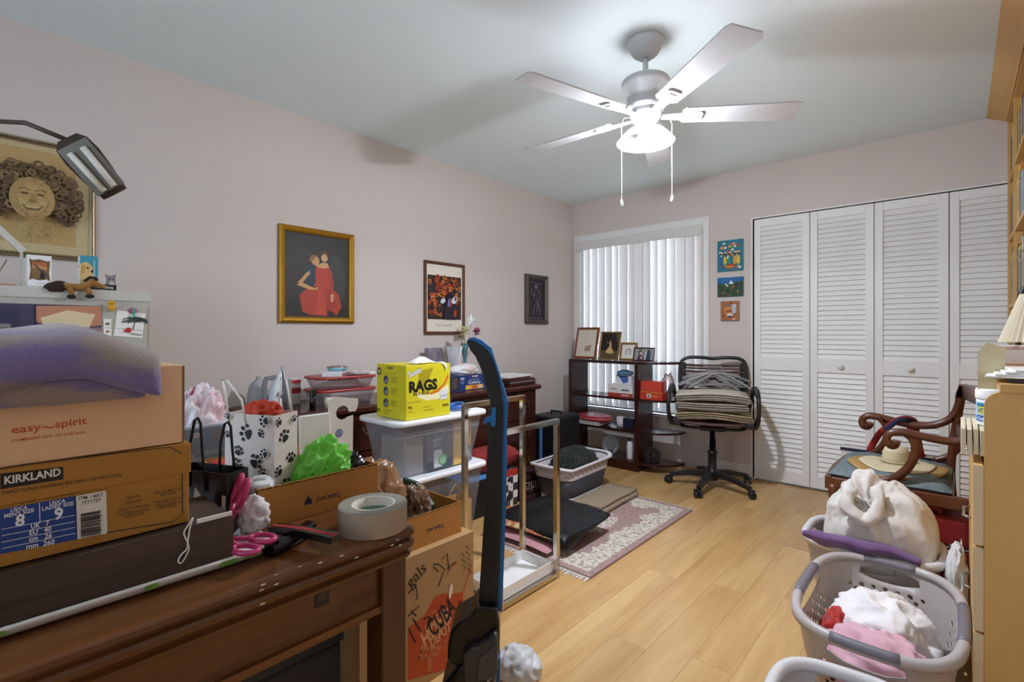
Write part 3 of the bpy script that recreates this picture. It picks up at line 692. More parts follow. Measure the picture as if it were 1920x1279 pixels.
t = thing('bear_magnet', 'yellow duckling-shaped magnet on the filing cabinet', 'magnet', on_x(208, 573, CX))
MB().ball((.010, 0, .009), (.009, .012, .011), 2).ball((.010, 0, -.009), (.010, .013, .013), 2).build('body', mat('yellow_toy', 'd9a52a', .6, bump=.4), t)
MB().ball((.02, 0, .007), (.005, .005, .003), 2).build('beak', mat('beak_orange', 'd06a22', .5), t)
MB().ball((.018, -.005, .012), .0016, 1).ball((.018, .005, .012), .0016, 1).build('eyes', mat('black_plastic', '141414', .35), t)
t = thing('clip_magnet', 'turquoise peg and pink disc magnet pinning the palm postcard', 'magnet', on_x(249, 583, CX))
MB().lathe([(0, .008), (.012, .006), (.013, .0), (.013, 0)], 16).xf(Matrix.Rotation(PI / 2, 4, 'Y')).build('disc', mat('pink_toy', 'b8455e', .5), t)
MB().box((.008, -.003, -.026), (.014, .005, .012), .002).build('peg', mat('turquoise_toy', '3fae98', .5), t)
# things standing on the cabinet
CZ = 1.3065
t = thing('framed_art_card', 'white folded card printed with an ornate brown frame around a sunset scene', 'card', (-2.425, .195, CZ), R(0))
q0, q1 = on_x(53, 540, -2.42), on_x(96, 475, -2.42)
w_, h_ = .062, .112
MB().box((0, 0, 0), (.0012, w_, h_)).build('front_leaf', mat('card_white', 'f0eee9', .6), t)
MB().box((-.05, -.001, 0), (0, 0, h_)).build('back_leaf', mat('card_white', 'f0eee9', .6), t)
A = [('p', [(.004, .022), (.012, .028), (.03, .023), (.05, .028), (.058, .02), (.055, .05), (.058, .095), (.05, .092), (.03, .098), (.012, .094), (.004, .1), (.008, .06)], '7a5a3c'),
     ('r', .012, .03, .038, .058, '8a6a42'), ('p', [(.012, .075), (.05, .07), (.05, .088), (.012, .088)], 'b46a3e'), ('p', [(.012, .066), (.05, .06), (.05, .072), (.012, .078)], 'c88e5a'), ('p', [(.016, .075), (.05, .035), (.05, .045), (.018, .08)], '4f4650'), ('p', [(.03, .03), (.034, .052), (.04, .052), (.046, .03)], '2e2a30'), ('e', .037, .055, .005, .007, '46424a'), ('l', [(.02, .014), (.045, .014)], .0012, '9a968e')]
pr(t, (.0012, 0, 0), YP, ZP, A, 'picture', attr_mat('art_card', .5))
t.location = (-2.42, q0.y - .002, CZ)
q0 = on_x(150, 540, -2.42)
t = thing('dog_photo_box', 'white box with a golden dog photograph against teal sky', 'box', (-2.42, q0.y, CZ))
MB().box((-.055, 0, 0), (0, .052, .125), .0015).build('carton', mat('card_white', 'f0eee9', .6), t)
pr(t, (0, 0, 0), YP, ZP, [('r', 0, 0, .052, .125, '3f96a8'), ('p', [(.0, 0), (.0, .09), (.008, .1), (.022, .102), (.036, .085), (.04, .06), (.03, .03), (.034, 0)], 'd9b679'), ('p', [(.004, .09), (.002, .05), (.012, .06), (.016, .09)], 'c39a58'), ('e', .022, .08, .003, .004, '2a1c14'), ('e', .036, .068, .005, .006, '2e201a'), ('p', [(.03, 0), (.034, .035), (.04, .045), (.036, .055), (.046, .05), (.05, .05), (.052, .0)], 'c08a94'), ('r', .038, .05, .005, .06, '8fc0c8')], 'picture', attr_mat('art_card', .5))
pr(t, (-.055, 0, 0), XP, ZP, [('r', .006, .106, .014, .003, '5a564e'), ('r', .015, .084, .022, .005, '4a4640')], 'side_print')
t = thing('cat_nameplate', 'grey cat cutout on a black nameplate lettered Catalina', 'ornament', (-2.41, on_x(187, 545, -2.41).y - .028, CZ))
MB().box((-.02, 0, 0), (0, .078, .021)).build('nameplate', mat('black_plastic', '141414', .35), t)
pr(t, (0, 0, 0), YP, ZP, [('t', 'Catalina', .005, .006, .0115, 'e8e6e2', .064, 'l', .02)], 'lettering')
MB().prism([(.046, .021), (.05, .04), (.044, .062), (.056, .056), (.064, .056), (.078, .064), (.076, .04), (.078, .021)], -.004, 0, Matrix(((0, 0, 1, -.008), (1, 0, 0, 0), (0, 1, 0, 0), (0, 0, 0, 1)))).build('cat', mat('cat_grey', '8d8388', .7, var=.25, scale=90), t)
pr(t, (-.008, 0, 0), YP, ZP, [('e', .058, .044, .003, .002, '2c282a'), ('e', .07, .044, .003, .002, '2c282a'), ('e', .065, .036, .002, .002, 'c9a8a8'), ('p', [(.055, .021), (.058, .034), (.072, .034), (.075, .021)], 'c9c2bf')], 'cat_face')
t = thing('toy_motorcycle', 'small black and red toy lying between the card and the dog box', 'toy', (-2.425, on_x(112, 540, -2.42).y, CZ + .001))
MB().ball((0, .0, .014), (.012, .022, .012), 2).ball((0, .018, .01), (.01, .01, .01), 2).build('body', mat('black_plastic', '141414', .35), t)
MB().ball((.008, -.017, .014), (.006, .008, .007), 2).build('tail_light', mat('toy_red', 'a8262a', .4), t)
MB().tube([(.012, -.01, .006), (.012, .01, .01), (.01, .02, .014)], .002, 6).build('trim_stripe', mat('card_white', 'f0eee9', .6), t)
q0 = on_x(148, 545, -2.385)
t = thing('plush_horse', 'brown plush horse with dark mane draped over the cabinet edge', 'plush toy', (-2.394, q0.y, CZ))
PB = mat('plush_brown', '9a6a28', .95, var=.25, scale=120, bump=.8, bscale=400, sheen=.3); PD = mat('plush_dark', '33261a', .95, var=.3, scale=120, bump=.9, bscale=400)
bd = MB(); bd.tube([(0, -.032, .006), (.003, 0, .004), (.002, .022, .01), (.0, .036, .026)], .013, 10, scales=[.8, 1, 1, .7]); bd.ball((0, -.03, .005), (.014, .016, .014), 2)
bd.tube([(0, .034, .024), (.002, .05, .019), (.003, .066, .011)], .0105, 10, scales=[1, 1, .75]); bd.ball((.003, .068, .011), (.008, .01, .008), 2); bd.ball((0, .04, .026), (.012, .016, .013), 2)
for y, zz in ((-.024, -.026), (.026, -.022)): bd.tube([(.002, y, 0), (.012, y + .001, -.01), (.013, y + .003, zz)], .0085, 9)
bd.build('body', PB, t)
hv = MB()
for y, zz in ((-.021, -.032), (.03, -.028)): hv.ball((.014, y, zz), (.010, .0135, .008), 2)
hv.build('hooves', mat('black_plush', '1d1a18', .9, bump=.5), t)
mn = MB(); mn.tube([(-.004, .018, .026), (-.002, .034, .042), (.002, .046, .04), (.006, .05, .032)], .007, 8); mn.build('mane', PD, t)
MB().ball((.002, -.062, .0), (.014, .03, .017), 3, lambda p: 1 + .3 * nz(p, 6, 2)).build('tail', PD, t)
MB().ball((.008, .046, .026), .0022, 1).build('eye', mat('black_plastic', '141414', .35), t)
# desk lamp on the cabinet
LB = mat('lamp_bronze', '4a3d33', .45, .3, bump=.1)
lm = thing('desk_lamp', 'dark bronze swing-arm desk lamp with a twin-tube head', 'lamp', (-2.62, -.22, CZ))
MB().lathe([(.09, 0), (.09, .012), (.07, .02), (.02, .028), (.012, .03)], 28).build('base', LB, lm)
hd = on_x(137, 270, -2.0) - Vector(lm.location); tip = on_x(213, 358, -2.0) - Vector(lm.location)
MB().tube([(0, 0, .02), (0, -.02, .2), (-.02, -.1, .52)], .008, 8).build('lower_arm', LB, lm)
MB().tube([(-.02, -.1, .52), (hd.x - .06, hd.y - .1, hd.z + .05), (hd.x, hd.y, hd.z + .005)], .007, 8, scales=[1, 1, 1]).build('upper_arm', LB, lm)
ax = (tip - hd).normalized(); sd = ax.cross(Vector((-.80, .12, .55))).normalized(); nn = sd.cross(ax).normalized()
if nn.dot(Vector((-.80, .12, .55))) < 0: nn = -nn
M = Matrix(((ax.x, sd.x, nn.x, hd.x), (ax.y, sd.y, nn.y, hd.y), (ax.z, sd.z, nn.z, hd.z), (0, 0, 0, 1)))
L_ = (tip - hd).length
sec = [(-.052, -.012), (-.046, .012), (-.02, .03), (.02, .03), (.046, .012), (.052, -.012)]
rings = []
for k, s_ in ((-.02, .55), (0, .9), (.04, 1), (L_ * .6, .92), (L_ + .01, .72)): rings.append([M @ Vector((k, a * s_, b_ * s_)) for a, b_ in sec])
b = loft(rings, True, True); b.f = [f for f in b.f]
b.build('lamp_head', LB, lm)
MB().box((.0, -.044, -.0135), (L_ - .005, .044, -.0125), 0, M).build('reflector', mat('reflector_grey', '6f6a60', .35, .3), lm)
for a in (-.02, .02): MB().tube([M @ Vector((.02, a, -.02)), M @ Vector((L_ * .94, a * .8, -.02))], .0095, 12).build('tube', mat('unlit_tube', 'd9d3c4', .4), lm)
# pale leaning board and rod at far left of the cabinet top
t = thing('slanted_white_board', 'pale narrow board leaning at the far left end of the cabinet top', 'board', (-2.45, on_x(0, 530, -2.45).y, CZ))
p0, p1 = on_x(-40, 395, -2.47) - Vector(t.location), on_x(44, 472, -2.47) - Vector(t.location)
MB().bar([p0, p1], .02, .03, up=XP).build('bar', mat('board_cream', 'cfc9ba', .6), t)
MB().bar([(-.04, p1.y - .004, p1.z), (-.04, p1.y - .004, 0)], .006, .04).build('prop', mat('board_cream', 'cfc9ba', .6), t)
MB().tube([(.02, -.02, 0), (.01, .016, .09)], .0018, 6).build('wire_rod', mat('wire_steel', '8a8578', .35, .8), t)
t = thing('orange_notebook', 'thin orange notebook lying at the far left of the cabinet top', 'notebook', (-2.44, on_x(5, 540, -2.44).y, CZ))
MB().box((-.05, -.06, 0), (.03, .03, .005), .001).build('cover', mat('orange_card', 'c87a48', .6), t)

# ================================================================== the old desk
DW = wood('desk_walnut', '7a4a22', '2f1809', 1, 9, .33, .06, contrast=1.0, bump=.15)
DWX = wood('desk_walnut_up', '6a4120', '3b200d', 2, 7, .4, .07, contrast=.8, bump=.15)
DZ = .76
dk = thing('writing_desk', 'old dark walnut desk with chipped moulded edge, filling the foreground', 'desk', (-1.15, -.07, 0))
X0, X1, Y0, Y1 = -.35, .348, -.7, .681
prof = [(.010, DZ), (.004, .759), (0, .754), (0, .746), (.006, .742), (.007, .738), (.002, .735), (0, .73), (.001, .722), (.008, .717), (.010, .712), (.004, .709), (.006, .702), (.016, .698)]
rings = []
for ins, z in reversed(prof): rings.append([(x + (X0 + X1) / 2, y + (Y0 + Y1) / 2, z) for x, y in rrect(X1 - X0 - 2 * ins, Y1 - Y0 - 2 * ins, .022, 5)])
loft(rings, True, True, False).build('desk_top', DW, dk)
AX = .305
for x in (X0 + .04, AX - .05):
    for y in (Y0 + .03, .62):
        MB().box((x, y, 0), (x + .058, y + .057, .699), .003).build('leg', DWX, dk)
ap = MB().box((AX - .03, Y0 + .08, .606), (AX - .005, .622, .699)).build('front_apron', DW, dk)
MB().box((AX - .008, Y0 + .09, .622), (AX - .001, .545, .692), .002).build('drawer_front', DW, dk)
MB().bar([(AX - .012, Y0 + .08, .602), (AX - .012, .622, .602)], .03, .014).build('lower_rail', DW, dk)
MB().box((X0 + .06, Y0 + .08, .606), (X0 + .08, .622, .699)).build('back_apron', DW, dk)
MB().box((X0 + .08, .63, .606), (AX - .04, .65, .699)).build('end_apron', DW, dk)
MB().box((X0 + .06, Y0 + .05, .05), (AX - .04, Y0 + .07, .699)).build('end_panel', DWX, dk)
pl0, pl1 = on_x(591, 1090, -.845), on_x(617, 1131, -.845); o_ = Vector(dk.location)
MB().box((AX - .002, pl0.y - o_.y, pl1.z), (AX + .001, pl1.y - o_.y, pl0.z), .001).build('plate', mat('dark_plate', '2c1c12', .5), dk)
MB().box((AX - .0015, pl0.y - o_.y + .004, pl1.z + .01), (AX + .0016, pl1.y - o_.y - .004, pl0.z - .004), .0005).build('plate_recess', mat('recess_brown', '43301f', .5), dk)
ch = MB()
for u, v in ((493, 1096), (520, 1075), (518, 1095), (490, 1106), (745, 1012), (750, 1022), (735, 1022), (492, 1132), (600, 1055), (640, 1042), (668, 1045), (565, 1052)):
    p = on_x(u, v, -.8035) - o_; ch.ball((.3475 if p.z < .756 else .342, p.y, min(p.z, .7585)), (.0012, .005, .0016), 1)
stuff(ch.build('paint_chips', mat('chip_white', 'e8e2d6', .6), dk))
# things under the desk
t = thing('added_dark_bulk', 'black soft bag stowed in the shade under the left part of the desk', 'bag', (-1.15, -.15, 0))
blob((.24, .26, .32), 4, .12, 1.6, 3, (0, 0, .24)).build('bag', mat('black_cloth', '17161a', .85, bump=.3), t)  # added to keep the knee space under the desk dark

t = thing('grey_storage_box', 'dark grey storage box standing under the right end of the desk', 'box', (-1.16, .33, 0))
MB().box((-.2, -.2, 0), (.2, .205, .5), .006).build('box', mat('storage_dark', '2e2b2a', .7), t); MB().box((-.205, -.205, .5), (.205, .21, .53), .006).build('lid', mat('storage_lid_dark', '262424', .6), t)
# ---- on the desk
TRX, TRY = -.958, .11
t = thing('white_tray', 'long thin white plastic tray with green leaf print along the desk front', 'tray', (TRX, TRY, DZ + .0005))
rings = [[(x, y, z) for x, y in rrect(.164 - 2 * i_, .52 - 2 * i_, .05, 6)] for i_, z in ((.02, 0), (.012, .004), (0, .016), (.001, .0195), (.006, .0195), (.016, .009), (.022, .007))]
loft(rings, True, True).build('tray', mat('tray_white', 'ece9e2', .4), t)
for yy, s_ in ((-.085, .014), (.075, .01), (.178, .016), (.215, .016)):
    MB().add([(.0785, yy - s_, .0115), (.0795, yy, .0085), (.0825, yy + s_, .0125), (.0832, yy + s_ * .6, .0178), (.082, yy - s_ * .5, .0175)], [(0, 1, 2, 3, 4)]).xf(Matrix.Translation((.0006, 0, -.0005))).build('leaf_print', mat('leaf_green', '7fae4a', .5), t)
WB = wood('dark_oak_grain', '58422f', '1a110b', 1, 16, .45, .05, contrast=1.3, bump=.35)
wb = thing('dark_wood_box', 'long dark wood-grain box standing on the white tray under the shoeboxes', 'box', (-.88, .297, DZ + .0212))
MB().box((-.15, -.44, 0), (0, 0, .065), .001).build('board', WB, wb)
BX = -.9
kb = thing('brown_shoebox', 'brown slipper shoebox with blue size label, second from the top of the stack', 'box', (BX, .239, .8475))
KM = mat('kraft_brown', 'b07a2e', .75, var=.05, scale=60, bump=.15, bscale=400)
MB().box((-.19, -.33, 0), (0, 0, .118), .0012).build('carton', KM, kb)
MB().box((-.1925, -.3325, .078), (.0022, .0022, .1245), .0012).build('lid', KM, kb)
KL = (BX, .239, .8475)
def kp(u, v): p = on_x(u, v, BX + .002); return (p.y - KL[1], p.z - KL[2])
def line(*px, w=.0015, c='3a2f1c'): return ('l', [kp(*p) for p in px], w, c)
def txt(s_, ua, va, ub, vb, h, c, bo=0.0):
    a, b_ = kp(ua, va), kp(ub, vb); an = math.degrees(math.atan2(b_[1] - a[1], b_[0] - a[0]))
    return ('t', s_, a[0], a[1], h, c, math.hypot(b_[0] - a[0], b_[1] - a[1]), 'l', bo, an)
NV = '24438a'; WH = 'eceef0'; INK = '33291a'
I1 = [line((-260, 948), (-140, 908), (0, 879), (40, 872), (318, 838), (342, 851)), ('p', [kp(1, 888), kp(1, 917.5), kp(118.5, 898.5), kp(118.5, 875.5)], '241d14'), txt('KIRKLAND', 8, 908, 114, 891, .0098, 'e6e0d4', .03),
      txt('SLIPPER  |  PANTOUFLE UNISEXE EN PEAU DE MOUTON', -58, 937, 228, 893, .0046, INK)]
pr(kb, (.0022, 0, 0), YP, ZP, I1, 'lid_print')
I2 = [line((342, 880), (343, 965), (324, 979), (0, 1033), (-120, 1060), w=.0016), txt('POUR HOMME', 0, 951, 68, 940, .0046, INK, .02), txt('POUR FEMME', 75, 938, 138, 927, .0046, INK, .02),
      ('p', [kp(-30, 962), kp(142, 930), kp(145, 1012), kp(-30, 1046)], NV),
      txt("US/CA", 20, 961, 52, 955, .0048, WH, .02), txt("MEN'S SIZE", 8, 972, 64, 960, .0048, WH, .02), txt('8', 28, 988, 46, 985, .0145, WH, .03),
      txt('US/CA', 93, 948, 123, 942, .0048, WH, .02), txt("LADIES' SIZE", 79, 958, 138, 947, .0048, WH, .02), txt('9', 101, 975, 118, 972, .0145, WH, .03), line((74, 943), (75, 980), w=.0008, c=WH),
      line((3, 993), (141, 966), w=.0007, c=WH), line((3, 1005), (141, 978), w=.0007, c=WH), line((3, 1017), (141, 989), w=.0007, c=WH), line((3, 1029), (141, 1000), w=.0007, c=WH),
      txt('UK   7', 58, 992, 92, 985, .0066, WH, .02), txt('EU   40', 55, 1004, 96, 996, .0066, WH, .02), txt('cm   26', 54, 1016, 97, 1008, .0066, WH, .02), txt('mm  260', 49, 1030, 102, 1020, .0066, WH, .02),
      ('p', [kp(142.5, 930), kp(196, 920), kp(199, 922), kp(201, 998), kp(198, 1001), kp(145, 1011)], 'e4ded2'), txt('ITM. / ART.', 148, 938, 194, 930, .0046, INK, .02), txt('7771737', 153, 947, 189, 940, .005, INK, .01)]
q = random.Random(3)
y = 0
for k in range(26):
    f0 = 957 + k * 1.75; I2.append(line((151, f0 + 6.5), (188 if k % 5 else 191, f0), w=q.choice([.0005, .0008, .0012]), c='262019'))
for k, s_ in enumerate(['GENUINE', 'SHEARLING', 'QUALITY TANNING', 'HAS BEEN USED IN', 'THE PROCESS']):
    hw_ = [13, 16, 29, 29, 20][k]; vy = [933, 942, 953, 961, 967][k]; I2.append(txt(s_, 249 - hw_, vy + hw_ * .19, 249 + hw_, vy - hw_ * .19, .0038, INK, .01))
for k, s_ in enumerate(['PEAU DE MOUTON', 'VERITABLE', 'TANNAGE QUALITE', 'UTILISE DANS LE', 'PROCESSUS']):
    hw_ = [25, 15, 27, 25, 17][k]; vy = [921, 927, 939, 946, 951][k]; I2.append(txt(s_, 313 - hw_, vy + hw_ * .19, 313 + hw_, vy - hw_ * .19, .0038, INK, .01))
pr(kb, (0, 0, 0), YP, ZP, I2, 'carton_print')
ES = thing('peach_shoebox', 'peach shoebox with orange lettering, topmost box under the purple towel', 'box', (BX, .231, .9735))
MB().box((-.2, -.34, 0), (-.002, 0, .121), .0012).build('carton', mat('peach_card', 'ecc095', .75, var=.03, scale=50, bump=.12, bscale=400), ES)
MB().box((-.2, 0, .0), (-.002, .0025, .119)).build('end_flap', mat('flap_brown', '8a6650', .8), ES)
KL = (BX - .002, .231, .9735)
OR = 'c8552f'
pr(ES, (-.002, 0, 0), YP, ZP, [txt('easy', 22, 814, 78, 807, .0098, OR, .015), ('l', [kp(*p) for p in ((80, 803), (85, 800), (90, 803), (97, 803), (102, 799))], .0018, OR), txt('spirit', 104, 803, 164, 795, .0098, OR, .015), txt('COMFORT OUT OF THE BOX', 22, 830, 162, 813, .0036, OR, .01)], 'carton_print')
tw = thing('purple_towel', 'thick purple and taupe towel folded over the top of the peach shoebox', 'towel', (BX, .02, 1.096))
TM = mix2('towel_purple', '7c719c', '988880', 9, .95, .9, 350, .05, (1, .55, 1.7), .4)
lo = [(-.19, .014), (-.14, .014), (-.09, .014), (-.04, .014), (-.012, .013), (.008, .006), (.015, -.006), (.016, -.02), (.015, -.035), (.013, -.047)]
hi = [(-.185, .036), (-.13, .037), (-.08, .039), (-.04, .040), (-.01, .038), (.012, .031), (.025, .024), (.030, .008), (.031, -.008), (.030, -.022)]
a_ = ribbon(lo, .024, .36, 26, .006, 3, 11); a_.xf(Matrix.Translation((0, -.018, 0)))
a_.build('lower_fold', TM, tw, mods=[('SUBSURF', dict(levels=1, render_levels=1))])
a_ = ribbon(hi, .026, .38, 26, .008, 8, 10); 
for p in a_.v: p.z += -.016 * max(0, -p.y - .02) / .15 * .6 + .008 * math.exp(-((p.y - .08) / .05) ** 2) - max(0, p.y - .11) * .35
a_.xf(Matrix.Translation((0, -.012, 0))); a_.build('upper_fold', TM, tw, mods=[('SUBSURF', dict(levels=1, render_levels=1))])
# white cord and stick on the dark box
t = thing('white_string', 'looped white string hanging down the dark wood box', 'cord', (-.876, .27, .85))
def lp(u, v, x=-.877): return on_x(u, v, x) - Vector((-.876, .27, .85))
MB().tube(smooth_path([Vector((-.012, lp(362, 970).y, .002)), lp(361, 971) + Vector((.001, 0, 0)), lp(353, 985), lp(345, 1000), lp(352, 1018), lp(354, 1030), lp(349, 1042), lp(340, 1056), lp(334, 1052), lp(340, 1040), lp(350, 1030), lp(352, 1015), lp(354, 1000), lp(357, 985), lp(362, 971)], 4), .0012, 6).build('string', mat('cord_white', 'e6e2da', .8), t)
t = thing('white_stick', 'thin white plastic stick lying on the right end of the dark box', 'stick', (-.886, .2, .8475))
p0, p1 = lp(341, 979, -.886), lp(432, 962, -.886)
MB().bar([(0.004, .045, .0032), (.004, .095, .0032)], .004, .006).build('stick', mat('tray_white', 'ece9e2', .4), t)
# black and white gift bag
ang = math.atan2(-.417, -.908) + PI
t = thing('black_gift_bag', 'black and white paper gift bag with a black cord handle behind the shoeboxes', 'gift bag', (-1.0, .325, DZ), ang)
BK = mat('black_paper', '151416', .45)
b = MB(); bw, bd_, bh = .135, .05, .125
for lo_, hi_ in (((-bw, 0, 0), (0, .0012, bh)), ((-bw, bd_ - .0012, 0), (0, bd_, bh)), ((-bw, .0012, 0), (-bw + .0012, bd_ - .0012, bh)), ((-.0012, .0012, 0), (0, bd_ - .0012, bh)), ((-bw, 0, 0), (0, bd_, .001))): b.box(lo_, hi_)
b.build('bag', BK, t)
pr(t, (0, 0, 0), XP, ZP, [('p', [(-.09, .01), (-.075, .095), (-.055, .075), (-.06, .01)], 'e4e0dc'), ('p', [(-.012, .03), (-.01, .085), (-.001, .085), (-.001, .03)], 'e4e0dc'), ('p', [(-.045, 0), (-.035, .05), (-.027, .05), (-.03, 0)], 'e4e0dc'), ('p', [(-.13, .04), (-.11, .09), (-.1, .04)], 'd8d4d0')], 'print')
for yy, x0_, hh in ((0, -.088, .1), (bd_, -.07, .085)):
    MB().tube([(x0_, yy - .002, bh - .03), (x0_ + .004, yy - .003, bh + hh * .5), (x0_ + .014, yy - .002, bh + hh * .95), (x0_ + .022, yy - .002, bh + hh), (x0_ + .029, yy - .002, bh + hh * .9), (x0_ + .034, yy - .003, bh + hh * .4), (x0_ + .042, yy - .002, bh - .035)], .0024, 8).build('cord_handle', mat('black_cord', '1a191b', .8), t)
# scissors, crumpled paper, brush, tape
PK = mat('scissor_pink', 'c23a6e', .35); 
def scissors(name, label, loc, rz, tilt):
    t = thing(name, label, 'scissors', loc); t.rotation_euler = (R(tilt[0]), R(tilt[1]), rz)
    for s_ in (-1, 1):
        b = MB(); b.tube([(.024 + .024 * math.cos(a), s_ * (.018 + .014 * math.sin(a)), .002 * s_) for a in [2 * PI * k / 20 for k in range(20)]], .0048, 8, True)
        b.tube([(.002, s_ * .012, .002 * s_), (-.022, s_ * .003, .001 * s_), (-.03, 0, 0)], .0045, 8); b.build('handle', PK, t)
        MB().prism([(-.025, -.005 * s_), (-.03, .005 * s_), (-.1, .001 * s_), (-.1, -.001 * s_)], -.0012 + .0013 * s_, .0012 + .0013 * s_).build('blade', mat('scissor_blade', '3a3a3c', .3, .8), t)
    return t
scissors('scissors', 'pink-handled scissors lying flat on the end of the white tray', on_z(455, 1024, .782) + Vector((0, 0, .007)), R(25), (0, 0))
scissors('scissors', 'second pink-handled scissors propped up against the end of the dark box', on_z(440, 1012, .782) + Vector((-.03, .012, .052)), R(80), (0, -72))
t = thing('crumpled_tissue', 'crumpled white printed paper on the tray beside the pink scissors', 'paper', on_z(473, 1000, .78) + Vector((-.02, .01, .001)))
blob((.026, .024, .034), 12, .5, 2.4, 4, (0, 0, .024), -.7, .2).build('paper', mat('tissue_white', 'dcd8d4', .8, bump=.6, bscale=200, var=.1, scale=150), t)
t = thing('lint_brush', 'black lint brush with a red velvet strip lying on the desk', 'brush', (0, 0, DZ))
a0, a1 = on_z(503, 1046, DZ), on_z(583, 1004, DZ); d_ = (a1 - a0)
b = MB(); b.sweep([a0 - Vector((0, 0, DZ)) + Vector((0, 0, .012)), a0 + d_ * .5 - Vector((0, 0, DZ)) + Vector((0, 0, .0125)), a1 - Vector((0, 0, DZ)) + Vector((0, 0, .018))], [(x, y) for x, y in rrect(.026, .021, .006, 3)]); 
b.build('handle', mat('glossy_black', '0f0f10', .22), t)
h0, h1 = on_z(512, 990, .785), on_z(630, 1010, .785)
def dz_(p): return p - Vector((0, 0, DZ))
MB().bar([dz_(h0), dz_(h0 * .5 + h1 * .5) + Vector((0, 0, .003)), dz_(h1)], .024, .011).build('head', mat('glossy_black', '0f0f10', .22), t)
MB().bar([dz_(h0) + Vector((0, 0, .0045)), dz_(h0 * .5 + h1 * .5) + Vector((0, 0, .0075)), dz_(h1) + Vector((0, 0, .0045))], .010, .003).build('velvet_strip', mat('red_velvet', '9a2626', .9, bump=.6), t)
t = thing('duct_tape_roll', 'large roll of silver duct tape standing near the desk corner', 'tape', (-.862, .545, DZ))
TP = mat('duct_tape_side', 'a3917c', .5, .15, var=.06, scale=8, bump=.25, bscale=500); TPT = mat('duct_tape_edge', '96907f', .55, var=.1, scale=160)
MB().lathe([(.0655, .0005), (.0658, .002), (.0658, .046), (.0655, .0475)], 64, cap=False).build('outer_wrap', TP, t)
b = MB(); b.lathe([(.0655, .0475), (.058, .0482), (.05, .048), (.0425, .0478)], 64, cap=False); b.lathe([(.0655, .0005), (.0425, .0005)], 64, cap=False); b.build('tape_edge', TPT, t)
for k, r_ in enumerate((.0465, .051, .0555, .06, .063)): MB().tube([(r_ * math.cos(a), r_ * math.sin(a), .0480) for a in [2 * PI * j / 56 for j in range(56)]], .0003, 4, True).build('wrap_line', mat('wrap_dark', '7f8788', .6), t)
MB().lathe([(.0425, .001), (.0425, .0478), (.0385, .0482), (.0385, .001)], 48, cap=False).build('core', mat('tape_core', 'd8d2c2', .7), t)
b = MB(); b.lathe([(.0383, .014), (.0383, .03)], 30, cap=False, a0=R(80), a1=R(215)); b.build('core_label', mat('core_label', '7d9a8e', .7, var=.5, scale=120), t)
MB().bar([(.0662 * math.cos(a), .0662 * math.sin(a), .0245) for a in (R(-112), R(-108), R(-104))], .0012, .046).build('tape_end', mat('tape_end', '85878a', .5), t)

# ---- open carton with its contents
KT = mat('kraft_tan', 'b37a36', .75, var=.04, scale=40, bump=.15, bscale=400)
def scallop(b, p0, p1, z, n, r, nx):
    p0, p1 = Vector(p0), Vector(p1)
    for k in range(n): c = p0 + (p1 - p0) * ((k + .5) / n); L_ = (p1 - p0).length / n; d_ = (p1 - p0).normalized() * L_ * .38; b.bar([c - d_ + Vector((0, 0, z)), c + d_ + Vector((0, 0, z))], .003, r * 2)
HEART = [(0, .011), (.005, .004), (.008, -.001), (.008, -.005), (.0045, -.008), (0, -.005), (-.0045, -.008), (-.008, -.005), (-.008, -.001), (-.005, .004)]
def carton(name, label, loc, w_, d_, h_, sc):
    t = thing(name, label, 'carton', loc)
    open_box(w_, d_, h_, .003).build('carton', KT, t)
    b = MB()
    for a, c in (((w_ / 2 - .0015, -d_ / 2, h_), (w_ / 2 - .0015, d_ / 2, h_)), ((-w_ / 2 + .0015, -d_ / 2, h_), (-w_ / 2 + .0015, d_ / 2, h_))): scallop(b, a, c, 0, int(d_ / .014), .0018, 1)
    b.build('torn_edge', KT, t)
    return t
c1 = carton('open_carton', 'open cardboard tray carton on the desk holding bags and papers', (-1.18, .518, DZ + .0005), .34, .266, .078, 1)
KL = (-1.01, .518, DZ)
def kq(u, v): p = on_x(u, v, -1.01); return (p.y - .518, p.z - DZ)
a, b_ = kq(640, 929), kq(591, 946); 
pr(c1, (.17, 0, 0), YP, ZP, [('t', 'Thank you!', a[0], a[1] + .008, .0115, '2b3550', .056, 'l', .01, 180), ('p', [(kq(578, 940)[0] + x, kq(578, 940)[1] + y) for x, y in HEART], '26304c')], 'carton_print')
# paw print gift bag
ang = math.atan2(.44, .9)
PG = mat('paw_bag_paper', 'e8ded2', .45, var=.04, scale=30, transl=.1)
t = thing('paw_print_bag', 'white paper gift bag with black paw prints and white cord handles', 'gift bag', (-1.07, .44, DZ + .004), ang)
bw, bd_, bh = .13, .07, .206
b = MB()
for lo_, hi_ in (((-bw, 0, 0), (0, .001, bh)), ((-bw, bd_ - .001, 0), (0, bd_, bh)), ((-bw, .001, 0), (-bw + .001, bd_ - .001, bh)), ((-.001, .001, 0), (0, bd_ - .001, bh)), ((-bw, 0, 0), (0, bd_, .001))): b.box(lo_, hi_)
b.build('bag', PG, t)
def paw(x, y, s, a):
    o = []; c, sn = math.cos(R(a)), math.sin(R(a))
    def T(p, q): return (x + s * (p * c - q * sn), y + s * (p * sn + q * c))
    o.append(('p', [T(*k) for k in ((-.5, -.45), (-.2, -.55), (.2, -.55), (.5, -.45), (.55, -.2), (.3, .15), (0, .35), (-.3, .15), (-.55, -.2))], '1a1818'))
    for p, q, r1 in ((-.75, .25, .19), (-.3, .65, .21), (.3, .65, .21), (.75, .25, .19)): o.append(('e', *T(p, q), s * r1, s * r1 * 1.3, '1a1818', a))
    return o
q = random.Random(4); I = []
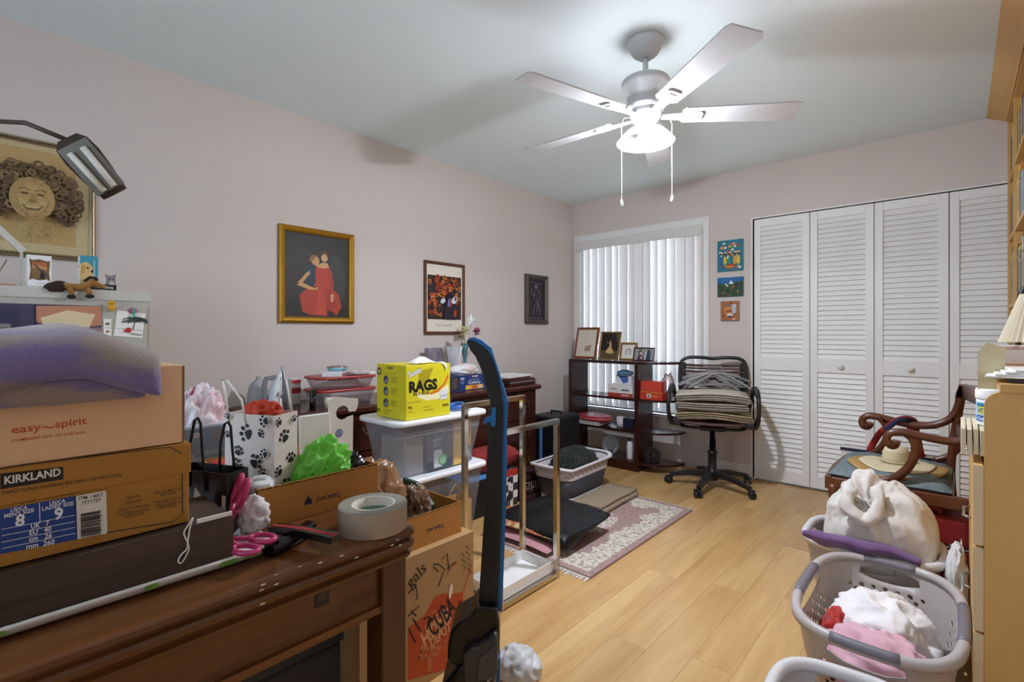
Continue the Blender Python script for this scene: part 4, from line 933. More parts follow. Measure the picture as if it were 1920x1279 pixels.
for x, y, s, a in ((-.07, .165, .021, 70), (-.035, .166, .011, -60), (-.093, .125, .014, -30), (-.098, .095, .017, -60), (-.048, .105, .019, -50), (-.12, .16, .01, 30), (-.118, .06, .013, 80), (-.085, .055, .011, -20), (-.06, .05, .017, -30), (-.022, .05, .011, 60), (-.02, .125, .012, 70), (-.115, .2, .009, 20), (-.018, .195, .014, 100), (-.05, .02, .014, 10), (-.1, .018, .013, 40), (-.022, .085, .012, 40)): I += paw(x, y, s, a)
pr(t, (0, 0, 0), XP, ZP, [i_ for i_ in I], 'paw_print')
I = []
for x, y, s, a in ((.03, .155, .018, 30), (.048, .105, .015, 0), (.012, .085, .014, 60), (.012, .19, .011, 80), (.03, .05, .018, 40), (.055, .06, .012, -30), (.055, .19, .01, 20)): I += paw(x, y, s, a)
pr(t, (0, 0, 0), YP, ZP, I, 'paw_print')
for yy, x0_, dx in ((-.001, -.118, -.018), (bd_ * .9, -.05, .012)):
    MB().tube([(x0_, yy, bh - .02), (x0_ + dx * .6 + .002, yy, bh + .04), (x0_ + dx, yy, bh + .073), (x0_ + dx + .014, yy, bh + .07), (x0_ + .034, yy, bh + .03), (x0_ + .045, yy, bh - .02)], .0022, 8).build('cord_handle', mat('cord_white', 'e6e2da', .8), t)
blob((.045, .025, .028), 21, .5, 2, 4, (-.06, .034, bh - .004), -.9, .2).build('tissue', mat('red_tissue', 'd8492c', .7, bump=.4, transl=.2), t)
# rest of the carton's contents
def on_c(u, v, x): return on_x(u, v, x)
p = on_c(487, 897, -1.045)
t = thing('cotton_roll', 'white roll in a clear plastic wrapper at the front of the carton', 'roll', (-1.045, p.y, DZ + .004))
MB().lathe([(.02, .03), (.022, .032), (.022, .076), (.02, .078)], 24).build('roll', mat('cotton_white', 'efece6', .9, bump=.4), t)
b = MB(); b.lathe([(.026, 0), (.027, .03), (.026, .08), (.02, .088), (.012, .092)], 20).xf(Matrix.Translation((0, 0, 0))); b.build('wrapper', clear('wrap_clear', 'ffffff', .12, .12, .3), t)
t = thing('clear_tray_pack', 'small clear plastic blister pack beside the white roll', 'package', (-1.04, on_c(525, 905, -1.04).y, DZ + .004))
MB().box((-.012, -.026, 0), (.012, .02, .066), .005, seg=2).build('blister', clear('wrap_clear', 'ffffff', .12, .12, .3), t)
p = on_c(592, 815, -1.2)
t = thing('white_pouch', 'plain white paper pouch standing behind the paw print bag', 'pouch', (-1.2, p.y, DZ + .004))
b = MB().box((-.006, -.038, 0), (.006, .042, .175), .003)
b.xf(rot('Y', -4)); b.build('pouch', mat('pouch_white', 'e2dfd6', .5, bump=.2, bscale=60), t)
p = on_c(638, 800, -1.22)
t = thing('door_hanger_card', 'white door-hanger card with a blue round emblem standing in the carton', 'card', (-1.22, p.y, DZ + .004))
hh = on_c(640, 745, -1.22).z - DZ
M = Matrix(((0, 0, 1, 0), (1, 0, 0, 0), (0, 1, 0, 0), (0, 0, 0, 1))) 
arc = [(.006 + .019 * math.cos(R(a)), hh - .045 + .019 * math.sin(R(a))) for a in (0, 30, 60, 90, 120, 150, 180, 210, 240, 270, 300)]
poly = [(-.035, 0), (.035, 0), (.037, hh - .055)] + [(.02, hh - .058)] + arc[::-1][0:1] + arc[::-1][1:] + [(.045, hh - .045), (.052, hh - .03), (.052, hh - .012), (-.02, hh), (-.034, hh - .01)]
MB().prism(poly, 0, .0014, M).build('card', mat('card_white', 'f0eee9', .6), t)
pr(t, (.0014, 0, 0), YP, ZP, [('ring', -.004, hh - .098, .008, .0105, '3c4f9a'), ('e', -.004, hh - .098, .0075, .0075, 'aab4d8'), ('r', -.006, hh - .104, .0015, .012, '3c4f9a'), ('r', -.0025, hh - .104, .0015, .012, '3c4f9a'), ('t', 'Thank You!', -.028, hh - .137, .0065, '3a3f52', .056), ('r', -.028, hh - .146, .02, .002, '6a6e80'), ('r', -.028, hh - .152, .026, .002, '8a8e9a')], 'print')
p = on_c(628, 842, -1.14)
t = thing('blue_brochure', 'folded blue and white brochure in front of the door-hanger card', 'brochure', (-1.14, p.y, DZ + .004))
MB().box((-.003, -.028, 0), (.003, .028, .108), .001).xf(rot('Y', -6)).build('brochure', mat('brochure_white', 'dfe0e2', .4), t)
pr(t, (.0035 - .0113, 0, .108 - .0405), YP, (-.105, 0, .995), [('r', -.028, .0, .056, .04, '2f5a9c'), ('r', -.018, .026, .036, .003, 'dfe6f2'), ('r', -.014, .02, .03, .002, 'b8c6e0')], 'print')
t = thing('green_plastic_bag', 'bunched bright green plastic bag in the carton', 'bag', (-1.075, .545, DZ + .004))
b = blob((.050, .056, .064), 31, .42, 1.6, 6, (0, 0, .072), -.95, .2)
for p in b.v: p.y += .3 * max(0, p.z - .08); p.z += -.25 * max(0, -p.y - .01)
b.build('bag', mat('green_film', '8ee35a', .3, var=.12, scale=40, transl=.35), t)
t = thing('black_plastic_bag', 'small knotted black plastic bag at the back corner of the carton', 'bag', (-1.07, .621, DZ + .004))
b = blob((.03, .026, .045), 41, .5, 2.4, 4, (0, 0, .05), -.9, .25); b.build('bag', mat('black_film', '120f0f', .25), t)
t = thing('red_packet', 'flat red packet at the left back of the carton', 'packet', (-1.30, .43, DZ + .004))
MB().box((-.03, -.032, 0), (.02, .03, .075), .004).build('packet', mat('red_packet', 'c2352a', .4), t)
# blue package and pink bag behind the carton
t = thing('blue_package', 'flat blue and grey packaged box standing behind the carton', 'package', (-1.42, .40, DZ))
MB().box((-.015, -.065, 0), (.015, .065, .148), .003).build('carton', mat('package_grey', '8d9299', .4, var=.15, scale=40), t)
pr(t, (.015, 0, 0), YP, ZP, [('r', -.063, .075, .126, .07, '2f5486'), ('ring', -.01, .13, .004, .007, 'd8c8cc'), ('e', -.01, .13, .004, .004, 'c89098'), ('r', .024, .108, .028, .03, '4a4f5c'), ('e', -.04, .06, .03, .035, 'a09c94'), ('r', -.002, .045, .06, .045, '7b8288'), ('r', .005, .068, .05, .01, '5d6470'), ('r', .01, .05, .03, .008, '666e78')], 'print')
MB().box((-.019, -.069, 0.0), (.019, .069, .152), .004).build('wrap', clear('wrap_clear', 'ffffff', .12, .12, .3), t)
t = thing('pink_tissue_bag', 'crumpled pink and white plastic bag resting behind the blue package', 'bag', (-1.47, .405, DZ))
b = blob((.035, .062, .12), 51, .4, 2, 5, (0, 0, .115), -.95, .2)
for p in b.v: p.y += .12 * max(0, p.z - .12)
b.build('bag', mix2('pink_film', 'e0b8c0', 'e4dcdc', 14, .35, .3, 60, .1), t)
MB().prism([(-.03, .2), (-.002, .245), (.045, .215), (.03, .19)], -.002, .002, M).build('torn_flap', mat('flap_red', 'b8606a', .5, var=.3, scale=90), t)
MB().prism([(-.085, .14), (-.04, .19), (-.03, .185), (-.06, .13)], -.004, 0, M).build('yellow_corner', mat('yellow_corner', 'c0a650', .5), t)

# ================================================================== dresser along the left wall and what stands on it
MAH = wood('mahogany', '4a1f14', '260d08', 1, 8, .25, .08, contrast=.8, bump=.05)
MAHZ = wood('mahogany_up', '4a1f14', '260d08', 2, 8, .25, .08, contrast=.8, bump=.05)
BRASS = mat('aged_brass', '6f5a35', .35, .85, var=.2, scale=80)
DT = .746
ds = thing('dresser', 'long dark mahogany dresser with brass bail pulls along the left wall', 'dresser', (-2.66, 1.985, 0))
MB().box((-.235, -1.02, .04), (.2, 1.02, .71), .004).build('carcass', MAHZ, ds)
loft([[(x, y, z) for x, y in rrect(.50 - 2 * i_, 2.08 - 2 * i_, .02)] for i_, z in ((.012, .708), (.004, .714), (0, .722), (0, .734), (.006, .742), (.014, DT))], True, True, False).build('top', MAH, ds)
b = MB(); b.box((-.23, -1.03, 0), (.215, 1.03, .06), .006); b.build('plinth', MAH, ds)
for k in range(3):
    for j in range(3):
        y0, y1 = -1.0 + k * .668, -1.0 + k * .668 + .655; z0, z1 = .075 + j * .21, .075 + j * .21 + .2
        b = MB(); b.grid(lambda u, v: (.205 + .018 * math.sin(PI * u), y0 + (y1 - y0) * u, z0 + (z1 - z0) * v), 14, 1)
        b.grid(lambda u, v: (.2 + (.005 + .018 * math.sin(PI * u)) * v, y0 + (y1 - y0) * u, z1), 14, 1); b.grid(lambda u, v: (.2 + (.005 + .018 * math.sin(PI * u)) * v, y0 + (y1 - y0) * u, z0), 14, 1)
        d = b.build('drawer', MAHZ, ds)
        for yy in (y0 + .17, y1 - .12):
            zz = (z0 + z1) / 2 + .015; x_ = .205 + .018 * math.sin(PI * (yy - y0) / (y1 - y0))
            b = MB(); b.tube([(x_ + .004, yy - .036, zz), (x_ + .016, yy - .034, zz - .018), (x_ + .018, yy - .016, zz - .03), (x_ + .018, yy, zz - .026), (x_ + .018, yy + .016, zz - .03), (x_ + .016, yy + .034, zz - .018), (x_ + .004, yy + .036, zz)], .0032, 6)
            for s_ in (-.036, .036): b.ball((x_ + .004, yy + s_, zz), (.006, .01, .012), 1)
            b.build('pull', BRASS, d)
def rbin(w_, d_, h_, tp, r=.03, th=.0025, n=5):
    """thin-walled tapering tub: open at the top"""
    a, c = rrect(w_ - 2 * tp, d_ - 2 * tp, r, n), rrect(w_, d_, r, n); ai, ci = rrect(w_ - 2 * tp - 2 * th, d_ - 2 * tp - 2 * th, r, n), rrect(w_ - 2 * th, d_ - 2 * th, r, n)
    return loft([[(x, y, 0) for x, y in a], [(x, y, h_) for x, y in c], [(x, y, h_) for x, y in ci], [(x, y, th) for x, y in ai]], True, True)
CLR = clear('tub_clear', 'f2eef0', .07, .18, .1)
RED = mat('lid_red', 'a8322c', .35)
for k, (z, w_, d_, h_, lb) in enumerate(((DT, .215, .345, .083, 'lower of two clear food tubs with red lids on the dresser'), (DT + .0905, .21, .34, .062, 'upper of two clear food tubs with red lids, packages stacked on it'))):
    t = thing('food_tub', lb, 'container', (-2.60, 1.435, z), R(-3), 'red-lidded tubs')
    rbin(w_, d_, h_, .022, .04).build('tub', CLR, t)
    loft([[(x, y, zz) for x, y in rrect(w_ + .012 - 2 * i_, d_ + .012 - 2 * i_, .045, 6)] for i_, zz in ((.003, h_ - .006), (0, h_ - .006), (0, h_ + .004), (.004, h_ + .007), (.014, h_ + .005))], True, True).build('lid', RED, t)
    if k: 
        b = MB()
        for j in range(4): b.merge(blob((.07, .13 - .02 * j, .01), 60 + j, .2, 2, 3, (0, .01 * j - .01, .014 + j * .011), -1))
        stuff(b.build('folded_liners', mat('liner_cream', 'ded8cc', .7), t))
TP = DT + .1595
t = thing('blue_end_carton', 'flat white carton with a blue end panel on the red-lidded tubs', 'package', (-2.57, 1.37, TP), R(-32))
MB().box((-.075, -.05, 0), (.075, .05, .024), .002).build('carton', mat('carton_white', 'd9dcde', .5, var=.06, scale=60), t)
pr(t, (-.075, -.05, 0), XP, ZP, [('r', .004, .001, .142, .022, '2e5c9e'), ('r', .03, .009, .09, .004, '7fa0cc'), ('r', .03, .015, .09, .002, '5a82b8')], 'end_panel')
t = thing('foil_pie_tin', 'round foil tin with a teal base on top of the stacked packages', 'tin', (-2.63, 1.43, TP + .0245))
MB().lathe([(0, 0), (.05, 0), (.058, .018), (.054, .018)], 32).build('base', mat('tin_teal', '7fb6bc', .35), t)
b = MB(); b.lathe([(.058, .018), (.06, .021), (.05, .024), (.03, .027), (0, .026)], 32); b.build('foil_top', mat('foil', 'a08a84', .25, .8, bump=1.5, bscale=60), t)
t = thing('cling_packet', 'clear plastic packet of napkins spread over the right end of the tubs', 'package', (-2.56, 1.525, TP), R(12))
blob((.07, .07, .012), 71, .3, 2.4, 4, (0, 0, .010), -.85).build('packet', clear('cling_clear', 'f0ecea', .4, .2, .3), t)
MB().lathe([(0, .0195), (.03, .0195), (.03, .023), (0, .023)], 20, (.02, .02, 0)).build('label_disc', mat('label_cream', 'cfc0b4', .5), t)
t = thing('white_lid_stack', 'two small white plastic lids on the right end of the tubs', 'lid', (-2.515, 1.575, TP + .0005), 0)
for k in range(2): MB().lathe([(0, 0), (.026, 0), (.028, .003), (.026, .007), (0, .007)], 20, (0, 0, k * .0075)).build('lid', mat('tray_white', 'ece9e2', .4), t)
# iron
ir = thing('steam_iron', 'white steam iron with grey handle standing on its heel on the dresser', 'iron', (-2.60, 1.075, DT), R(-8))
W1 = mat('iron_white', 'dfe0e0', .3); G1 = mat('iron_grey', '77777c', .35)
rings = []
for z, hy, hx in ((0, .045, .05), (.05, .048, .056), (.1, .04, .05), (.15, .028, .036), (.19, .014, .018), (.215, .003, .003)):
    off = .035 + .0; rings.append([(hx * math.cos(a), off - hy + hy * math.sin(a) if math.sin(a) < .2 else off - hy + hy * .2, z) for a in [2 * PI * k / 20 for k in range(20)]])
for rg in rings:
    for i, p in enumerate(rg): rg[i] = (p[0], p[1] + .12 * (.215 - p[2]), p[2])
loft(rings).build('body', W1, ir)
sp = MB(); poly = [(-.056, .0), (-.056, .06), (-.045, .13), (-.022, .2), (0, .23), (.022, .2), (.045, .13), (.056, .06), (.056, 0)]
sp.prism(poly, 0, .008, Matrix(((1, 0, 0, 0), (0, -.12, 1, .053), (0, 1, .12, 0), (0, 0, 0, 1)))); sp.build('soleplate', mat('soleplate_steel', 'b8bac0', .3, .7), ir)
MB().tube([(0, .0, .17), (0, -.045, .165), (0, -.055, .12), (0, -.05, .06), (0, -.045, .015), (0, -.01, .008)], .013, 10).build('handle', G1, ir)
MB().lathe([(0, 0), (.018, 0), (.018, .008), (0, .01)], 20).xf(Matrix.Translation((.045, .01, .085)) @ Matrix.Rotation(PI / 2, 4, 'Y')).build('dial', G1, ir)
t = thing('frosted_bottle', 'rounded frosted white bottle standing behind the iron', 'bottle', (-2.78, 1.06, DT))
MB().lathe([(0, 0), (.05, .002), (.055, .02), (.055, .075), (.045, .115), (.025, .14), (.013, .15), (.013, .165), (0, .166)], 28).build('bottle', clear('frosted', 'cdd0d4', .55, .35, .2), t)
t = thing('red_box', 'small red and white carton behind the iron', 'box', (-2.78, 1.25, DT))
MB().box((-.03, -.025, 0), (.03, .025, .14), .002).build('carton', mat('carton_cream', 'd8d0ca', .5), t); pr(t, (.03, -.025, 0), YP, ZP, [('r', 0, .115, .05, .02, 'b8323a'), ('r', 0, .06, .05, .03, 'a83038')], 'print')
t = thing('black_spray_bottle', 'small black bottle with a spray cap beside the tubs', 'bottle', (-2.50, 1.222, DT))
MB().lathe([(0, 0), (.015, 0), (.016, .05), (.01, .06), (.01, .066)], 16).build('bottle', mat('glossy_black', '0f0f10', .22), t)
MB().box((-.012, -.014, .064), (.012, .018, .1), .004).build('spray_cap', mat('black_plastic', '141414', .35), t)
t = thing('cream_jar', 'small beige jar with a shiny cream cap beside the tubs', 'jar', (-2.46, 1.29, DT))
MB().lathe([(0, 0), (.02, 0), (.021, .03)], 18).build('jar', mat('jar_beige', 'a8957c', .4), t); MB().lathe([(.0215, .028), (.022, .03), (.022, .056), (.02, .058), (0, .058)], 20).build('cap', mat('cap_cream', 'd9cdb8', .25), t)
# cutlery box and things around it
t = thing('cutlery_box', 'navy blue box of clear plastic cutlery on the dresser', 'box', (-2.52, 2.185, DT))
MB().box((-.13, 0, 0), (0, .318, .104), .0015).build('carton', mat('navy_card', '22386e', .4), t)
I = [('r', 0, 0, .318, .104, '223a72'), ('r', 0, .004, .075, .096, '2e2a30')] + [('l', [(.008 + .012 * k, .02), (.012 + .012 * k, .09)], .003, ['8a8078', '6a625c', 'a89c90'][k % 3]) for k in range(5)]
I += [('t', '360', .084, .075, .017, 'e8e8ec', .035, 'l', .02), ('r', .084, .06, .034, .004, '8a94b8'), ('r', .084, .05, .034, .004, '8a94b8'), ('r', .19, .09, .055, .009, 'e6e2dc'), ('r', .195, .092, .03, .005, 'b83a34'),
      ('t', 'Crystal Clear', .165, .068, .0095, 'cdd6ea', .1), ('t', 'Cutlery', .155, .044, .02, 'f0f0f2', .118, 'l', .01), ('r', .13, .006, .06, .03, 'e2a63a'), ('r', .19, .006, .055, .03, 'c9803a'), ('r', .245, .006, .055, .03, 'd8a878'),
      ('e', .15, .018, .014, .01, 'f0cc5a'), ('e', .21, .02, .016, .006, 'a84a2a', 20), ('e', .27, .02, .014, .009, 'e8cfa8')]
pr(t, (0, 0, 0), YP, ZP, I, 'print')
t = thing('pale_tissue_bag', 'pale pink and white knotted plastic bag lying on the cutlery box', 'bag', (-2.59, 2.36, DT + .1045))
blob((.06, .125, .042), 81, .3, 1.7, 4, (0, 0, .034), -.85, .12).build('bag', mix2('tissue_pink_white', 'e8c9c2', 'dfe2e0', 9, .4, .3, 80, .08), t)
t = thing('grey_floral_pouch', 'grey patterned pouch standing at the right end of the cutlery box', 'pouch', (-2.54, 2.53, DT))
MB().box((-.05, -.018, 0), (0, .04, .105), .008, seg=2).build('pouch', mix2('grey_floral', '8a8286', 'b8b2b2', 60, .7, .3, 200, .03), t)
t = thing('photo_canvas', 'purple-grey photo canvas leaning on the wall behind the yellow box', 'picture', (-2.80, 2.295, DT)); t.rotation_euler = (0, R(-8), R(0))
MB().box((-.012, -.075, 0), (.012, .075, .29), .002).build('canvas', mix2('photo_grey', '6d6470', '9a939a', 28, .5, .2, 200, .12, (1, 1, .4)), t)
vs_ = thing('flower_vase', 'slim teal glass vase of artificial flowers on the dresser', 'vase', (-2.70, 2.475, DT))
MB().lathe([(.0, 0), (.03, .001), (.03, .012), (.012, .06), (.010, .15), (.014, .22), (.022, .27), (.028, .32), (.026, .32), (.012, .22)], 20).build('vase', clear('teal_glass', '6fb0b8', .4, .08, .25), vs_)
def flower(nm, c, r, hx, n, seed, stem_to):
    q = random.Random(seed); b = MB()
    for k in range(n):
        a, e = q.uniform(0, 2 * PI), q.uniform(-.4, 1.3); d_ = Vector((math.cos(a) * math.cos(e), math.sin(a) * math.cos(e), math.sin(e))); s_ = d_.cross(Vector((0, 0, 1))); s_ = (s_ if s_.length > .1 else Vector((1, 0, 0))).normalized()
        o = Vector(c); b.add([o, o + d_ * r * .6 + s_ * r * .12, o + d_ * r * q.uniform(.85, 1.1), o + d_ * r * .6 - s_ * r * .12], [(0, 1, 2, 3)], True)
    h = b.build(nm, mat('petal_' + hx, hx, .7, transl=.2), vs_)
    MB().tube([stem_to, (Vector(stem_to) + Vector(c)) / 2 + Vector((.0, .006, 0)), c], .0022, 5).build('stem', mat('stem_tan', '8a7a4c', .7), h)
flower('yellow_flower', (0.03, -.035, .40), .05, 'd9d3a0', 90, 1, (0, 0, .2))
flower('pink_flower', (0.03, .09, .395), .048, 'b8688e', 100, 2, (0, .004, .2))
flower('dry_flower', (0.03, -.06, .355), .04, 'b0a890', 60, 3, (0, -.003, .2))
b = MB(); st = [(.055 * (1 if k % 2 == 0 else .55) * math.cos(2 * PI * k / 10 + .3), .055 * (1 if k % 2 == 0 else .55) * math.sin(2 * PI * k / 10 + .3)) for k in range(10)]
c_ = (.02, .045, .485); n0 = len(b.v)
for x, y in st: b.v.append(Vector((c_[0], c_[1] + x, c_[2] + y)))
for x in (.016, -.016): b.v.append(Vector((c_[0] + x, c_[1], c_[2])))
for k in range(10):
    for ap_ in (10, 11): b.f.append([k, (k + 1) % 10, ap_]); b.sm.append(False); b.c.append(None)
sf = b.build('star_flower', mat('star_white', 'd6dad8', .4), vs_); MB().tube([(0, .002, .2), (.01, .03, .35), c_], .0022, 5).build('stem', mat('stem_tan', '8a7a4c', .7), sf)
t = thing('cellophane_sleeve', 'crumpled clear cellophane sleeve beside the flower vase', 'wrapper', (-2.73, 2.40, DT))
b = MB(); b.lathe([(.03, 0), (.035, .1), (.05, .22), (.062, .3)], 14, cap=False)
for p in b.v: p += Vector((nz(p, 22, 1), nz(p, 22, 2), 0)) * .02
b.build('sleeve', clear('cellophane', 'e8eaee', .3, .15, .3), t)
t = thing('dark_picture_boards', 'flat stack of dark framed boards on the right end of the dresser', 'frame', (-2.60, 2.86, DT + .0005), R(4))
for k, (z, s_) in enumerate(((0, 0), (.017, .012), (.032, -.01))): MB().box((-.13, -.17 + s_, z), (.13, .16 + s_, z + .0145), .002).build('board', [MAH, mat('board_grey', '6a625a', .5), MAH][k], t)
t = thing('white_serving_tray', 'shallow white tray on top of the dark boards at the dresser end', 'tray', (-2.60, 2.85, DT + .048), R(4))
loft([[(x, y, z) for x, y in rrect(.24 - 2 * i_, .34 - 2 * i_, .03)] for i_, z in ((.02, 0), (.004, .012), (0, .022), (.003, .022), (.01, .012), (.024, .005))], True, True).build('tray', mat('tray_white2', 'dededc', .45), t)

# ================================================================== stacked storage boxes and the yellow rag box
BODY = clear('bin_clear', 'eef0f4', .05, .12, .07); LID = mat('bin_lid_white', 'e9eaec', .4)
def storage_bin(name, label, loc, w_, d_, h_, tp):
    t = thing(name, label, 'container', loc, 0, 'clear lidded storage bins')
    rbin(w_ - .03, d_ - .03, h_ - .012, tp, .045, .003).build('bin', BODY, t)
    loft([[(x, y, z) for x, y in rrect(w_ - 2 * i_, d_ - 2 * i_, .05, 6)] for i_, z in ((.004, h_ - .024), (0, h_ - .02), (0, h_ - .008), (.003, h_ - .002), (.012, h_), (.028, h_), (.032, h_ - .003))], True, True).build('lid', LID, t)
    MB().tube([(x, y, h_ * .72) for x, y in rrect(w_ - .034 - tp * .5, d_ - .034 - tp * .5, .045, 6)], .0025, 5, True).build('rib', BODY, t)
    return t
SX, SY = -2.005, 1.568
storage_bin('storage_bin', 'lower clear storage bin with white lid, standing on the floor', (SX, SY, 0), .35, .575, .474, .05)
storage_bin('storage_bin', 'upper clear storage bin with white lid, holding boxes, under the yellow carton', (SX, SY, .4745), .35, .575, .27, .045)
ZB = .4745 + .0035
def inner(name, label, y0, y1, x0, x1, h_, hx, pri=None, cat='box'):
    t = thing(name, label, cat, ((x0 + x1) / 2, (y0 + y1) / 2, ZB)); w_, d_ = (x1 - x0) / 2, (y1 - y0) / 2
    MB().box((-w_, -d_, 0), (w_, d_, h_), .004).build('carton', mat('in_' + name, hx, .6), t)
    if pri: pr(t, (w_, -d_, 0), YP, ZP, pri, 'print')
    return t
inner('slate_box', 'dark slate box lettered heavy duty inside the upper storage bin', 1.485, 1.645, -2.02, -1.885, .225, '474e5e', [('t', 'HEAVY', .035, .135, .017, 'b8bcc4', .055, 'l', .01), ('t', 'DUTY', .038, .112, .017, 'b8bcc4', .048, 'l', .01), ('ring', .075, .175, .022, .026, '8a909c'), ('r', .04, .012, .05, .085, 'c9ccca'), ('e', .095, .045, .028, .028, '62a86a'), ('e', .095, .045, .02, .02, '9fd0a0'), ('r', .08, .02, .03, .004, '4c8c58')])
inner('amber_packet', 'amber wavy-striped packet inside the upper storage bin', 1.65, 1.745, -1.99, -1.885, .215, 'd3ab5e', [('l', [(.01 + .018 * k, .02 + .02 * j + .008 * math.sin(k * 2)) for k in range(5)], .004, ['e2c487', 'c29748'][j % 2]) for j in range(9)], 'packet')
inner('orange_folder', 'orange and grey folder at the right inside the upper storage bin', 1.75, 1.79, -2.03, -1.90, .22, 'dba750', [('r', 0, 0, .04, .08, '6a7484'), ('r', .008, .02, .02, .04, 'aab0b8')], 'folder')
inner('beige_carton', 'pale beige carton at the left inside the upper storage bin', 1.37, 1.475, -2.10, -1.90, .17, '9b9288')
RX, RY, RZ = -1.86, 1.345, .4745 + .2705
YL = mat('rag_yellow', 'd8cc1c', .5, var=.03)
rb = thing('yellow_rag_box', 'bright yellow box of rags standing on the upper storage bin', 'box', (RX, RY, RZ))
MB().box((-.235, 0, 0), (0, .262, .25), .0015).build('carton', YL, rb)
def rp_(u, v): p = on_x(u, v, RX); return (p.y - RY, p.z - RZ)
def rt(s_, ua, va, ub, vb, h, c, bo=0.0): a, b_ = rp_(ua, va), rp_(ub, vb); return ('t', s_, a[0], a[1], h, c, math.hypot(b_[0] - a[0], b_[1] - a[1]), 'l', bo, math.degrees(math.atan2(b_[1] - a[1], b_[0] - a[0])))
I = [('p', [rp_(785, 700), rp_(792, 694), rp_(812, 690), rp_(803, 715), rp_(795, 722), rp_(785, 722)], 'a89c10'),
     ('p', [rp_(782, 736), rp_(800, 741), rp_(820, 735), rp_(840, 720), rp_(841, 735), rp_(822, 748), rp_(800, 751), rp_(784, 746)], 'efe9b8'),
     ('p', [rp_(805, 737), rp_(820, 730), rp_(832, 718), rp_(840, 700), rp_(841, 707), rp_(834, 722), rp_(822, 735), rp_(808, 740)], 'd8701e'),
     rt('Scott', 766.5, 709, 791, 697, .026, '3b4a8e', .05), rt('Scott', 767, 708.6, 790.5, 697.4, .025, 'f0f0f4', .02),
     rt('RAGS', 767, 736, 820, 728.5, .047, '16150f', .05), rt('IN A BOX', 775, 742.5, 805, 738.5, .0145, '16150f', .012),
     rt('TOUT-USAGE', 765, 758, 788, 754, .0075, '8f8a1a'), rt('7X', 764.5, 768, 773, 766.5, .0125, '16150f', .02), rt('300', 829, 762.5, 840.5, 760.5, .013, '16150f', .01),
     ('r', *rp_(794, 770), .06, .002, '7a761a'), ('r', *rp_(794, 764), .045, .002, '9a961a'), ('r', *rp_(766, 774), .03, .002, '9a961a'), ('p', [rp_(825, 733), rp_(838, 728), rp_(838, 747), rp_(825, 750)], 'dcdfe2'), ('p', [rp_(826, 742), rp_(837, 738), rp_(837, 741), rp_(826, 745)], 'aeb4bc')]
pr(rb, (0, 0, 0), YP, ZP, I, 'print')
def ry_(u, v): p = on_y(u, v, RY); return (p.x - RX, p.z - RZ)
I = [('t', '300', *ry_(705, 770), .015, '16150f', .036, 'l', .02), ('ring', *ry_(711, 696), .012, .019, '26324e'), ('e', *ry_(711, 696), .012, .012, 'c9c23a'), ('t', 'RAGS', *ry_(727, 692), .012, '26324e', .043, 'l', .02), ('r', *ry_(719, 700), .1, .0015, '7a7616')]
for vv in (712, 733, 755):
    c_ = ry_(724, vv); I += [('e', c_[0], c_[1], .021, .021, '5a5c62'), ('e', c_[0] + .003, c_[1] - .003, .014, .012, '8a8c90'), ('e', c_[0] - .004, c_[1] + .006, .007, .008, '2c2e34')]
    for j in range(3): d_ = ry_(733, vv - 3 + j * 4); I.append(('r', d_[0], d_[1], .055 - .008 * j, .0025, '6f6b14'))
I += [('l', [ry_(697, 690), ry_(697, 772)], .0012, 'a39a12'), ('l', [ry_(704, 690), ry_(704, 772)], .0012, 'a39a12')]
for j in range(3): d_ = ry_(719, 768 + j * 4); I.append(('r', d_[0], d_[1], .08 - .02 * j, .002, '7a7616'))
pr(rb, (0, 0, 0), XP, ZP, I, 'print')
t = thing('white_rag', 'white rag pulled out of the top of the yellow box', 'rag', (RX - .05, RY + .15, RZ + .2505))
b = MB(); b.grid(lambda u, v: (.075 * (u - .5) * (1.2 - v), .17 * (v - .5), .028 * math.sin(PI * min(1, v * 1.4)) * (1 - (2 * u - 1) ** 2) + .004 + .006 * nz((u, v, 0), 7, 3)), 14, 20)
for p in b.v:
    if p.y > .02: p.x += (p.y - .02) * 1.05
    if p.x > .053: p.z -= (p.x - .053) * 1.6; p.x = .053 + (p.x - .053) * .25
b.build('rag', mat('rag_white', 'f0efec', .9, bump=.5, bscale=90), t, mods=[('SOLIDIFY', dict(thickness=.003, offset=1)), ('SUBSURF', dict(levels=1, render_levels=1))])
t = thing('blue_tool_handle', 'blue plastic handled tool lying right of the yellow box', 'tool', (-1.95, 1.72, RZ))
b = MB(); b.tube([(.04 * math.cos(a), .03 * math.sin(a) * 1.4, .018 + .008 * math.sin(a)) for a in [2 * PI * k / 20 for k in range(20)]], .011, 8, True); b.build('handle', mat('tool_blue', '2f62b4', .4), t)
MB().bar([(.02, -.03, .008), (.05, .06, .006)], .018, .01).build('arm', mat('tool_grey', 'a8acac', .4), t)
t = thing('purple_pouch', 'dark purple pouch behind the blue tool', 'pouch', (-2.08, 1.72, RZ)); blob((.05, .07, .045), 83, .25, 2, 3, (0, 0, .035), -.8).build('pouch', mat('pouch_purple', '3a2c4a', .7), t)
t = thing('white_tea_carton', 'small white carton with a brown side behind the purple pouch', 'box', (-2.50, 2.06, DT)); MB().box((-.08, -.06, 0), (0, .06, .075), .002).build('carton', mat('carton_white', 'd9dcde', .5), t); pr(t, (0, -.06, 0), YP, ZP, [('r', .002, .004, .05, .066, '8a7c62')], 'print')

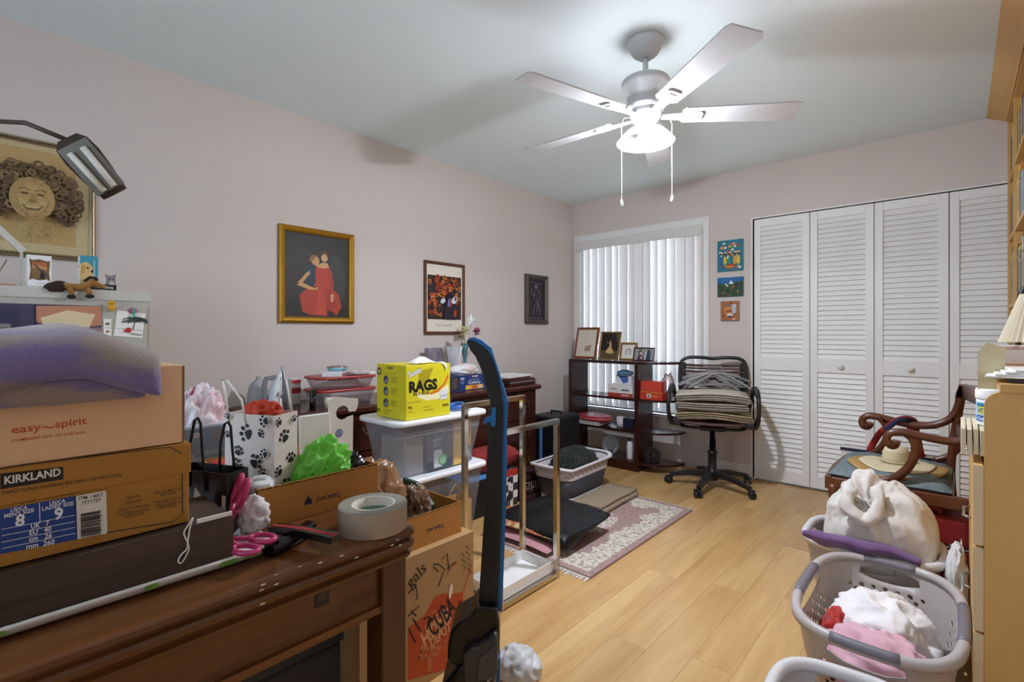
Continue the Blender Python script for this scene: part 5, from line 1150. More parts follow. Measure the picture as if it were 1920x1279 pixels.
# ================================================================== moving box, second tray carton, paper bag
HX, HY = -1.29, 1.225
KB = mat('kraft_box', 'b08a5a', .75, var=.05, scale=30, bump=.15, bscale=300)
hb = thing('moving_box', 'large brown moving box with orange print and black marker writing beside the desk', 'box', (HX, HY, 0))
MB().box((-.42, -.455, 0), (0, 0, .432), .0015).build('carton', KB, hb)
for x0, x1 in ((-.42, -.211), (-.209, 0)): MB().box((x0, -.455, .4322), (x1, 0, .4345)).build('flap', KB, hb)
def hp(u, v): p = on_x(u, v, HX); return (p.y - HY, p.z)
def ht(s_, ua, va, ub, vb, h, c, bo=0.0): a, b_ = hp(ua, va), hp(ub, vb); return ('t', s_, a[0], a[1], h, c, math.hypot(b_[0] - a[0], b_[1] - a[1]), 'l', bo, math.degrees(math.atan2(b_[1] - a[1], b_[0] - a[0])))
def hl(*px, w=.004, c='1c1a1c'): return ('l', [hp(*p) for p in px], w, c)
OG = 'b8481f'
I = [('p', [hp(765, 1177), hp(795, 1155), hp(815, 1119), hp(830, 1113), hp(845, 1114), hp(868, 1110), hp(882, 1060), hp(885, 1060), hp(869, 1112), hp(868, 1125), hp(862, 1238), hp(831, 1257), hp(765, 1275)], OG), hl((834, 1082), (846, 1066), (860, 1050), w=.003, c='b86a3a'),
     hl((790, 1215), (812, 1147), (848, 1143), (834, 1215), (790, 1215), w=.0025, c='d89a6a'),
     ht('THE', 800, 1190, 825, 1164, .03, 'd8a27a', .03), ht('HOME', 796, 1213, 846, 1160, .05, 'd8a27a', .04), ht('DEPOT', 809, 1215, 846, 1180, .034, 'd8a27a', .03), ht('More saving.', 786, 1225, 826, 1217, .02, 'd08a58', .01), ht('More doing.', 782, 1238, 822, 1228, .02, 'd08a58', .01), ('r', *hp(800, 1262), .02, .05, 'c06a3a')]
I += [hl((812, 1058), (822, 1058), (834, 1068), (829, 1078), (825, 1090), (821, 1100)), hl((812, 1063), (822, 1072)), hl((828, 1049), (838, 1037), (840, 1058), (842, 1070)), hl((838, 1066), (855, 1053)),
      ht('gals', 769, 1104, 800, 1068, .04, '1c1a1c'), hl((764, 1112), (780, 1100), (782, 1122), (779, 1124)), hl((764, 1155), (785, 1136)), hl((770, 1145), (780, 1155)), hl((766, 1178), (778, 1205), w=.005), hl((774, 1160), (788, 1184), w=.005), hl((793, 1160), (805, 1156), (800, 1180), w=.005),
      ht('CUBA', 812, 1196, 856, 1144, .07, '1c1a1c', .01), hl((857, 1137), (866, 1126), w=.004), hl((860, 1127), (864, 1138), w=.004)]
sc = [(873, 1022), (878, 1030), (872, 1034), (880, 1040), (874, 1046), (881, 1050), (875, 1057), (882, 1060), (876, 1066), (883, 1074)]
I += [hl(*sc, w=.003), hl(*[(u - 8, v + 14) for u, v in sc[:7]], w=.003), ('e', *hp(844, 1108), .008, .024, 'e8dcc4', -10)]
pr(hb, (0, 0, 0), YP, ZP, I, 'print')
c2 = carton('small_open_carton', 'second open cardboard tray carton, set on top of the moving box', (-1.445, .985, .4347), .25, .416, .107, 1)
def k2(u, v): p = on_x(u, v, -1.32); return (p.y - .985, p.z - .4347)
a = k2(833, 987); pr(c2, (.125, 0, 0), YP, ZP, [('t', 'Thank you!', a[0], a[1] + .012, .0155, '2b3550', .075, 'l', .01, 180)], 'carton_print')
bp = thing('brown_plastic_bag', 'crumpled translucent brown plastic bag stuffed in the second carton', 'bag', (-1.45, .925, .4385))
b = blob((.085, .105, .145), 91, .45, 1.6, 5, (0, -.01, .12), -.9, .22)
b.build('bag', mat('brown_film', '9c7450', .28, var=.2, scale=18, transl=.2), bp)
t = thing('grey_brown_bag', 'bunched dark brown plastic wrap at the front of the second carton', 'bag', (-1.40, 1.045, .4385))
blob((.05, .055, .09), 97, .5, 2.2, 5, (0, 0, .08), -.9, .25).build('bag', mat('brown_film_dark', '6d553f', .25, var=.25, scale=20), t)
gf = thing('green_folder', 'dark green folder leaning in the right end of the second carton', 'folder', (-1.47, 1.12, .4385))
M = Matrix(((1, 0, 0, 0), (0, 0, -1, 0), (0, 1, 0, 0), (0, 0, 0, 1))) @ Matrix.Identity(4)
MB().prism([(-.06, 0), (.1, 0), (.1, .105), (.02, .17), (-.06, .17)], -.006, .006, M).xf(rot('X', 8)).build('folder', mat('folder_green', '173a2c', .5), gf)
pb = thing('paper_coffee_bag', 'brown paper bag with a green round emblem between moving box and bins', 'bag', (-1.74, 1.505, 0))
PBM = mat('paper_bag', 'b58d58', .8, var=.06, scale=30, bump=.3, bscale=60)
b = MB(); w_, d_, h_ = .05, .085, .375
for lo_, hi_ in (((-w_, -d_, 0), (w_, -d_ + .001, h_)), ((-w_, d_ - .001, 0), (w_, d_, h_)), ((w_ - .001, -d_ + .001, 0), (w_, d_ - .001, h_)), ((-w_, -d_ + .001, 0), (-w_ + .001, d_ - .001, h_)), ((-w_, -d_, 0), (w_, d_, .001))): b.box(lo_, hi_)
b.build('bag', PBM, pb)
pr(pb, (w_, 0, 0), YP, ZP, [('e', .048, .2, .028, .04, '1f6b45'), ('e', .048, .205, .014, .02, 'c9d8cc'), ('p', [(.035, .185), (.048, .215), (.061, .185)], '1f6b45')] + [('r', -.08, .02 + k * .02, .155, .001, '9a7444') for k in range(16)], 'print')
MB().tube([(w_ - .004, -.05, h_ - .03), (w_ - .003, -.045, h_ + .05), (w_ - .003, -.01, h_ + .085), (w_ - .003, .02, h_ + .05), (w_ - .004, .03, h_ - .03)], .0025, 6).build('twine_handle', mat('paper_twine', 'a8824e', .8), pb)

# ================================================================== chrome cart and stick vacuum
CHR = mat('chrome', 'c9c4ba', .1, 1, var=.02)
ct = thing('chrome_cart', 'chrome square-tube cart frame with a white tray on the floor', 'cart', (-1.505, 1.665, 0))
def cp(x, y): return (x + 1.505, y - 1.665)
for x, ya, yb, h_ in ((-1.61, 1.475, 1.862, .835), (-1.40, 1.475, 1.862, .742)):
    for y in (ya, yb):
        p = cp(x, y); MB().box((p[0] - .0115, p[1] - .0115, .0), (p[0] + .0115, p[1] + .0115, h_ - .023), .0012).build('post', CHR, ct)
    p, q_ = cp(x, ya), cp(x, yb); MB().box((p[0] - .0115, p[1] - .0115, h_ - .023), (p[0] + .0115, q_[1] + .0115, h_), .0015).build('top_bar', CHR, ct)
    MB().box((p[0] - .010, p[1] + .0115, .006), (p[0] + .010, q_[1] - .0115, .026), .001).build('bottom_rail', CHR, ct)
for y in (1.475, 1.862): p, q_ = cp(-1.61, y), cp(-1.40, y); MB().box((p[0] + .0115, p[1] - .010, .006), (q_[0] - .0115, p[1] + .010, .026), .001).build('bottom_rail', CHR, ct)
w_, d_ = .184, .362; b = open_box(w_, d_, .05, .004); b.xf(Matrix.Translation((0, .0035, .0265))); b.build('tray', mat('cart_tray_white', 'eeeeec', .35), ct)
vr = TH; VB = mat('vac_black', '121212', .28, bump=.1, bscale=400); VM = mat('vac_matte', '1a1918', .5, bump=.2, bscale=300); VU = mat('vac_blue', '1b6aa8', .35); VG = mat('vac_grey', '3a3837', .35)
vc = thing('stick_vacuum', 'black upright stick vacuum with a blue front stripe standing in the middle', 'vacuum', (-.8469, .851, 0), vr)
def vp(u, v): return ((u - 915) * 1.2 / F, H - (v - CY) * 1.2 / F)
def vmesh(px, y0, y1, m, name, bev=0):
    poly = [vp(*p) for p in px]; b = MB().prism(poly, y0, y1, Matrix(((1, 0, 0, 0), (0, 0, 1, 0), (0, 1, 0, 0), (0, 0, 0, 1))))
    return b.build(name, m, vc, mods=[('BEVEL', dict(width=bev, segments=3, limit_method='ANGLE'))] if bev else None)
Lb = [(876, 640), (884, 657), (893, 668), (903, 690), (911, 722), (920, 752), (917, 775), (916, 806), (913, 880), (909, 960), (899, 1122)]
Mb = [(934, 1122), (941, 960), (942, 860), (943, 806), (944, 765), (941, 735), (932, 700), (923, 672), (913, 655), (898, 644), (886, 638), (880, 636)]
vmesh(Lb + Mb, -.023, .023, VM, 'handle', .011)
Rb = [(880, 634.5), (889, 632), (905, 638), (922, 652), (934, 690), (946, 728), (953, 752), (953, 764), (951, 806), (951, 860), (949, 960), (942, 1140), (934, 1140)]
vmesh(Mb + Rb, -.016, .016, VU, 'blue_stripe', .003)
vmesh([(923, 762), (931, 760), (931, 795), (923, 797), (921, 787), (910, 792), (907, 788), (914, 779), (923, 775)], -.030, -.020, VU, 'cord_hook', .002)
vmesh([(897, 1118), (886, 1135), (866, 1146), (851, 1160), (845, 1185), (843, 1213), (848, 1222), (862, 1226), (934, 1226), (938, 1200), (938, 1150), (934, 1122)], -.045, .05, VB, 'motor_body', .014)
vmesh([(873, 1195), (888, 1183), (900, 1182), (918, 1168), (931, 1156), (935, 1165), (935, 1224), (930, 1240), (890, 1250), (873, 1242)], -.066, -.04, VG, 'latch_block', .006)
vmesh([(903, 1200), (932, 1175), (931, 1236), (898, 1240)], -.069, -.064, mat('vac_panel', '4a4744', .4), 'panel', .001)
vmesh([(862, 1222), (848, 1240), (836, 1255), (830, 1279), (822, 1330), (820, 1400), (930, 1400), (930, 1226)], -.055, .06, VB, 'dust_bin', .016)
vmesh([(917, 1238), (928, 1228), (908, 1262), (888, 1290), (884, 1290), (900, 1262)], -.07, -.05, mat('vac_silver', '8f8d88', .3, .5), 'trim', .003)
vmesh([(932, 1226), (939, 1226), (936, 1420), (929, 1420)], -.016, .016, VU, 'lower_stripe', .002)
vmesh([(862, 1400), (934, 1400), (936, 1470), (858, 1470)], -.05, .05, VM, 'neck', .01)
MB().box((-.13, -.13, .012), (.15, .13, .075), .02, seg=3).build('floor_head', VB, vc)
for x in (-.1, .1): MB().lathe([(0, -.012), (.02, -.012), (.022, 0), (.02, .012), (0, .012)], 16).xf(Matrix.Translation((x, .142, .022)) @ Matrix.Rotation(PI / 2, 4, 'X')).build('wheel', VM, vc)
t = thing('white_floor_bag', 'white plastic bag lying on the floor at the bottom edge beside the vacuum', 'bag', on_z(975, 1300, .0) + Vector((-.04, .04, 0)))
blob((.075, .065, .06), 101, .3, 2, 4, (0, 0, .045), -.8, .12).build('bag', mat('white_film', 'dfdfdf', .35, transl=.15), t)

# ================================================================== things between dresser and cart
t = thing('black_game_box', 'black box with a blue lid edge standing behind the vacuum', 'box', (-2.2, 2.19, 0))
MB().box((-.19, -.17, 0), (0, .11, .232), .002).build('carton', mat('black_card', '121116', .45), t); MB().box((-.192, -.172, .232), (.002, .112, .246), .001).build('lid_edge', mat('edge_blue', '5a97d8', .4), t)
pr(t, (0, 0, 0), YP, ZP, [('e', .0, .1, .006, .012, 'c9c9cc'), ('l', [(-.012, .05), (.004, .045), (.002, .07)], .004, 'b8b8bc')], 'print')
t = thing('chess_print_box', 'box printed with black and white chess squares and pieces', 'box', (-2.2, 2.31, 0))
MB().box((-.19, 0, 0), (0, .182, .246), .002).build('carton', mat('chess_dark', '2c2a30', .45), t)
I = []
for i in range(4):
    for j in range(5): I.append(('r', .001 + i * .045, j * .049, .045, .049, ['e6e2de', '3a373c'][(i + j) % 2]))
I += [('r', 0, .2, .18, .044, 'b5322a'), ('e', .1, .06, .03, .024, '2b282c'), ('r', .094, .0, .012, .12, '2b282c'), ('e', .1, .125, .018, .012, '2b282c'), ('r', .088, .11, .024, .06, 'f0ece6'), ('e', .1, .175, .022, .014, '2b282c'), ('p', [(.07, 0), (.085, .02), (.1, .0)], 'd8622a')]
pr(t, (0, 0, 0), YP, ZP, I, 'print')
t = thing('red_cushion', 'plump red woven cushion resting on the game boxes', 'cushion', (-2.29, 2.31, .2475))
b = MB()
def cush(w_, d_, h_, n=14, seed=0, pinch=.12):
    b = MB()
    def f(sgn):
        def g(u, v):
            x, y = 2 * u - 1, 2 * v - 1; e = max(0, (1 - x ** 4) * (1 - y ** 4)) ** .5; k = 1 - pinch * (1 - abs(x * y)) * (max(abs(x), abs(y)) ** 3)
            return (x * w_ / 2 * k, y * d_ / 2 * k, h_ / 2 + sgn * h_ / 2 * e + .004 * nz((x, y, sgn), 3, seed))
        return g
    b.grid(f(1), n, n); b.grid(f(-1), n, n); return b
cush(.17, .46, .15, 14, 1).build('cushion', mat('cushion_red', '8e2b26', .9, bump=.8, bscale=250, var=.1, scale=60), t)
t = thing('greek_key_throw', 'folded dark maroon throw with a pale key pattern beside the dresser', 'throw', (-2.26, 2.65, 0), R(-4))
for k in range(4): MB().box((-.11 - .004 * k, -.13, .004 + k * .042), (.1 - .006 * k, .135, .043 + k * .042), .015, seg=2).build('fold', mix2('maroon_throw', '3a1c22', '2a1418', 40, .9, .8, 250, .1), t)
I = []
for k, (x, z) in enumerate(((-.09, .10), (-.03, .10), (.03, .10), (.09, .1))):
    I += [('l', [(x - .02, z - .03), (x - .02, z + .03), (x + .018, z + .03), (x + .018, z - .012), (x - .004, z - .012), (x - .004, z + .01)], .006, 'b0a294')]
pr(t, (.1005, 0, 0), YP, ZP, I, 'key_pattern')
sc_ = thing('black_suitcase', 'upright black suitcase with a pale blue edge in the corner by the window', 'suitcase', (-2.50, 3.32, 0))
SB = mat('suitcase_black', '17171c', .45, bump=.15)
MB().box((-.13, -.17, .02), (.13, .17, .47), .035, seg=4).build('shell', SB, sc_)
MB().box((-.132, -.150, .09), (-.125, -.12, .40), .002).build('hidden_trim', mat('edge_blue', '5a97d8', .4), sc_)
MB().box((-.04, -.1745, .06), (-.014, -.168, .40), .002).build('edge_strip', mat('edge_blue', '5a97d8', .4), sc_)
MB().tube([(-.05, 0, .465), (-.05, 0, .49), (.05, 0, .49), (.05, 0, .465)], .008, 8).build('carry_handle', SB, sc_)
for x in (-.1, .1):
    for y in (-.14, .14): MB().lathe([(0, -.01), (.018, -.01), (.018, .01), (0, .01)], 14).xf(Matrix.Translation((x, y, .019)) @ Matrix.Rotation(PI / 2, 4, 'X')).build('wheel', SB, sc_)
# collapsible laundry basket with green garment
lb = thing('collapsible_basket', 'white and dark grey collapsible laundry basket beside the shelf', 'basket', (-2.03, 2.885, 0), R(2))
def ringz(w_, d_, z, dip=0, r=.07): return [(x, y, z + dip * (abs(y) / (d_ / 2)) ** 3) for x, y in rrect(w_, d_, r, 7)]
LG = mat('basket_white', 'dcdadd', .4); DG = mat('basket_grey', '3e3d42', .45); LGB = mat('basket_band', 'cdc2c1', .5)
loft([ringz(.258, .468, 0), ringz(.27, .48, .05), ringz(.249, .459, .05), ringz(.245, .455, .006)], True, True).build('base_band', LGB, lb)
loft([ringz(.262, .472, .045), ringz(.275, .5, .085), ringz(.27, .5, .095), ringz(.29, .55, .17, .01), ringz(.286, .546, .17, .01), ringz(.255, .465, .06)], False, False).build('folding_wall', DG, lb)
loft([ringz(.292, .556, .168, .01), ringz(.305, .585, .225, .025), ringz(.3, .58, .225, .025), ringz(.288, .55, .168, .01)], False, False).build('rim_band', LGB, lb)
loft([ringz(.30, .58, .222, .025), ringz(.335, .63, .226, .028), ringz(.34, .635, .236, .03), ringz(.33, .62, .243, .03), ringz(.30, .575, .240, .026)], False, False).build('lip', LG, lb)
dots = MB(); P = ringz(.301, .574, .2, .018, .07); nP = len(P)
def walk(P, n):
    P = [Vector(p) for p in P]; L_ = [(P[(i + 1) % len(P)] - P[i]).length for i in range(len(P))]; T = sum(L_); out = []
    for k in range(n):
        s_ = T * k / n; i = 0
        while s_ > L_[i]: s_ -= L_[i]; i += 1
        d_ = (P[(i + 1) % len(P)] - P[i]).normalized(); out.append((P[i] + d_ * s_, Vector((d_.y, -d_.x, 0))))
    return out
for j, (zz, off) in enumerate(((.212, 0), (.19, .5))):
    for k, (p, nn) in enumerate(walk(ringz(.302 if j == 0 else .298, .576 if j == 0 else .567, zz, .018), 56)):
        if (k + j) % 2 == 0: dots.ball(p + nn * .0006, (.0045, .0045, .0045), 1)
stuff(dots.build('rim_holes', mat('hole_dark', '2a2426', .8), lb))
dots = MB()
for k, (p, nn) in enumerate(walk(ringz(.264, .474, .026), 44)): dots.ball(p + nn * .0004, .004, 1)
stuff(dots.build('base_holes', mat('hole_dark', '2a2426', .8), lb))
MB().box((-.045, -.296, .2), (.045, -.285, .216), .003).build('grip', mat('grip_grey', 'c9c5c8', .4), lb)
t = thing('green_garment', 'dark green velvet garment heaped in the collapsible basket', 'clothing', (-2.03, 2.90, .064))
b = blob((.12, .225, .125), 111, .3, 2.2, 5, (0, 0, .14), -.75, .12)
b.build('garment', mat('green_velvet', '141c15', .8, var=.4, scale=20, sheen=.12), t)

# ================================================================== rug, mat, cushions, black vinyl
rg = thing('floral_rug', 'mauve wool rug with cream floral border and white fringe', 'rug', (-1.612, 2.54, 0))
RW, RL = .68, 1.18; CR, MV = (lin('d6cec0'), lin('ac9088'))
GRY, TAN = lin('a39c8c'), lin('b9a68e'); MV2 = lin('977c79')
def rcol(u, v):
    x, y = (u - .5) * RW, (v - .5) * RL; ax, ay = RW / 2 - abs(x), RL / 2 - abs(y); e = min(ax, ay)
    w1 = noise.noise(Vector((x * 9, y * 9, 1))); w2 = noise.noise(Vector((x * 26, y * 26, 5))); w3 = noise.noise(Vector((x * 60, y * 60, 9)))
    if e < .035: return MV if w3 > -.25 else MV2
    if e < .048: return CR if w3 > -.3 else GRY
    ed = e + w1 * .06 + w2 * .035
    c = math.hypot(x * 1.7, y) + w2 * .05 + w1 * .06
    if ed < .165 or c < .16:
        if abs(w2) < .07 and w3 > -.1: return GRY
        if abs(w2 - .3) < .05: return TAN
        return CR
    return MV if w3 > -.3 else MV2
b = MB(); b.grid(lambda u, v: ((u - .5) * RW, (v - .5) * RL, .0125 + .0012 * noise.noise(Vector((u * 40, v * 60, 0)))), 110, 190, colfn=rcol, smooth=True)
b.build('pile', attr_mat('rug_wool', .95, .8, 500, .15, spec=.1), rg)
MB().box((-RW / 2, -RL / 2, 0.0005), (RW / 2, RL / 2, .0122)).build('backing', mat('rug_edge', 'a08a88', .95, bump=.6), rg)
b = MB(); q = random.Random(6)
for sgn in (-1, 1):
    for k in range(120):
        x = -RW / 2 + RW * (k + .5) / 120; y = sgn * RL / 2; L_ = q.uniform(.028, .045); dx = q.uniform(-.012, .012)
        b.bar([(x, y, .006), (x + dx * .4, y + sgn * L_ * .5, .004), (x + dx, y + sgn * L_, .0018)], .0035, .0025)
stuff(b.build('fringe', mat('fringe_white', 'd8d2c8', .9), rg))
t = thing('beige_mat', 'folded beige ribbed mat lying on the far end of the rug', 'mat', (-1.757, 2.88, .0145), R(2))
b = ribbon(serp(.225, .014, 3, 1.3, .0), .013, .5, 12, .004, 5)
b.build('mat', mat('mat_beige', '9a8a72', .95, bump=1, bscale=260, var=.12, scale=90), t)
t = thing('pink_cushion', 'flat dusty pink cushion lowest under the black vinyl on the rug', 'cushion', (-1.76, 2.19, .0145)); cush(.46, .46, .05, 14, 2, .06).build('cushion', mat('cushion_pink', 'c48f94', .9, bump=.4), t)
t = thing('floral_cushion', 'orange and cream floral cushion between pink cushion and black vinyl', 'cushion', (-1.76, 2.19, .066), R(4)); cush(.46, .40, .05, 14, 4, .06).build('cushion', mix2('floral_orange', 'a85a3c', 'c9b48a', 24, .85, .4, 200, .06), t)
t = thing('black_vinyl_cover', 'folded glossy black vinyl cover draped over the cushions', 'cover', (-1.70, 2.235, .118), R(88))
pth = [(.235, .012), (.15, .008), (.07, .006), (-.02, .004), (-.1, .004), (-.17, .002), (-.21, -.008), (-.222, -.028), (-.208, -.048), (-.18, -.052)]
b = ribbon(pth[::-1], .008, .50, 26, .013, 4, 11)
for p in b.v:
    if p.y < -.18: p.z -= (-.18 - p.y) * .25
    if p.x > .1: p.y *= 1 - .5 * (p.x - .1)
b.build('cover', mat('black_vinyl', '0c0d10', .42, bump=.9, bscale=60, spec=.35), t, mods=[('SUBSURF', dict(levels=1, render_levels=1))])

# ================================================================== dark shelf unit at the window
ET = wood('etagere_mahogany', '3a1710', '1f0b07', 0, 8, .28, .08, contrast=.8, bump=.05); ETZ = wood('etagere_mahogany_up', '3a1710', '1f0b07', 2, 8, .28, .08, contrast=.8, bump=.05)
EX, EY, EZ = -2.30, 3.835, .9
et = thing('etagere', 'dark mahogany open shelf unit with rounded end shelves below the window', 'shelf', (EX, EY, 0))
hw, hd = .345, .135
for x in (-hw, hw - .03): MB().box((x, -hd, 0), (x + .03, hd, EZ - .02), .002).build('upright', ETZ, et)
MB().box((-hw, -hd, EZ - .0198), (hw, hd, EZ + .004), .003).build('top', ET, et)
for z in (.597, .334, .078): MB().box((-hw + .031, -hd + .006, z - .018), (hw - .031, hd - .002, z), .002).build('shelf', ET, et)
MB().box((-hw + .031, -hd + .008, 0), (hw - .031, -hd + .024, .0595)).build('plinth', ET, et)
for z in (EZ + .004, .597, .334, .078):
    n = 14; poly = [(0, hd - .002)] + [(.285 * math.sin(PI / 2 * k / n), (hd - .002) - (2 * hd - .01) * math.cos(PI / 2 * (1 - k / n)) * 0 - (2 * hd - .012) * (math.cos(PI / 2 * k / n))) for k in range(n + 1)]
    MB().prism(poly, -.018, 0, Matrix.Translation((hw + .0005, 0, z))).build('round_shelf', ET, et)
# frames on top
def std_frame(name, label, pts, w_ov, y, rz, bars, fm, art, matte):
    q = [on_y(u, v, y) for u, v in pts]; x0, x1 = min(p.x for p in q), max(p.x for p in q); z0, z1 = EZ + .0045, max(p.z for p in q)
    h_ = (z1 - z0) / math.cos(R(12)); w_ = (x1 - x0) / math.cos(R(rz))
    t = picture(name, label, 'photo frame', ((x0 + x1) / 2, y, z0 + h_ / 2 * math.cos(R(12)) + .002), R(rz), w_, h_, bars, fm, art(w_, h_), matte, -12)
    bx = MB().bar([(0, .0, -.02), (0, .0 + h_ * .42, -h_ / 2 + .012 + h_ * .085)], .03, .004, up=ZP); bx.build('easel_back', mat('black_card', '121116', .45), t)
    return t
BR = wood('frame_chestnut', '8a4a26', '6a3418', 2, 10, .35)
def a1(w_, h_):
    q = random.Random(1); o = []
    for k in range(44): o.append(('l', [(q.uniform(-.02, .07), -.05 + q.uniform(-.025, .03)) for _ in range(2)], .0018, q.choice(['a08468', 'b8683c', '8a7a66', 'c0a080'])))
    return o + [('l', [(-.06, -.075), (.07, -.07)], .0015, 'b8a488')]
std_frame('sketch_frame', 'tall chestnut frame with a pale shell sketch, leftmost on the shelf unit', [(1079, 615), (1123, 675)], 0, 3.83, -6, [(0, .016, .012, .016), (.016, .021, .014, .008)], BR, a1, 'd8cfbc')
def a2(w_, h_): return [('r', -w_ / 2, -h_ / 2, w_, .32 * h_, '5a4a2c'), ('p', [(.25 * w_, h_ / 2), (.4 * w_, h_ / 2), (.42 * w_, .1 * h_), (.34 * w_, .2 * h_)], '5a4c38'), ('p', [(-.03, -.06), (-.02, -.03), (.0, -.005), (.02, -.01), (.045, -.045), (.055, -.065), (.0, -.07)], 'c9a866'), ('p', [(-.002, -.005), (.005, .03), (.018, .03), (.024, -.01)], 'c8a070'), ('e', .006, .042, .008, .01, 'b08850'), ('l', [(.005, .024), (-.02, .026), (-.035, .032)], .005, 'cfa878'), ('p', [(-.03, -.06), (-.035, -.045), (-.015, -.05)], 'd0b070')]
std_frame('dancer_frame', 'gold-edged frame with a dark picture of a kneeling dancer, second on the shelf', [(1124, 623), (1164, 677)], 0, 3.80, -6, [(0, .01, .012, .014), (.01, .014, .012, .008)], mat('dull_gold', '8c7440', .4, .6, var=.2, scale=60), a2, '211d18')
def a3(w_, h_): return [('e', 0, -.005, .03, .032, '9a9c9a'), ('e', 0, -.012, .02, .026, 'd6d2c8'), ('r', -.03, -.045, .06, .022, 'd9d6cc'), ('e', -.018, -.02, .006, .014, 'a8aaa6'), ('e', .018, -.02, .006, .014, 'a8aaa6')]
std_frame('arch_frame', 'small gold wooden frame with a grey arch drawing on white', [(1163, 643), (1195, 678)], 0, 3.79, -4, [(0, .014, .012, .015), (.014, .018, .013, .008)], mat('wood_gold', '8f6a2e', .4, .4, var=.2, scale=60), a3, 'dcd9d0')
def a4(w_, h_): return [('r', -w_ / 2, -h_ / 2, w_, h_, '8f958c'), ('e', -.035, .03, .02, .02, '6f7a6c'), ('p', [(-.055, -h_ / 2), (-.05, -.01), (-.03, .0), (-.005, -.02), (.0, -h_ / 2)], '3c2e40'), ('e', -.03, .014, .016, .021, '2e2220'), ('e', -.027, .01, .01, .014, 'd8b49c'), ('p', [(.0, -h_ / 2), (.005, .03), (.03, .045), (.06, .03), (.066, -h_ / 2)], '333d58'), ('p', [(.008, -h_ / 2), (.012, .03), (.028, .03), (.018, -h_ / 2)], 'd8d0bc'), ('e', .024, .045, .01, .013, 'c9a088'), ('e', -.02, -.03, .008, .012, 'd0a890')]
std_frame('couple_photo_frame', 'small dark red wide frame with a photo of two people, rightmost on the shelf', [(1188, 652), (1228, 678)], 0, 3.76, -3, [(0, .008, .01, .014), (.008, .012, .013, .008)], mat('frame_oxblood', '3c1a18', .3), a4, '8f958c')
# things in the unit
def sbox(name, label, uv0, uv1, y, z, d_, hx, cat='box', pri=None, rz=0, parts='carton'):
    p, q = on_y(*uv0, y), on_y(*uv1, y); w_ = q.x - p.x; h_ = q.z - z if q.z > z else p.z - z
    h_ = max(p.z, q.z) - z
    t = thing(name, label, cat, ((p.x + q.x) / 2, y, z), R(rz))
    MB().box((-w_ / 2, 0, 0), (w_ / 2, d_, h_), .0015).build(parts, mat('sb_' + name, hx, .5), t)
    if pri: pr(t, (-w_ / 2, 0, 0), XP, ZP, pri(w_, h_), 'print')
    return t, w_, h_
t, w_, h_ = sbox('white_red_carton', 'white and red carton lying on the middle shelf of the shelf unit', (1140, 748), (1186, 723), 3.75, .5975, .12, 'dcd8d4', pri=lambda w, h: [('r', 0, 0, w, .3 * h, 'a83a32'), ('r', .55 * w, .5 * h, .3 * w, .12 * h, '5a5654'), ('r', .12 * w, .6 * h, .25 * w, .07 * h, 'b85a50'), ('r', .55 * w, .1 * h, .3 * w, .08 * h, 'e0c8c0')])
z2 = .5975 + h_ + .001
t, w_, h2 = sbox('blue_white_box', 'small blue and white box on top of the white and red carton', (1154, 722), (1184, 706), 3.77, z2, .09, 'dadbe0', pri=lambda w, h: [('p', [(.2 * w, h), (w * .8, h), (.8 * w, .3 * h), (.5 * w, .1 * h)], '4a68a8')])
t = thing('cloth_hat', 'blue-grey cloth cap resting on the small boxes in the shelf unit', 'cap', (on_y(1170, 700, 3.8).x, 3.82, z2 + h2 + .001)); blob((.075, .055, .03), 121, .15, 1.5, 3, (0, 0, .018), -.6).build('crown', mat('cap_blue', '5f7890', .85, bump=.4), t); MB().prism([(-.08, -.02), (-.05, -.06), (0, -.075), (.05, -.06), (.07, -.02)], .0005, .004).build('brim', mat('cap_blue', '5f7890', .85, bump=.4), t)
t, w_, h_ = sbox('red_shoe_box', 'lower red box with a white tag on the rounded middle shelf', (1198, 753), (1242, 737), 3.74, .5975, .13, 'c23a2a', pri=lambda w, h: [('r', .34 * w, .3 * h, .18 * w, .45 * h, 'e0dcd6'), ('r', .38 * w, .38 * h, .1 * w, .28 * h, '6a6460'), ('r', .55 * w, .45 * h, .3 * w, .1 * h, 'c89a3a'), ('r', 0, .93 * h, w, .07 * h, 'd0a02a')])
sbox('red_gift_box', 'upper plain red box on the lower red box', (1201, 737), (1240, 717), 3.755, .5975 + h_ + .001, .11, 'c9402e', rz=2)
t = thing('clear_gift_wrap', 'clear crinkled plastic wrap beside the red boxes on the shelf', 'wrapper', (on_y(1252, 745, 3.82).x - .015, 3.86, .598)); blob((.045, .05, .11), 131, .4, 2.2, 4, (0, 0, .1), -.9, .2).build('wrap', clear('cling_pink', 'ecdcdc', .22, .15, .3), t)
t = thing('red_racket_case', 'flat oval red case with white lettering on the lower shelf', 'case', (-2.43, 3.80, .3345 + .031), R(-4))
loft([[(x * 1, y, z) for x, y in [(s_ * .17 * math.cos(a), s_ * .11 * math.sin(a)) for a in [2 * PI * k / 32 for k in range(32)]]] for s_, z in ((.94, 0), (1, .008), (1, .035), (.95, .043))], True, True).build('case', mat('case_red', 'a3202c', .45), t)
MB().tube([(.17 * math.cos(a), .11 * math.sin(a), .022) for a in [2 * PI * k / 40 for k in range(40)]], .003, 6, True).build('piping', mat('piping_cream', 'c9a0a0', .5), t)
pr(t, (0, 0, .043), XP, YP, [('l', [(-.06 + .012 * k, .01 * math.sin(k * 1.9)) for k in range(11)], .004, 'd8b8bc')], 'lettering')
t = thing('newspaper_bundle', 'folded white newspaper and cloth under the red case', 'newspaper', (-2.46, 3.79, .3345)); 
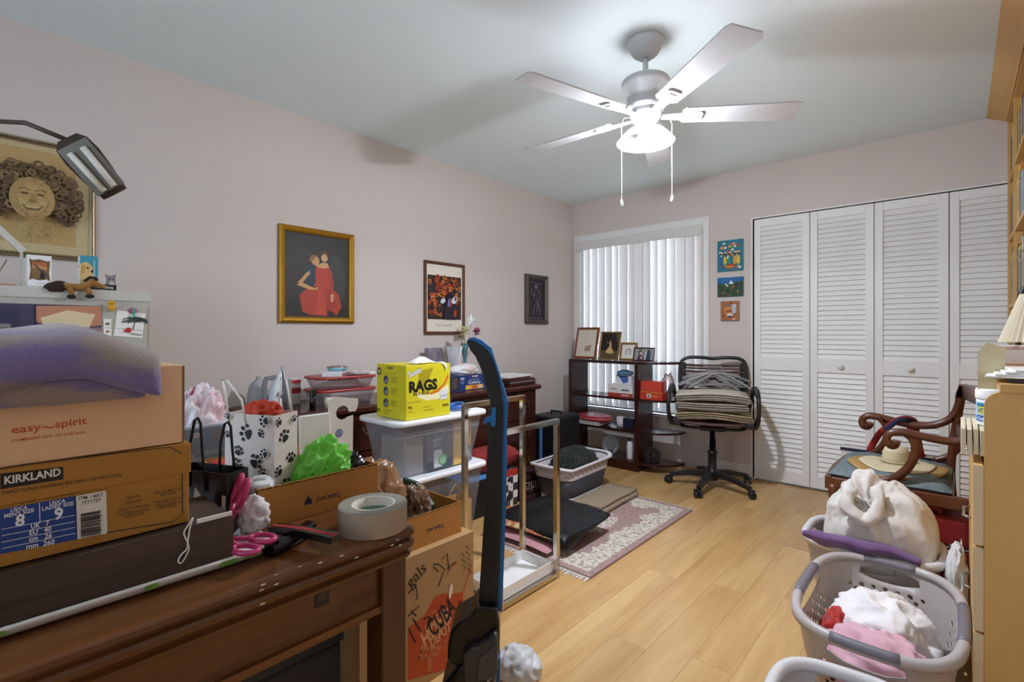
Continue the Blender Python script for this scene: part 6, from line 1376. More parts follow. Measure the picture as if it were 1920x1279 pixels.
for k in range(3): MB().box((-.16 + .02 * k, -.105 + .004 * k, .0005 + .0095 * k), (.14 - .01 * k, .11, .009 + .0095 * k), .003).build('fold', mat('newsprint', 'b9b6b2', .8, var=.15, scale=120), t)
t = thing('white_paper_roll', 'short white paper roll standing on the lower shelf', 'roll', (on_y(1164, 790, 3.80).x, 3.80, .3345)); MB().lathe([(.012, 0), (.035, 0), (.037, .03), (.036, .085), (.012, .085), (.012, 0)], 20, cap=False).build('roll', mat('roll_white', 'cfcbca', .8, bump=.3), t)
sbox('navy_box', 'small navy box at the right end of the lower shelf', (1168, 803), (1187, 786), 3.76, .3345, .1, '191c30')
t = thing('glass_globe', 'clear glass globe on the bottom shelf', 'globe', (on_y(1145, 850, 3.83).x, 3.83, .0785)); MB().lathe([(.03, 0), (.03, .006), (.05, .02), (.075, .06), (.078, .09), (.065, .13), (.04, .152), (.03, .158)], 28, cap=False).build('bowl', clear('globe_glass', 'e8ecec', .06, .05, .22), t)
t = thing('white_bottle', 'slim white bottle on the bottom shelf', 'bottle', (on_y(1181, 850, 3.78).x, 3.78, .0785)); MB().lathe([(0, 0), (.024, 0), (.025, .005), (.025, .13), (.018, .145), (.011, .15)], 20).build('bottle', mat('tray_white2', 'dededc', .45), t); MB().lathe([(.012, .15), (.012, .17), (.010, .172), (0, .172)], 16).build('cap', mat('black_plastic', '141414', .35), t)
t = thing('black_tape_stand', 'black looped stand on the rounded bottom shelf', 'stand', (on_y(1222, 860, 3.80).x, 3.81, .0785), R(20)); MB().box((-.06, -.03, 0), (.06, .03, .014), .004).build('base', mat('glossy_black', '0f0f10', .22), t); MB().bar([(.045 * math.cos(a), 0, .055 + .042 * math.sin(a)) for a in [R(-70 + 320 * k / 16) for k in range(17)]], .045, .008, up=YP).build('loop', mat('black_plastic', '141414', .35), t)

# ================================================================== office chair with mats and hangers
OB = mat('chair_black', '1b1b1d', .4, bump=.1); OS = mat('chair_strap', '4a3226', .6, bump=.2); OT = mat('chair_tube', '242426', .3, .3)
OC = thing('office_chair', 'black swivel office chair with brown bungee straps in front of the closet', 'chair', (-1.36, 3.72, 0), R(20))
b = MB(); b.lathe([(0, .06), (.04, .06), (.042, .12), (.03, .13), (.03, .25), (.036, .252), (.036, .27), (.024, .272), (.024, .36), (.018, .36), (.018, .45), (0, .45)], 20); b.build('column', OB, OC)
for k in range(5):
    a = R(57 - 20 + 72 * k); ca, sa = math.cos(a), math.sin(a)
    MB().bar([(ca * .03, sa * .03, .105), (ca * .16, sa * .16, .098), (ca * .30, sa * .30, .066)], .05, .035, scales=[1.1, .9, .65]).build('base_arm', OB, OC)
    b = MB(); M = Matrix.Translation((ca * .31, sa * .31, .0)) @ Matrix.Rotation(a + .7, 4, 'Z')
    for s_ in (-.016, .016): b.lathe([(0, -.009), (.022, -.009), (.026, -.004), (.026, .004), (.022, .009), (0, .009)], 18)  if 0 else b.merge(MB().lathe([(0, -.009), (.022, -.009), (.026, -.004), (.026, .004), (.022, .009), (0, .009)], 18), M @ Matrix.Translation((0, s_, .0268)) @ Matrix.Rotation(PI / 2, 4, 'X'))
    b.merge(MB().box((-.02, -.006, .03), (.02, .006, .062), .004), M); b.merge(MB().box((-.028, -.027, .045), (.01, .027, .056), .005), M)
    b.build('caster', OB, OC)
MB().box((-.09, -.1, .43), (.09, .12, .465), .01).build('seat_plate', OB, OC)
MB().tube([(x, y, .468 + .012 * (abs(x) / .26) ** 2) for x, y in rrect(.46, .42, .09, 6)], .011, 10, True).build('under_frame', OT, OC)
for s_ in (-1, 1): MB().bar([(s_ * .238, -.24, .505), (s_ * .245, -.22, .515), (s_ * .245, .2, .515), (s_ * .238, .22, .51)], .024, .03).build('seat_rail', OB, OC)
for k in range(8): y = -.225 + k * .058; MB().bar([(-.236, y, .512), (-.12, y, .504), (0, y, .501), (.12, y, .504), (.236, y, .512)], .044, .016, smooth=True).build('seat_strap', OS, OC)
for s_ in (-1, 1): MB().box((s_ * .235 - .03, -.255, .488), (s_ * .235 + .03, -.2, .53), .008).build('strap_clip', OB, OC)
bk = [(-.235, .215, .50), (-.238, .235, .60), (-.242, .265, .74), (-.244, .288, .85), (-.23, .302, .915), (-.18, .308, .943), (-.09, .311, .946), (0, .313, .938), (.09, .311, .946), (.18, .308, .943), (.23, .302, .915), (.244, .288, .85), (.242, .265, .74), (.238, .235, .60), (.235, .215, .50)]
MB().tube(smooth_path(bk), .0135, 10).build('back_frame', OT, OC)
for k, z in enumerate((.885, .862, .835, .812, .785, .762, .73, .70, .67, .64, .61)):
    y = .235 + (z - .6) * .21; MB().bar([(-.236, y, z), (-.11, y + .008, z - .005), (0, y + .010, z - .006), (.11, y + .008, z - .005), (.236, y, z)], .012, .02 if k % 2 == 0 else .014, up=ZP).build('back_strap', OS, OC)
for s_ in (-1, 1):
    for z in (.875, .80, .72, .62): y = .235 + (z - .6) * .21; MB().box((s_ * .222 - .024, y - .014, z - .03), (s_ * .222 + .024, y + .012, z + .03), .007).build('back_clip', OB, OC)
    MB().bar(smooth_path([(s_ * .24, -.1, .49), (s_ * .275, -.15, .50), (s_ * .292, -.19, .55), (s_ * .295, -.20, .64), (s_ * .292, -.17, .705), (s_ * .288, -.08, .728), (s_ * .285, .05, .725), (s_ * .28, .14, .70), (s_ * .268, .17, .62), (s_ * .25, .15, .53)]), .055, .022, up=XP, smooth=True).build('armrest', OB, OC)
    MB().tube([(s_ * .2, -.02, .468), (s_ * .25, -.08, .485)], .014, 8).build('arm_bracket', OB, OC)
MW = mix2('woven_mat_pale', 'd3cabb', 'b8ad9c', 120, .95, 1, 300, .12); MW2 = mix2('woven_mat_tan', 'c8b795', 'a8966f', 120, .95, 1, 300, .12); ME = mat('mat_edge_dark', '3a302a', .95)
def wmat(label, z, n, w_, hx, x0, th=.0125):
    t = thing('woven_mat', label, 'mat', (-1.36, 3.72, z), R(20), 'folded woven mats on the office chair')
    b = ribbon(serp(w_, th, n, 1.28, 0, 5), th, .36, 8, .004, int(z * 100), 8)
    for p in b.v: p.x += x0; p.z += -.010 * (p.x / .26) ** 2 + .006 * math.sin(p.x * 11 + z * 40)
    b.xf(Matrix.Translation((0, -.05, .012))); b.build('mat', hx, t)
    e = MB(); P_ = [Vector(q) for q in serp(w_, th, n, 1.28, 0, 5)]
    e.tube([(p.x + x0, -.2325, p.y + .012 - .010 * ((p.x + x0) / .26) ** 2 + .006 * math.sin((p.x + x0) * 11 + z * 40)) for p in P_], .0028, 5); e.build('dark_stripe', ME, t)
    return t
wmat('lowest tan folded woven mat on the office chair seat', .522, 3, .50, MW2, .01)
wmat('pale folded woven mat in the middle of the stack on the chair', .592, 3, .47, MW, -.005)
wmat('uppermost pale folded woven mat, directly under the clear hangers', .655, 3, .49, MW, .0)
HG = clear('hanger_clear', 'e2e0de', .3, .08, .35); HK = mat('hook_steel', 'c9c9cc', .2, .9)
def hanger():
    t = thing('clear_hanger', 'one of the bundle of clear plastic hangers hooked on the office chair back', 'hanger', (0, 0, 0), 0, 'clear plastic hangers on the office chair')
    MB().tube(smooth_path([(-.215, .0, -.135), (-.19, 0, -.115), (-.1, 0, -.07), (-.03, 0, -.042), (0, 0, -.038), (.03, 0, -.042), (.1, 0, -.07), (.19, 0, -.115), (.215, 0, -.135)], 2), .0065, 6).build('shoulder', HG, t)
    MB().tube([(-.19, 0, -.118), (-.1, 0, -.128), (0, 0, -.13), (.1, 0, -.128), (.19, 0, -.118)], .004, 6).build('lower_bar', HG, t)
    MB().tube([(0, 0, -.045), (0, 0, -.02), (.012, 0, -.006), (.015, 0, .008), (.006, 0, .02), (-.008, 0, .02), (-.014, 0, .010)], .0017, 6).build('hook', HK, t)
    return t
h0 = hanger(); ch_list = list(h0.children)
for k in range(14):
    if k == 0: o = h0
    else:
        o = h0.copy(); COL.objects.link(o)
        for c in ch_list: cc = c.copy(); COL.objects.link(cc); cc.parent = o
    lx = -.055 + .009 * k; ly = .205 - (k % 5) * .013; M = Matrix.Translation((-1.36, 3.72, 0)) @ Matrix.Rotation(R(20), 4, 'Z')
    o.location = M @ Vector((lx, ly, .868 - .004 * (k % 3))); o.rotation_euler = (R(14 + 5 * (k % 4)), R(-16 + 31 * ((k * 5) % 14) / 13), R(20 + 12 * math.sin(k * 2.3)))

# ================================================================== scroll-arm wooden armchair
AW = wood('armchair_wood', '6d3d20', '48240f', 0, 10, .3, .1, contrast=.8, bump=.08)
YN_, YF_ = 2.88, 3.42
AC = thing('armchair', 'carved wooden armchair with scrolled arms and grey-blue seat', 'chair', (-.22, 3.15, 0))
def cp_(u, v, Y): return on_y(u, v, Y) - Vector((-.22, 3.15, 0))
def scroll(px, Y, name, wd=.032, hh=.03, sc=None): return MB().bar(smooth_path([cp_(u, v, Y) for u, v in px], 4), wd, hh, up=YP, smooth=True, scales=sc).build(name, AW, AC)
scroll([(1681, 826), (1679, 834), (1671, 835), (1664, 828), (1663, 819), (1670, 812), (1683, 810), (1697, 811), (1715, 815), (1752, 823), (1785, 828), (1812, 826), (1832, 823)], YN_, 'near_arm', .03, .036)
scroll([(1700, 812), (1711, 822), (1717, 836), (1715, 853), (1706, 872), (1692, 887), (1672, 898), (1650, 903)], YN_, 'arm_support', .034, .032)
scroll([(1632, 792), (1629, 799), (1621, 799), (1617, 792), (1619, 784), (1627, 780), (1638, 780), (1652, 783), (1672, 788), (1700, 795), (1728, 798), (1755, 796), (1777, 788), (1791, 774), (1798, 756), (1800, 740), (1806, 729), (1815, 726)], YF_, 'far_arm', .034, .034)
scroll([(1648, 782), (1658, 793), (1664, 806), (1660, 826), (1648, 842), (1632, 852), (1612, 856)], YF_, 'arm_support', .03, .034)
for Y, dx in ((YN_, .085), (YF_, 0)):
    MB().bar(smooth_path([(.215 + dx, Y - 3.15, .0), (.20 + dx, Y - 3.15, .2), (.185 + dx, Y - 3.15, .42), (.20 + dx, Y - 3.15, .62), (.232 + dx, Y - 3.15, .875)]), .036, .034, up=YP, smooth=True).build('back_post', AW, AC)
    MB().bar(smooth_path([(-.245, Y - 3.15, .40), (-.235, Y - 3.15, .25), (-.25, Y - 3.15, .1), (-.285, Y - 3.15, 0)]), .04, .04, up=YP, smooth=True).build('front_leg', AW, AC)
MB().bar(smooth_path([cp_(1752, 862, YF_), cp_(1775, 857, YF_), cp_(1793, 845, YF_), cp_(1801, 830, YF_)]), .028, .03, up=YP, smooth=True).build('brace', AW, AC)
MB().bar([(.315, -.30, .845), (.285, 0, .85), (.232, .30, .845)], .03, .07, up=ZP, smooth=True).build('crest_rail', AW, AC)
MB().bar([(.285, -.27, .66), (.25, 0, .66), (.205, .27, .66)], .022, .06, up=ZP, smooth=True).build('back_splat', AW, AC)
for y0, y1 in ((-.285, -.255), (.255, .285)): MB().box((-.26, y0, .375), (.28 if y0 < 0 else .2, y1, .435), .006).build('side_rail', AW, AC)
MB().bar([(-.262, -.285, .405), (-.275, 0, .405), (-.262, .285, .405)], .03, .06, up=ZP).build('front_rail', AW, AC); MB().box((.17, -.255, .375), (.2, .255, .435), .004).build('rear_rail', AW, AC)
se = cush(.46, .56, .085, 16, 9, .02); se.xf(Matrix.Translation((-.035, 0, .405))); se.build('seat', mix2('seat_greyblue', '7d8a8c', '6a7679', 50, .9, .6, 300, .15), AC)
# hat
HT = thing('sun_hat', 'cream and tan wide-brimmed sun hat lying on the armchair seat', 'hat', (-.235, 3.11, .492), R(-20)); HT.scale = (.78, .78, .82)
def brim(u, v): a = 2 * PI * u; r = .075 + .125 * v; return (r * math.cos(a) * .95, r * 1.12 * math.sin(a), .012 - .010 * v + .010 * math.sin(2 * a + .6) * v + .004 * math.sin(5 * a) * v)
HC = mat('hat_cream', 'd9cba6', .85, bump=.6, bscale=220); HTN = mat('hat_tan', 'b08c54', .85, bump=.6, bscale=220)
MB().grid(brim, 48, 6, True).build('brim', HC, HT, mods=[('SOLIDIFY', dict(thickness=.003))])
MB().grid(lambda u, v: (lambda p: (p[0], p[1], p[2] - .0075 - .003 * v))(brim(u, .55 + .95 * v)), 48, 4, True).build('under_brim', HTN, HT, mods=[('SOLIDIFY', dict(thickness=.003))])
b = MB(); b.lathe([(.075, .012), (.074, .04), (.07, .075), (.06, .098), (.04, .108), (0, .110)], 36)
for p in b.v: p.y *= 1.12; p.x *= .95
b.build('crown', HC, HT)
for k in range(7): MB().tube([(.0745 * .95 * math.cos(a) * (1 - .012 * k), .0845 * math.sin(a) * (1 - .012 * k), .03 + .008 * k) for a in [2 * PI * j / 36 for j in range(36)]], .0009, 4, True).build('weave_ridge', mat('hat_ridge', 'bfae86', .9), HT)
MB().tube([(.077 * .96 * math.cos(a), .0865 * math.sin(a), .022) for a in [2 * PI * j / 36 for j in range(36)]], .0035, 6, True).build('band_cord', HC, HT)
MB().tube([(-.074, -.02, .022), (-.10, -.03, .016), (-.13, -.02, .008), (-.12, -.055, .01), (-.09, -.05, .016), (-.075, -.02, .022)], .0015, 5).build('cord_bow', HC, HT)
# tote bag with red straps
TB = thing('canvas_tote', 'white canvas tote bag with red and navy straps behind the armchair', 'bag', (-.31, 3.60, 0))
p0 = on_y(1577, 838, 3.56); p1 = on_y(1776, 848, 3.56); zt = p0.z; xl = p0.x + .31; xr = p1.x + .31
b = MB(); b.prism([(xl + .015, 0), (xr - .01, 0), (xr, zt), (xl, zt)], -.05, .05, Matrix(((1, 0, 0, 0), (0, 0, 1, 0), (0, 1, 0, 0), (0, 0, 0, 1)))); b.build('bag', mat('canvas_white', 'dcd8d0', .9, bump=.5), TB)
for y in (-.0525, .0525): MB().box((xl - .002, y - .003, zt - .014), (xr + .002, y + .003, zt + .002)).build('navy_binding', mat('navy_binding', '20243c', .8), TB)
MB().bar([(xl + .012, -.053, .12), (xl + .03, -.053, .02)], .006, .012, up=YP).build('corner_binding', mat('navy_binding', '20243c', .8), TB)
RS = mat('strap_red', 'b02a2a', .8, bump=.3); NS = mat('strap_navy', '272a48', .8, bump=.3)
def cs(u, v, Y): return on_y(u, v, Y) - Vector((-.31, 3.60, 0))
MB().bar(smooth_path([cs(1630, 846, 3.545), cs(1637, 832, 3.52), cs(1650, 812, 3.46), cs(1666, 800, 3.40), cs(1680, 790, 3.385), cs(1697, 785, 3.40), cs(1713, 789, 3.45), cs(1716, 800, 3.50), cs(1722, 830, 3.54), cs(1727, 855, 3.545)]), .032, .004, up=YP, smooth=True).build('red_strap', RS, TB)
MB().bar(smooth_path([cs(1659, 806, 3.38), cs(1672, 796, 3.375), cs(1686, 787, 3.372), cs(1700, 787, 3.385), cs(1714, 790, 3.44)]), .024, .005, up=YP, smooth=True).build('navy_strap', NS, TB)
MB().bar(smooth_path([cs(1708, 800, 3.46), cs(1716, 826, 3.48), cs(1724, 852, 3.50), cs(1730, 858, 3.54)]), .04, .004, up=YP, smooth=True).build('red_strap', RS, TB)
# red suitcase
RSC = thing('red_suitcase', 'hard red suitcase lying under the near side of the armchair', 'suitcase', (-.115, 2.97, 0))
RM = mat('suitcase_red', '93211f', .6, bump=.5, bscale=220)
MB().box((-.19, -.075, .004), (.15, .075, .20), .02, seg=3).build('lower_shell', RM, RSC); MB().box((-.19, -.075, .206), (.15, .075, .335), .02, seg=3).build('upper_shell', RM, RSC)
MB().box((-.188, -.0765, .199), (.148, .0765, .2065), .002).build('steel_trim', mat('trim_steel', 'aaa6a0', .3, .8), RSC)
MB().bar([(-.1, -.03, .334), (-.09, -.03, .355), (.04, -.03, .355), (.05, -.03, .334)], .018, .012, up=YP).build('carry_handle', mat('handle_red', 'b8423a', .5), RSC)
for x in (-.15, .1): MB().box((x - .02, -.081, .19), (x + .02, -.075, .222), .002).build('latch', mat('trim_steel', 'aaa6a0', .3, .8), RSC)

# ================================================================== laundry baskets with clothes
def superell(hx, hy, n, e=3.2): 
    o = []
    for k in range(n):
        a = 2 * PI * k / n; c, s = math.cos(a), math.sin(a); o.append((hx * math.copysign(abs(c) ** (2 / e), c), hy * math.copysign(abs(s) ** (2 / e), s)))
    P = walk(o, n); return [(p.x, p.y) for p, _ in P]
def laundry_basket(name, label, loc, rz, hx, hy, h_, m, mr, mg, holes=True):
    t = thing(name, label, 'basket', loc, rz)
    n, rows = 72, 14; S = superell(1, 1, n); b = MB(); ring = []
    def at(i, j):
        v = j / rows; k = .80 + .2 * v ** .8; i0 = math.floor(i); fr = i - i0; xa, ya = S[i0 % n]; xb, yb = S[(i0 + 1) % n]; x, y = xa + (xb - xa) * fr, ya + (yb - ya) * fr; return Vector((x * hx * k, y * hy * k, .004 + (h_ - .004) * v))
    ang = [math.atan2(S[i][1], S[i][0]) for i in range(n)]
    idx = {}
    q4 = [min(range(n), key=lambda i: abs(math.atan2(math.sin(ang[i] - a0), math.cos(ang[i] - a0)))) for a0 in (0, PI / 2, PI, -PI / 2)]
    def hr(i, j):
        for c in q4:
            d = (i - c + n / 2) % n - n / 2
            if abs(d) < 9: return d, j - 11.4, math.sqrt((d / 5.2) ** 2 + ((j - 11.4) / 1.45) ** 2), c
        return None
    def snap(i, j):
        q = hr(i, j)
        if q and .55 < q[2] < 1.36: return q[3] + q[0] / q[2], 11.4 + q[1] / q[2]
        return i, j
    for j in range(rows + 1):
        for i in range(n): idx[(i, j)] = len(b.v); b.v.append(at(*snap(i, j)))
    def put(f): b.f.append(f); b.sm.append(True); b.c.append(None)
    def handle(i, j):
        q = hr(i + .5, j + .5); return bool(q) and q[2] < .86
    for j in range(rows):
        for i in range(n):
            i2 = (i + 1) % n
            if handle(i, j): continue
            c4 = [idx[(i, j)], idx[(i2, j)], idx[(i2, j + 1)], idx[(i, j + 1)]]
            cor = min(abs((i - c + n // 2) % n - n // 2) for c in q4)
            if holes and 2 <= j <= 8 and (i % 2) == (j % 2) and cor <= 6:
                p = [b.v[k] for k in c4]; ce = sum(p, Vector()) / 4; o = len(b.v); s_ = 1.0 if (i + j) % 4 else .8
                for k in range(4):
                    m_ = (p[k] + p[(k + 1) % 4]) / 2; cc = p[k]
                    b.v.append(ce + (cc - ce) * .82 * s_ if k % 2 == 0 else ce + (cc - ce) * .5 * s_); b.v.append(ce + (m_ - ce) * .84 * s_)
                for k in range(4):
                    put([c4[k], c4[(k + 1) % 4], o + (2 * k + 2) % 8, o + 2 * k + 1]); put([c4[k], o + 2 * k + 1, o + 2 * k])
            else: put(c4)
    base = [idx[(i, 0)] for i in range(n)]; b.f.append(base[::-1]); b.sm.append(False); b.c.append(None)
    b.build('wall', m, t, mods=[('SOLIDIFY', dict(thickness=.0035, offset=0))])
    rim = [Vector((x * hx * 1.012, y * hy * 1.01, h_)) for x, y in S]
    MB().sweep(rim, [(-.014, -.016), (-.015, 0), (-.010, .010), (0, .013), (.010, .010), (.015, 0), (.014, -.016), (.009, -.014), (.009, -.002), (-.009, -.002), (-.009, -.014)], True, False).build('rim', mr, t)
    if mg:
        for c in q4:
            P_ = [Vector((S[(c + d) % n][0] * hx * 1.012, S[(c + d) % n][1] * hy * 1.01, h_ - .002)) for d in range(-4, 5)]
            MB().tube(P_, .0165, 10).build('grip', mg, t)
    return t
LBG = mat('laundry_grey', 'b3aba6', .4); LBR = mat('laundry_rim', 'b9b2ae', .35); LBH = mat('laundry_grip', '77727a', .45); LBW = mat('laundry_white', 'dcdad9', .4)
laundry_basket('laundry_basket', 'grey plastic laundry basket with lattice holes full of pink and white clothes', (-.203, 2.06, 0), R(0), .212, .345, .25, LBG, LBR, LBH)
laundry_basket('laundry_basket', 'white-rimmed laundry basket holding the big white cloth bag', (-.285, 2.635, 0), 0, .235, .205, .25, LBG, LBW, None)
laundry_basket('laundry_basket', 'low white laundry basket at the bottom edge, nearest the camera', (-.20, 1.42, 0), R(8), .17, .225, .20, LBG, LBW, None)
def heap(name, label, loc, r, hx, seed, cat='clothing', amp=.35, fq=1.8, m=None, fl=-.8, fine=.12):
    t = thing(name, label, cat, loc); blob(r, seed, amp, fq, 5, (0, 0, r[2] * .8), fl, fine).build('cloth', m or mat('cloth_' + hx, hx, .9, bump=.5, bscale=150, sheen=.2), t); return t
heap('red_garment', 'small red garment at the left end of the grey laundry basket', (-.315, 2.02, .02), (.05, .09, .09), 'b8322c', 140)
heap('white_garment', 'white garment heaped at the middle of the grey laundry basket', (-.20, 2.13, .02), (.145, .155, .115), 'eeeceb', 141)
heap('pink_garment', 'pale pink garment folded over the near side of the grey laundry basket', (-.19, 1.88, .02), (.155, .14, .105), 'dcaebb', 142)
b = heap('pink_bow_garment', 'twisted light pink sleeve at the right end of the grey laundry basket', (-.075, 1.84, .10), (.055, .07, .045), 'e2b6c0', 143, amp=.5)
heap('white_undergarment', 'rumpled white garment in the nearest low white basket', (-.18, 1.43, .02), (.10, .13, .07), 'e4e2e4', 144)
# big white cloth bag with its neck twisted
WB_ = thing('white_cloth_bag', 'big white cotton laundry bag with a twisted neck in the far basket', 'bag', (-.255, 2.62, .006))
CW = mat('cotton_bag', 'd9d4cb', .9, bump=.5, bscale=160, sheen=.2)
b = MB().ball((0, 0, 0), 1, 6, lambda p: 1 + .05 * (.7 - 2 * math.sqrt(nz(p, 1.4, 7) ** 2 + .004)) + .05 * (.7 - 2 * math.sqrt(nz((p.x, p.y, p.z * .45), 3.2, 8) ** 2 + .004)) + .022 * (.7 - 2 * math.sqrt(nz(p, 7.5, 9) ** 2 + .003)))
KN_ = Vector((-.035, -.135, .445))                    # where the drawn neck folds over, towards the room
for p in b.v:
    z = p.z; rr = math.hypot(p.x, p.y) + 1e-6
    k = 1.0 if z < 0 else 1 - .30 * z ** 2.2
    e = (abs(p.x) ** 3 + abs(p.y) ** 3) ** (1 / 3) / rr
    p.x *= .205 * k / max(e, .8) * .92; p.y *= .17 * k / max(e, .8) * .92; p.z = .27 + .255 * math.copysign(abs(max(z, -1)) ** .8, z)
    p.z += .035 * math.exp(-((p.x + .07) / .045) ** 2) * max(0, z) - .03 * math.exp(-((p.x - .02) / .03) ** 2) * max(0, z)
    d = (p - KN_).length; a = math.atan2(p.z - KN_.z, p.x - KN_.x)
    f = math.exp(-(d / .16) ** 2); out_ = Vector((p.x, p.y, (p.z - .27) * .6)); out_.normalize()
    p += out_ * (.020 * f * math.sin(9 * a + 6 * d) - .03 * math.exp(-(d / .05) ** 2))
    p.z = max(p.z, .004)
b.build('body', CW, WB_)
tw2 = MB(); tw2.tube(smooth_path([(-.085, -.12, .50), (-.095, -.155, .455), (-.075, -.175, .405), (-.035, -.178, .385), (.0, -.165, .405), (.012, -.14, .455), (.0, -.10, .50)]), .024, 12, scales=[.8 + .35 * math.sin(PI * i_ / 24) for i_ in range(25)])
for p in tw2.v: p += Vector((nz(p, 24, 1), nz(p, 24, 2), nz(p, 24, 3))) * .016
tw2.build('drawn_neck', CW, WB_)
PT = thing('purple_bath_towel', 'folded purple towel hanging over the edge between the two baskets', 'towel', (-.30, 2.422, .265), R(10))
b = ribbon([(.012, .0), (.0, .012), (-.012, .02), (-.02, .014)], .03, .02) if 0 else MB()
P_ = [(-.2, -.01, .035), (-.15, -.005, .028), (-.08, 0, .024), (0, .002, .022), (.1, .0, .018), (.19, -.01, .006)]
b.sweep(smooth_path(P_), [(.03 * math.cos(a) * (1 + .2 * math.sin(3 * a)), .022 * math.sin(a)) for a in [2 * PI * k / 16 for k in range(16)]], up=ZP, scales=[.3 + .9 * min(1, i / 4) if i < 14 else 1.1 - .5 * (i - 14) / 7 for i in range(21)])
for p in b.v: p += Vector((0, nz(p, 18, 1), nz(p, 18, 3))) * .012
b.build('towel', mat('towel_purple_dark', '6a4a78', .95, bump=1, bscale=350, sheen=.4), PT)
WC = thing('white_hanging_cloth', 'white embroidered cloth standing between far basket and wooden cabinet', 'cloth', (-.008, 2.53, 0))
blob((.035, .06, .17), 151, .3, 2, 5, (0, 0, .16), -.92, .15).build('cloth', mat('cloth_embroidered', 'e2e1df', .9, bump=.9, bscale=260), WC)
MB().tube([(.012, -.01, .315), (.012, -.03, .33), (.012, -.035, .35), (.012, -.015, .365), (.012, .01, .36), (.012, .02, .345)], .003, 8).build('hanger_hook', HK, WC)

# ================================================================== maple wall unit on the right wall
CB = thing('maple_cabinet', 'light maple drawer cabinet with a rounded side panel, right edge of the room', 'cabinet', (.05, 1.9, 0))
arc = [(.04 - .04 * math.cos(R(a)), .942 + .04 * math.sin(R(a))) for a in range(0, 91, 15)]
M = Matrix(((1, 0, 0, 0), (0, 0, 1, 0), (0, 1, 0, 0), (0, 0, 0, 1)))
MB().prism([(0, 0), (.505, 0), (.505, .982)] + arc[::-1], 0, .019, M).build('side_panel', MAPLE, CB)
MB().box((.03, -.015, .9825), (.505, .98, 1.007), .002).build('top_slab', MAPLEX, CB)
MB().box((0, .92, 0), (.505, .939, .79)).build('end_panel', MAPLE, CB); MB().box((.49, .019, 0), (.505, .92, .982)).build('rear_panel', MAPLE, CB)
MB().box((.004, .0195, .776), (.488, .919, .795)).build('inner_shelf', MAPLEX, CB); MB().box((.01, .0195, 0), (.488, .919, .06)).build('kick_base', MAPLEX, CB)
for z0, z1 in ((.065, .305), (.31, .545), (.55, .775)):
    d = MB().box((-.022, .004, z0), (-.001, .935, z1), .002).build('drawer_front', MAPLE, CB)
    MB().box((-.0225, .002, z0 + .001), (-.0005, .0038, z1 - .001)).build('edge_band', mat('edge_band_pale', 'ddc79c', .5), d)
    MB().tube([(-.022, .40, z1 - .03), (-.04, .41, z1 - .03), (-.04, .53, z1 - .03), (-.022, .54, z1 - .03)], .004, 6).build('pull', mat('pull_steel', 'a8a8a6', .3, .8), d)
t = thing('cream_folders', 'row of cream card folders standing on the cabinet shelf under the white tub', 'folder', (.06, 2.05, .7955))
for k in range(9): MB().box((-.058 + .0135 * k, -.12 + .006 * (k % 3), 0), (-.058 + .0135 * k + .0105, .14, .0735 - .002 * (k % 2)), .001).build('folder', mat('folder_cream', 'e0d6ba', .7, var=.08), t)
t = thing('white_wipes_tub', 'white round tub with a blue and yellow label beside the maple side panel', 'tub', (.082, 2.05, .8695))
MB().lathe([(0, 0), (.044, 0), (.046, .004), (.046, .078), (.044, .08)], 32).build('tub', mat('tub_white', 'f0f0f0', .3), t); MB().lathe([(.0475, .078), (.0485, .082), (.0485, .104), (.045, .109), (0, .11)], 32).build('lid', mat('tub_white', 'f0f0f0', .3), t)
MB().lathe([(.0464, .012), (.0464, .070)], 40, cap=False, a0=R(150), a1=R(330)).build('label', mat('label_pale_blue', 'a9cbe8', .4), t)
def wrapl(name, a0, a1, z0, z1, m, r=.0467): MB().lathe([(r, z0), (r, z1)], 16, cap=False, a0=R(a0), a1=R(a1)).build(name, m, t)
wrapl('label_band', 198, 262, .013, .030, mat('label_blue', '2a55a8', .4)); wrapl('label_burst', 205, 262, .034, .056, mat('label_yellow', 'e0d23a', .4)); wrapl('label_swoosh', 200, 240, .056, .066, mat('label_green_blue', '2f7f9a', .4)); wrapl('label_burst', 205, 262, .038, .052, mat('label_blue', '2a55a8', .4), .04685)
def wraptext(s_, a_mid, z, h, hx, w_):
    vs_, fs_, x0, x1 = text_mesh(s_, .03); sy = h / .7; sx = w_ / (x1 - x0); b = MB(); pts = []
    for p in vs_: a = R(a_mid) + ((p.x - x0) * sx - w_ / 2) / .047; pts.append((.0471 * math.cos(a), .0471 * math.sin(a), z + p.y * sy))
    b.add(pts, fs_); b.build('lettering', mat('lettering_' + hx, hx, .4), t, recalc=False)
wraptext('Odor', 228, .039, .012, 'e8d83a', .036); wraptext('Odor', 228, .016, .010, 'f0f2f6', .038)
TZ = 1.0075
t = thing('white_papers', 'loose stack of white papers on top of the maple cabinet', 'paper', (.20, 2.1, TZ))
MB().box((-.1, -.19, 0), (.14, .0, .012), .001).build('dark_gap_slab', mat('gap_shade_dark', '2e2019', .5), t)  # dark slab standing in for the shaded gap under the papers
for k in range(4): MB().box((-.135 + .01 * k, -.2 + .006 * k, .0125 + .006 * k), (.14, .03, .018 + .006 * k), .0015, rot('Z', -4 + 3 * k)).build('sheet_stack', mat('paper_white', 'eeeeec', .7), t)
t = thing('cream_card', 'cream folded card leaning at the front corner of the cabinet top', 'card', (.055, 2.03, .9555 - .0))
MB().prism([(-.01, -.06), (.045, -.03), (.05, .085), (.01, .10), (-.012, .07)], 0, .002, Matrix(((1, 0, 0, -.005), (.15, 0, -1, 0), (0, 1, 0, .06), (0, 0, 0, 1)))).build('card', mat('card_cream', 'd8cca4', .6), t)
t = thing('floral_sign_box', 'small white floral box lettered upside down on the white papers', 'box', (.10, 2.22, TZ + .0005))
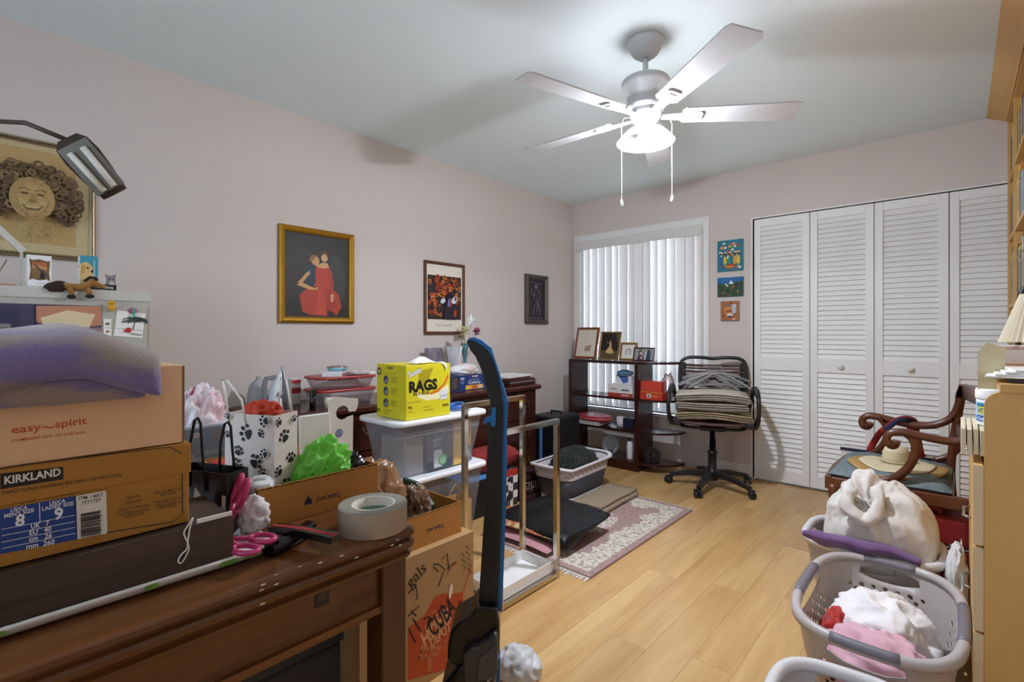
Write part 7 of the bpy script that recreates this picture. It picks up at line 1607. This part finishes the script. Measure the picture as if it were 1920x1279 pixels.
MB().box((-.01, -.012, 0), (.15, .05, .026), .002).build('stand', mat('walnut_dark', '3d2719', .5), t)
MB().box((-.012, -.015, .0265), (.15, .05, .0965), .002).build('box', mat('box_ivory', 'e6e0da', .5), t)
I = [('r', .004, .004, .15, .062, 'd9b9a4')]
q = random.Random(9)
for k in range(60): I.append(('e', q.choice([q.uniform(.004, .15), q.uniform(.002, .016)]), q.choice([q.uniform(.003, .013), q.uniform(.057, .067)]) if k % 3 else q.uniform(.003, .067), .0035, .0022, q.choice(['b07a5c', 'e8ded4', 'c99a80', '8a6a54']), q.uniform(0, 180)))
I += [('r', .018, .014, .14, .042, 'e4deda'), ('t', 'LEY', .118, .042, .0105, '5a4a44', .058, 'l', .01, 180)]
pr(t, (-.012, -.015, .0265), XP, ZP, I, 'print')
LS = thing('pleated_lamp', 'small table lamp with a pleated cream shade at the right edge', 'lamp', (.20, 2.45, TZ))
MB().lathe([(0, 0), (.045, 0), (.045, .01), (.014, .02), (.011, .12), (.011, .2)], 20).build('base', mat('lamp_ivory', 'e4e0d8', .4), LS)
b = MB(); n = 72
b.grid(lambda u, v: ((lambda a, r: (r * math.cos(a), r * math.sin(a), .105 + .165 * v))(2 * PI * u, (.098 - .052 * v) * (1 + (.035 if int(round(u * n)) % 2 else -.035)))), n, 3, True, smooth=False)
b.build('shade', mat('shade_pleat', 'dcd2b8', .8, transl=.15), LS)
t = thing('gooseneck_lamp', 'black gooseneck lamp arching beside the pleated lamp', 'lamp', (.165, 2.70, TZ))
MB().lathe([(0, 0), (.05, 0), (.05, .015), (.01, .022)], 20).build('base', OB, t)
MB().tube(smooth_path([(0, 0, .02), (0, 0, .15), (.002, 0, .25), (.02, 0, .31), (.06, 0, .335), (.11, -.01, .33), (.15, -.02, .30)]), .009, 10).build('gooseneck', OB, t); MB().lathe([(.02, .03), (.03, 0), (.045, -.05)], 18, (.155, -.02, .28), cap=False).build('lamp_head', OB, t)
# bookcase
BC = thing('bookcase', 'tall maple bookcase with a sloped cornice along the right wall', 'bookcase', (.21, 3.25, 0)); BXF, BXB = 0, .345
ys = [-.37, .10, .47, .885]
for y in (-1.35, -.37, .455, .88): MB().box((BXF, y, 1.0075), (BXB, y + .02, 2.38)).build('upright', MAPLE, BC)
MB().box((BXF, -1.35, 2.38), (BXB, .90, 2.4), .001).build('top', MAPLEX, BC); MB().box((BXB - .008, -1.33, 1.0075), (BXB, .88, 2.38)).build('back', MAPLE, BC)
MB().box((.0, -.37, 0), (.345, .9, 1.007), .002).build('lower_cabinet', MAPLE, BC)
SH = {0: (1.31, 1.70, 2.05), 1: (1.31, 1.70, 2.05)}
for k, (y0, y1) in enumerate(((-.35, .455), (.475, .88), (-1.33, -.37))):
    for z in SH[k % 2]: MB().box((.004, y0, z - .022), (BXB - .009, y1, z)).build('shelf', MAPLEX, BC)
MB().prism([(-.09, 2.4385), (.0, 2.4385), (.0, 2.4005), (-.004, 2.3965), (-.012, 2.402)], -1.35, .90, Matrix(((1, 0, 0, 0), (0, 0, 1, 0), (0, 1, 0, 0), (0, 0, 0, 1)))).build('cornice', MAPLEX, BC)
q = random.Random(17); PAL = [('dark red', '6e2a24'), ('slate grey', '6a6c72'), ('navy blue', '2b3550'), ('cream', 'd9cfae'), ('green', '4a6a3e'), ('yellow', 'e0c32e'), ('white', 'e2e0da'), ('brown', '6b4a30'), ('black', '22211f'), ('orange', 'c07a34'), ('pale blue', '9db4c4'), ('maroon', '4a2428')]
for bay, (y0, y1), bn in ((0, (-.34, .45), 'near'), (1, (.48, .875), 'far')):
    for si, (z0, zn) in enumerate(((1.0085, 'bottom'), (1.3105, 'second'), (1.7005, 'third'), (2.0505, 'top'))):
        hmax = [.26, .34, .30, .28][si]; y = y1 - .004; pal = PAL[:]; q.shuffle(pal)
        if (bay, si) == (0, 2): pal = [PAL[6], PAL[3], PAL[5], PAL[5 - 5]] + [PAL[9], PAL[10]]
        for cn, hx in pal:
            th = q.uniform(.022, .046)
            if (bay, si) == (0, 2) and cn == 'yellow': th = .06
            if y - th < y0: break
            hh = hmax * q.uniform(.72, .97); dp = q.uniform(.14, .2)
            t = thing('book', '%s book on the %s shelf of the %s bookcase bay' % (cn, zn, bn), 'book', (.222, 3.25 + y - th / 2, z0), 0, 'books in the maple bookcase')
            MB().box((0, -th / 2, 0), (dp, th / 2, hh), .002).build('cover', mat('book_' + hx, hx, .5), t)
            MB().box((.003, -th / 2 + .003, hh + .0001), (dp - .003, th / 2 - .003, hh + .0008)).build('pages', mat('book_pages', 'e6dfcc', .8), t)
            pr(t, (-.0001, th / 2, 0), YN, ZP, [('r', th * .15, hh * .75, th * .7, hh * .04, 'd8cfae' if hx not in ('d9cfae', 'e2e0da', 'e0c32e') else '7a3a2a'), ('r', th * .4, hh * .25, th * .2, hh * .4, 'c9bf9e' if hx not in ('d9cfae', 'e2e0da', 'e0c32e') else '5a4a3a')], 'spine_print')
            y -= th + .0012
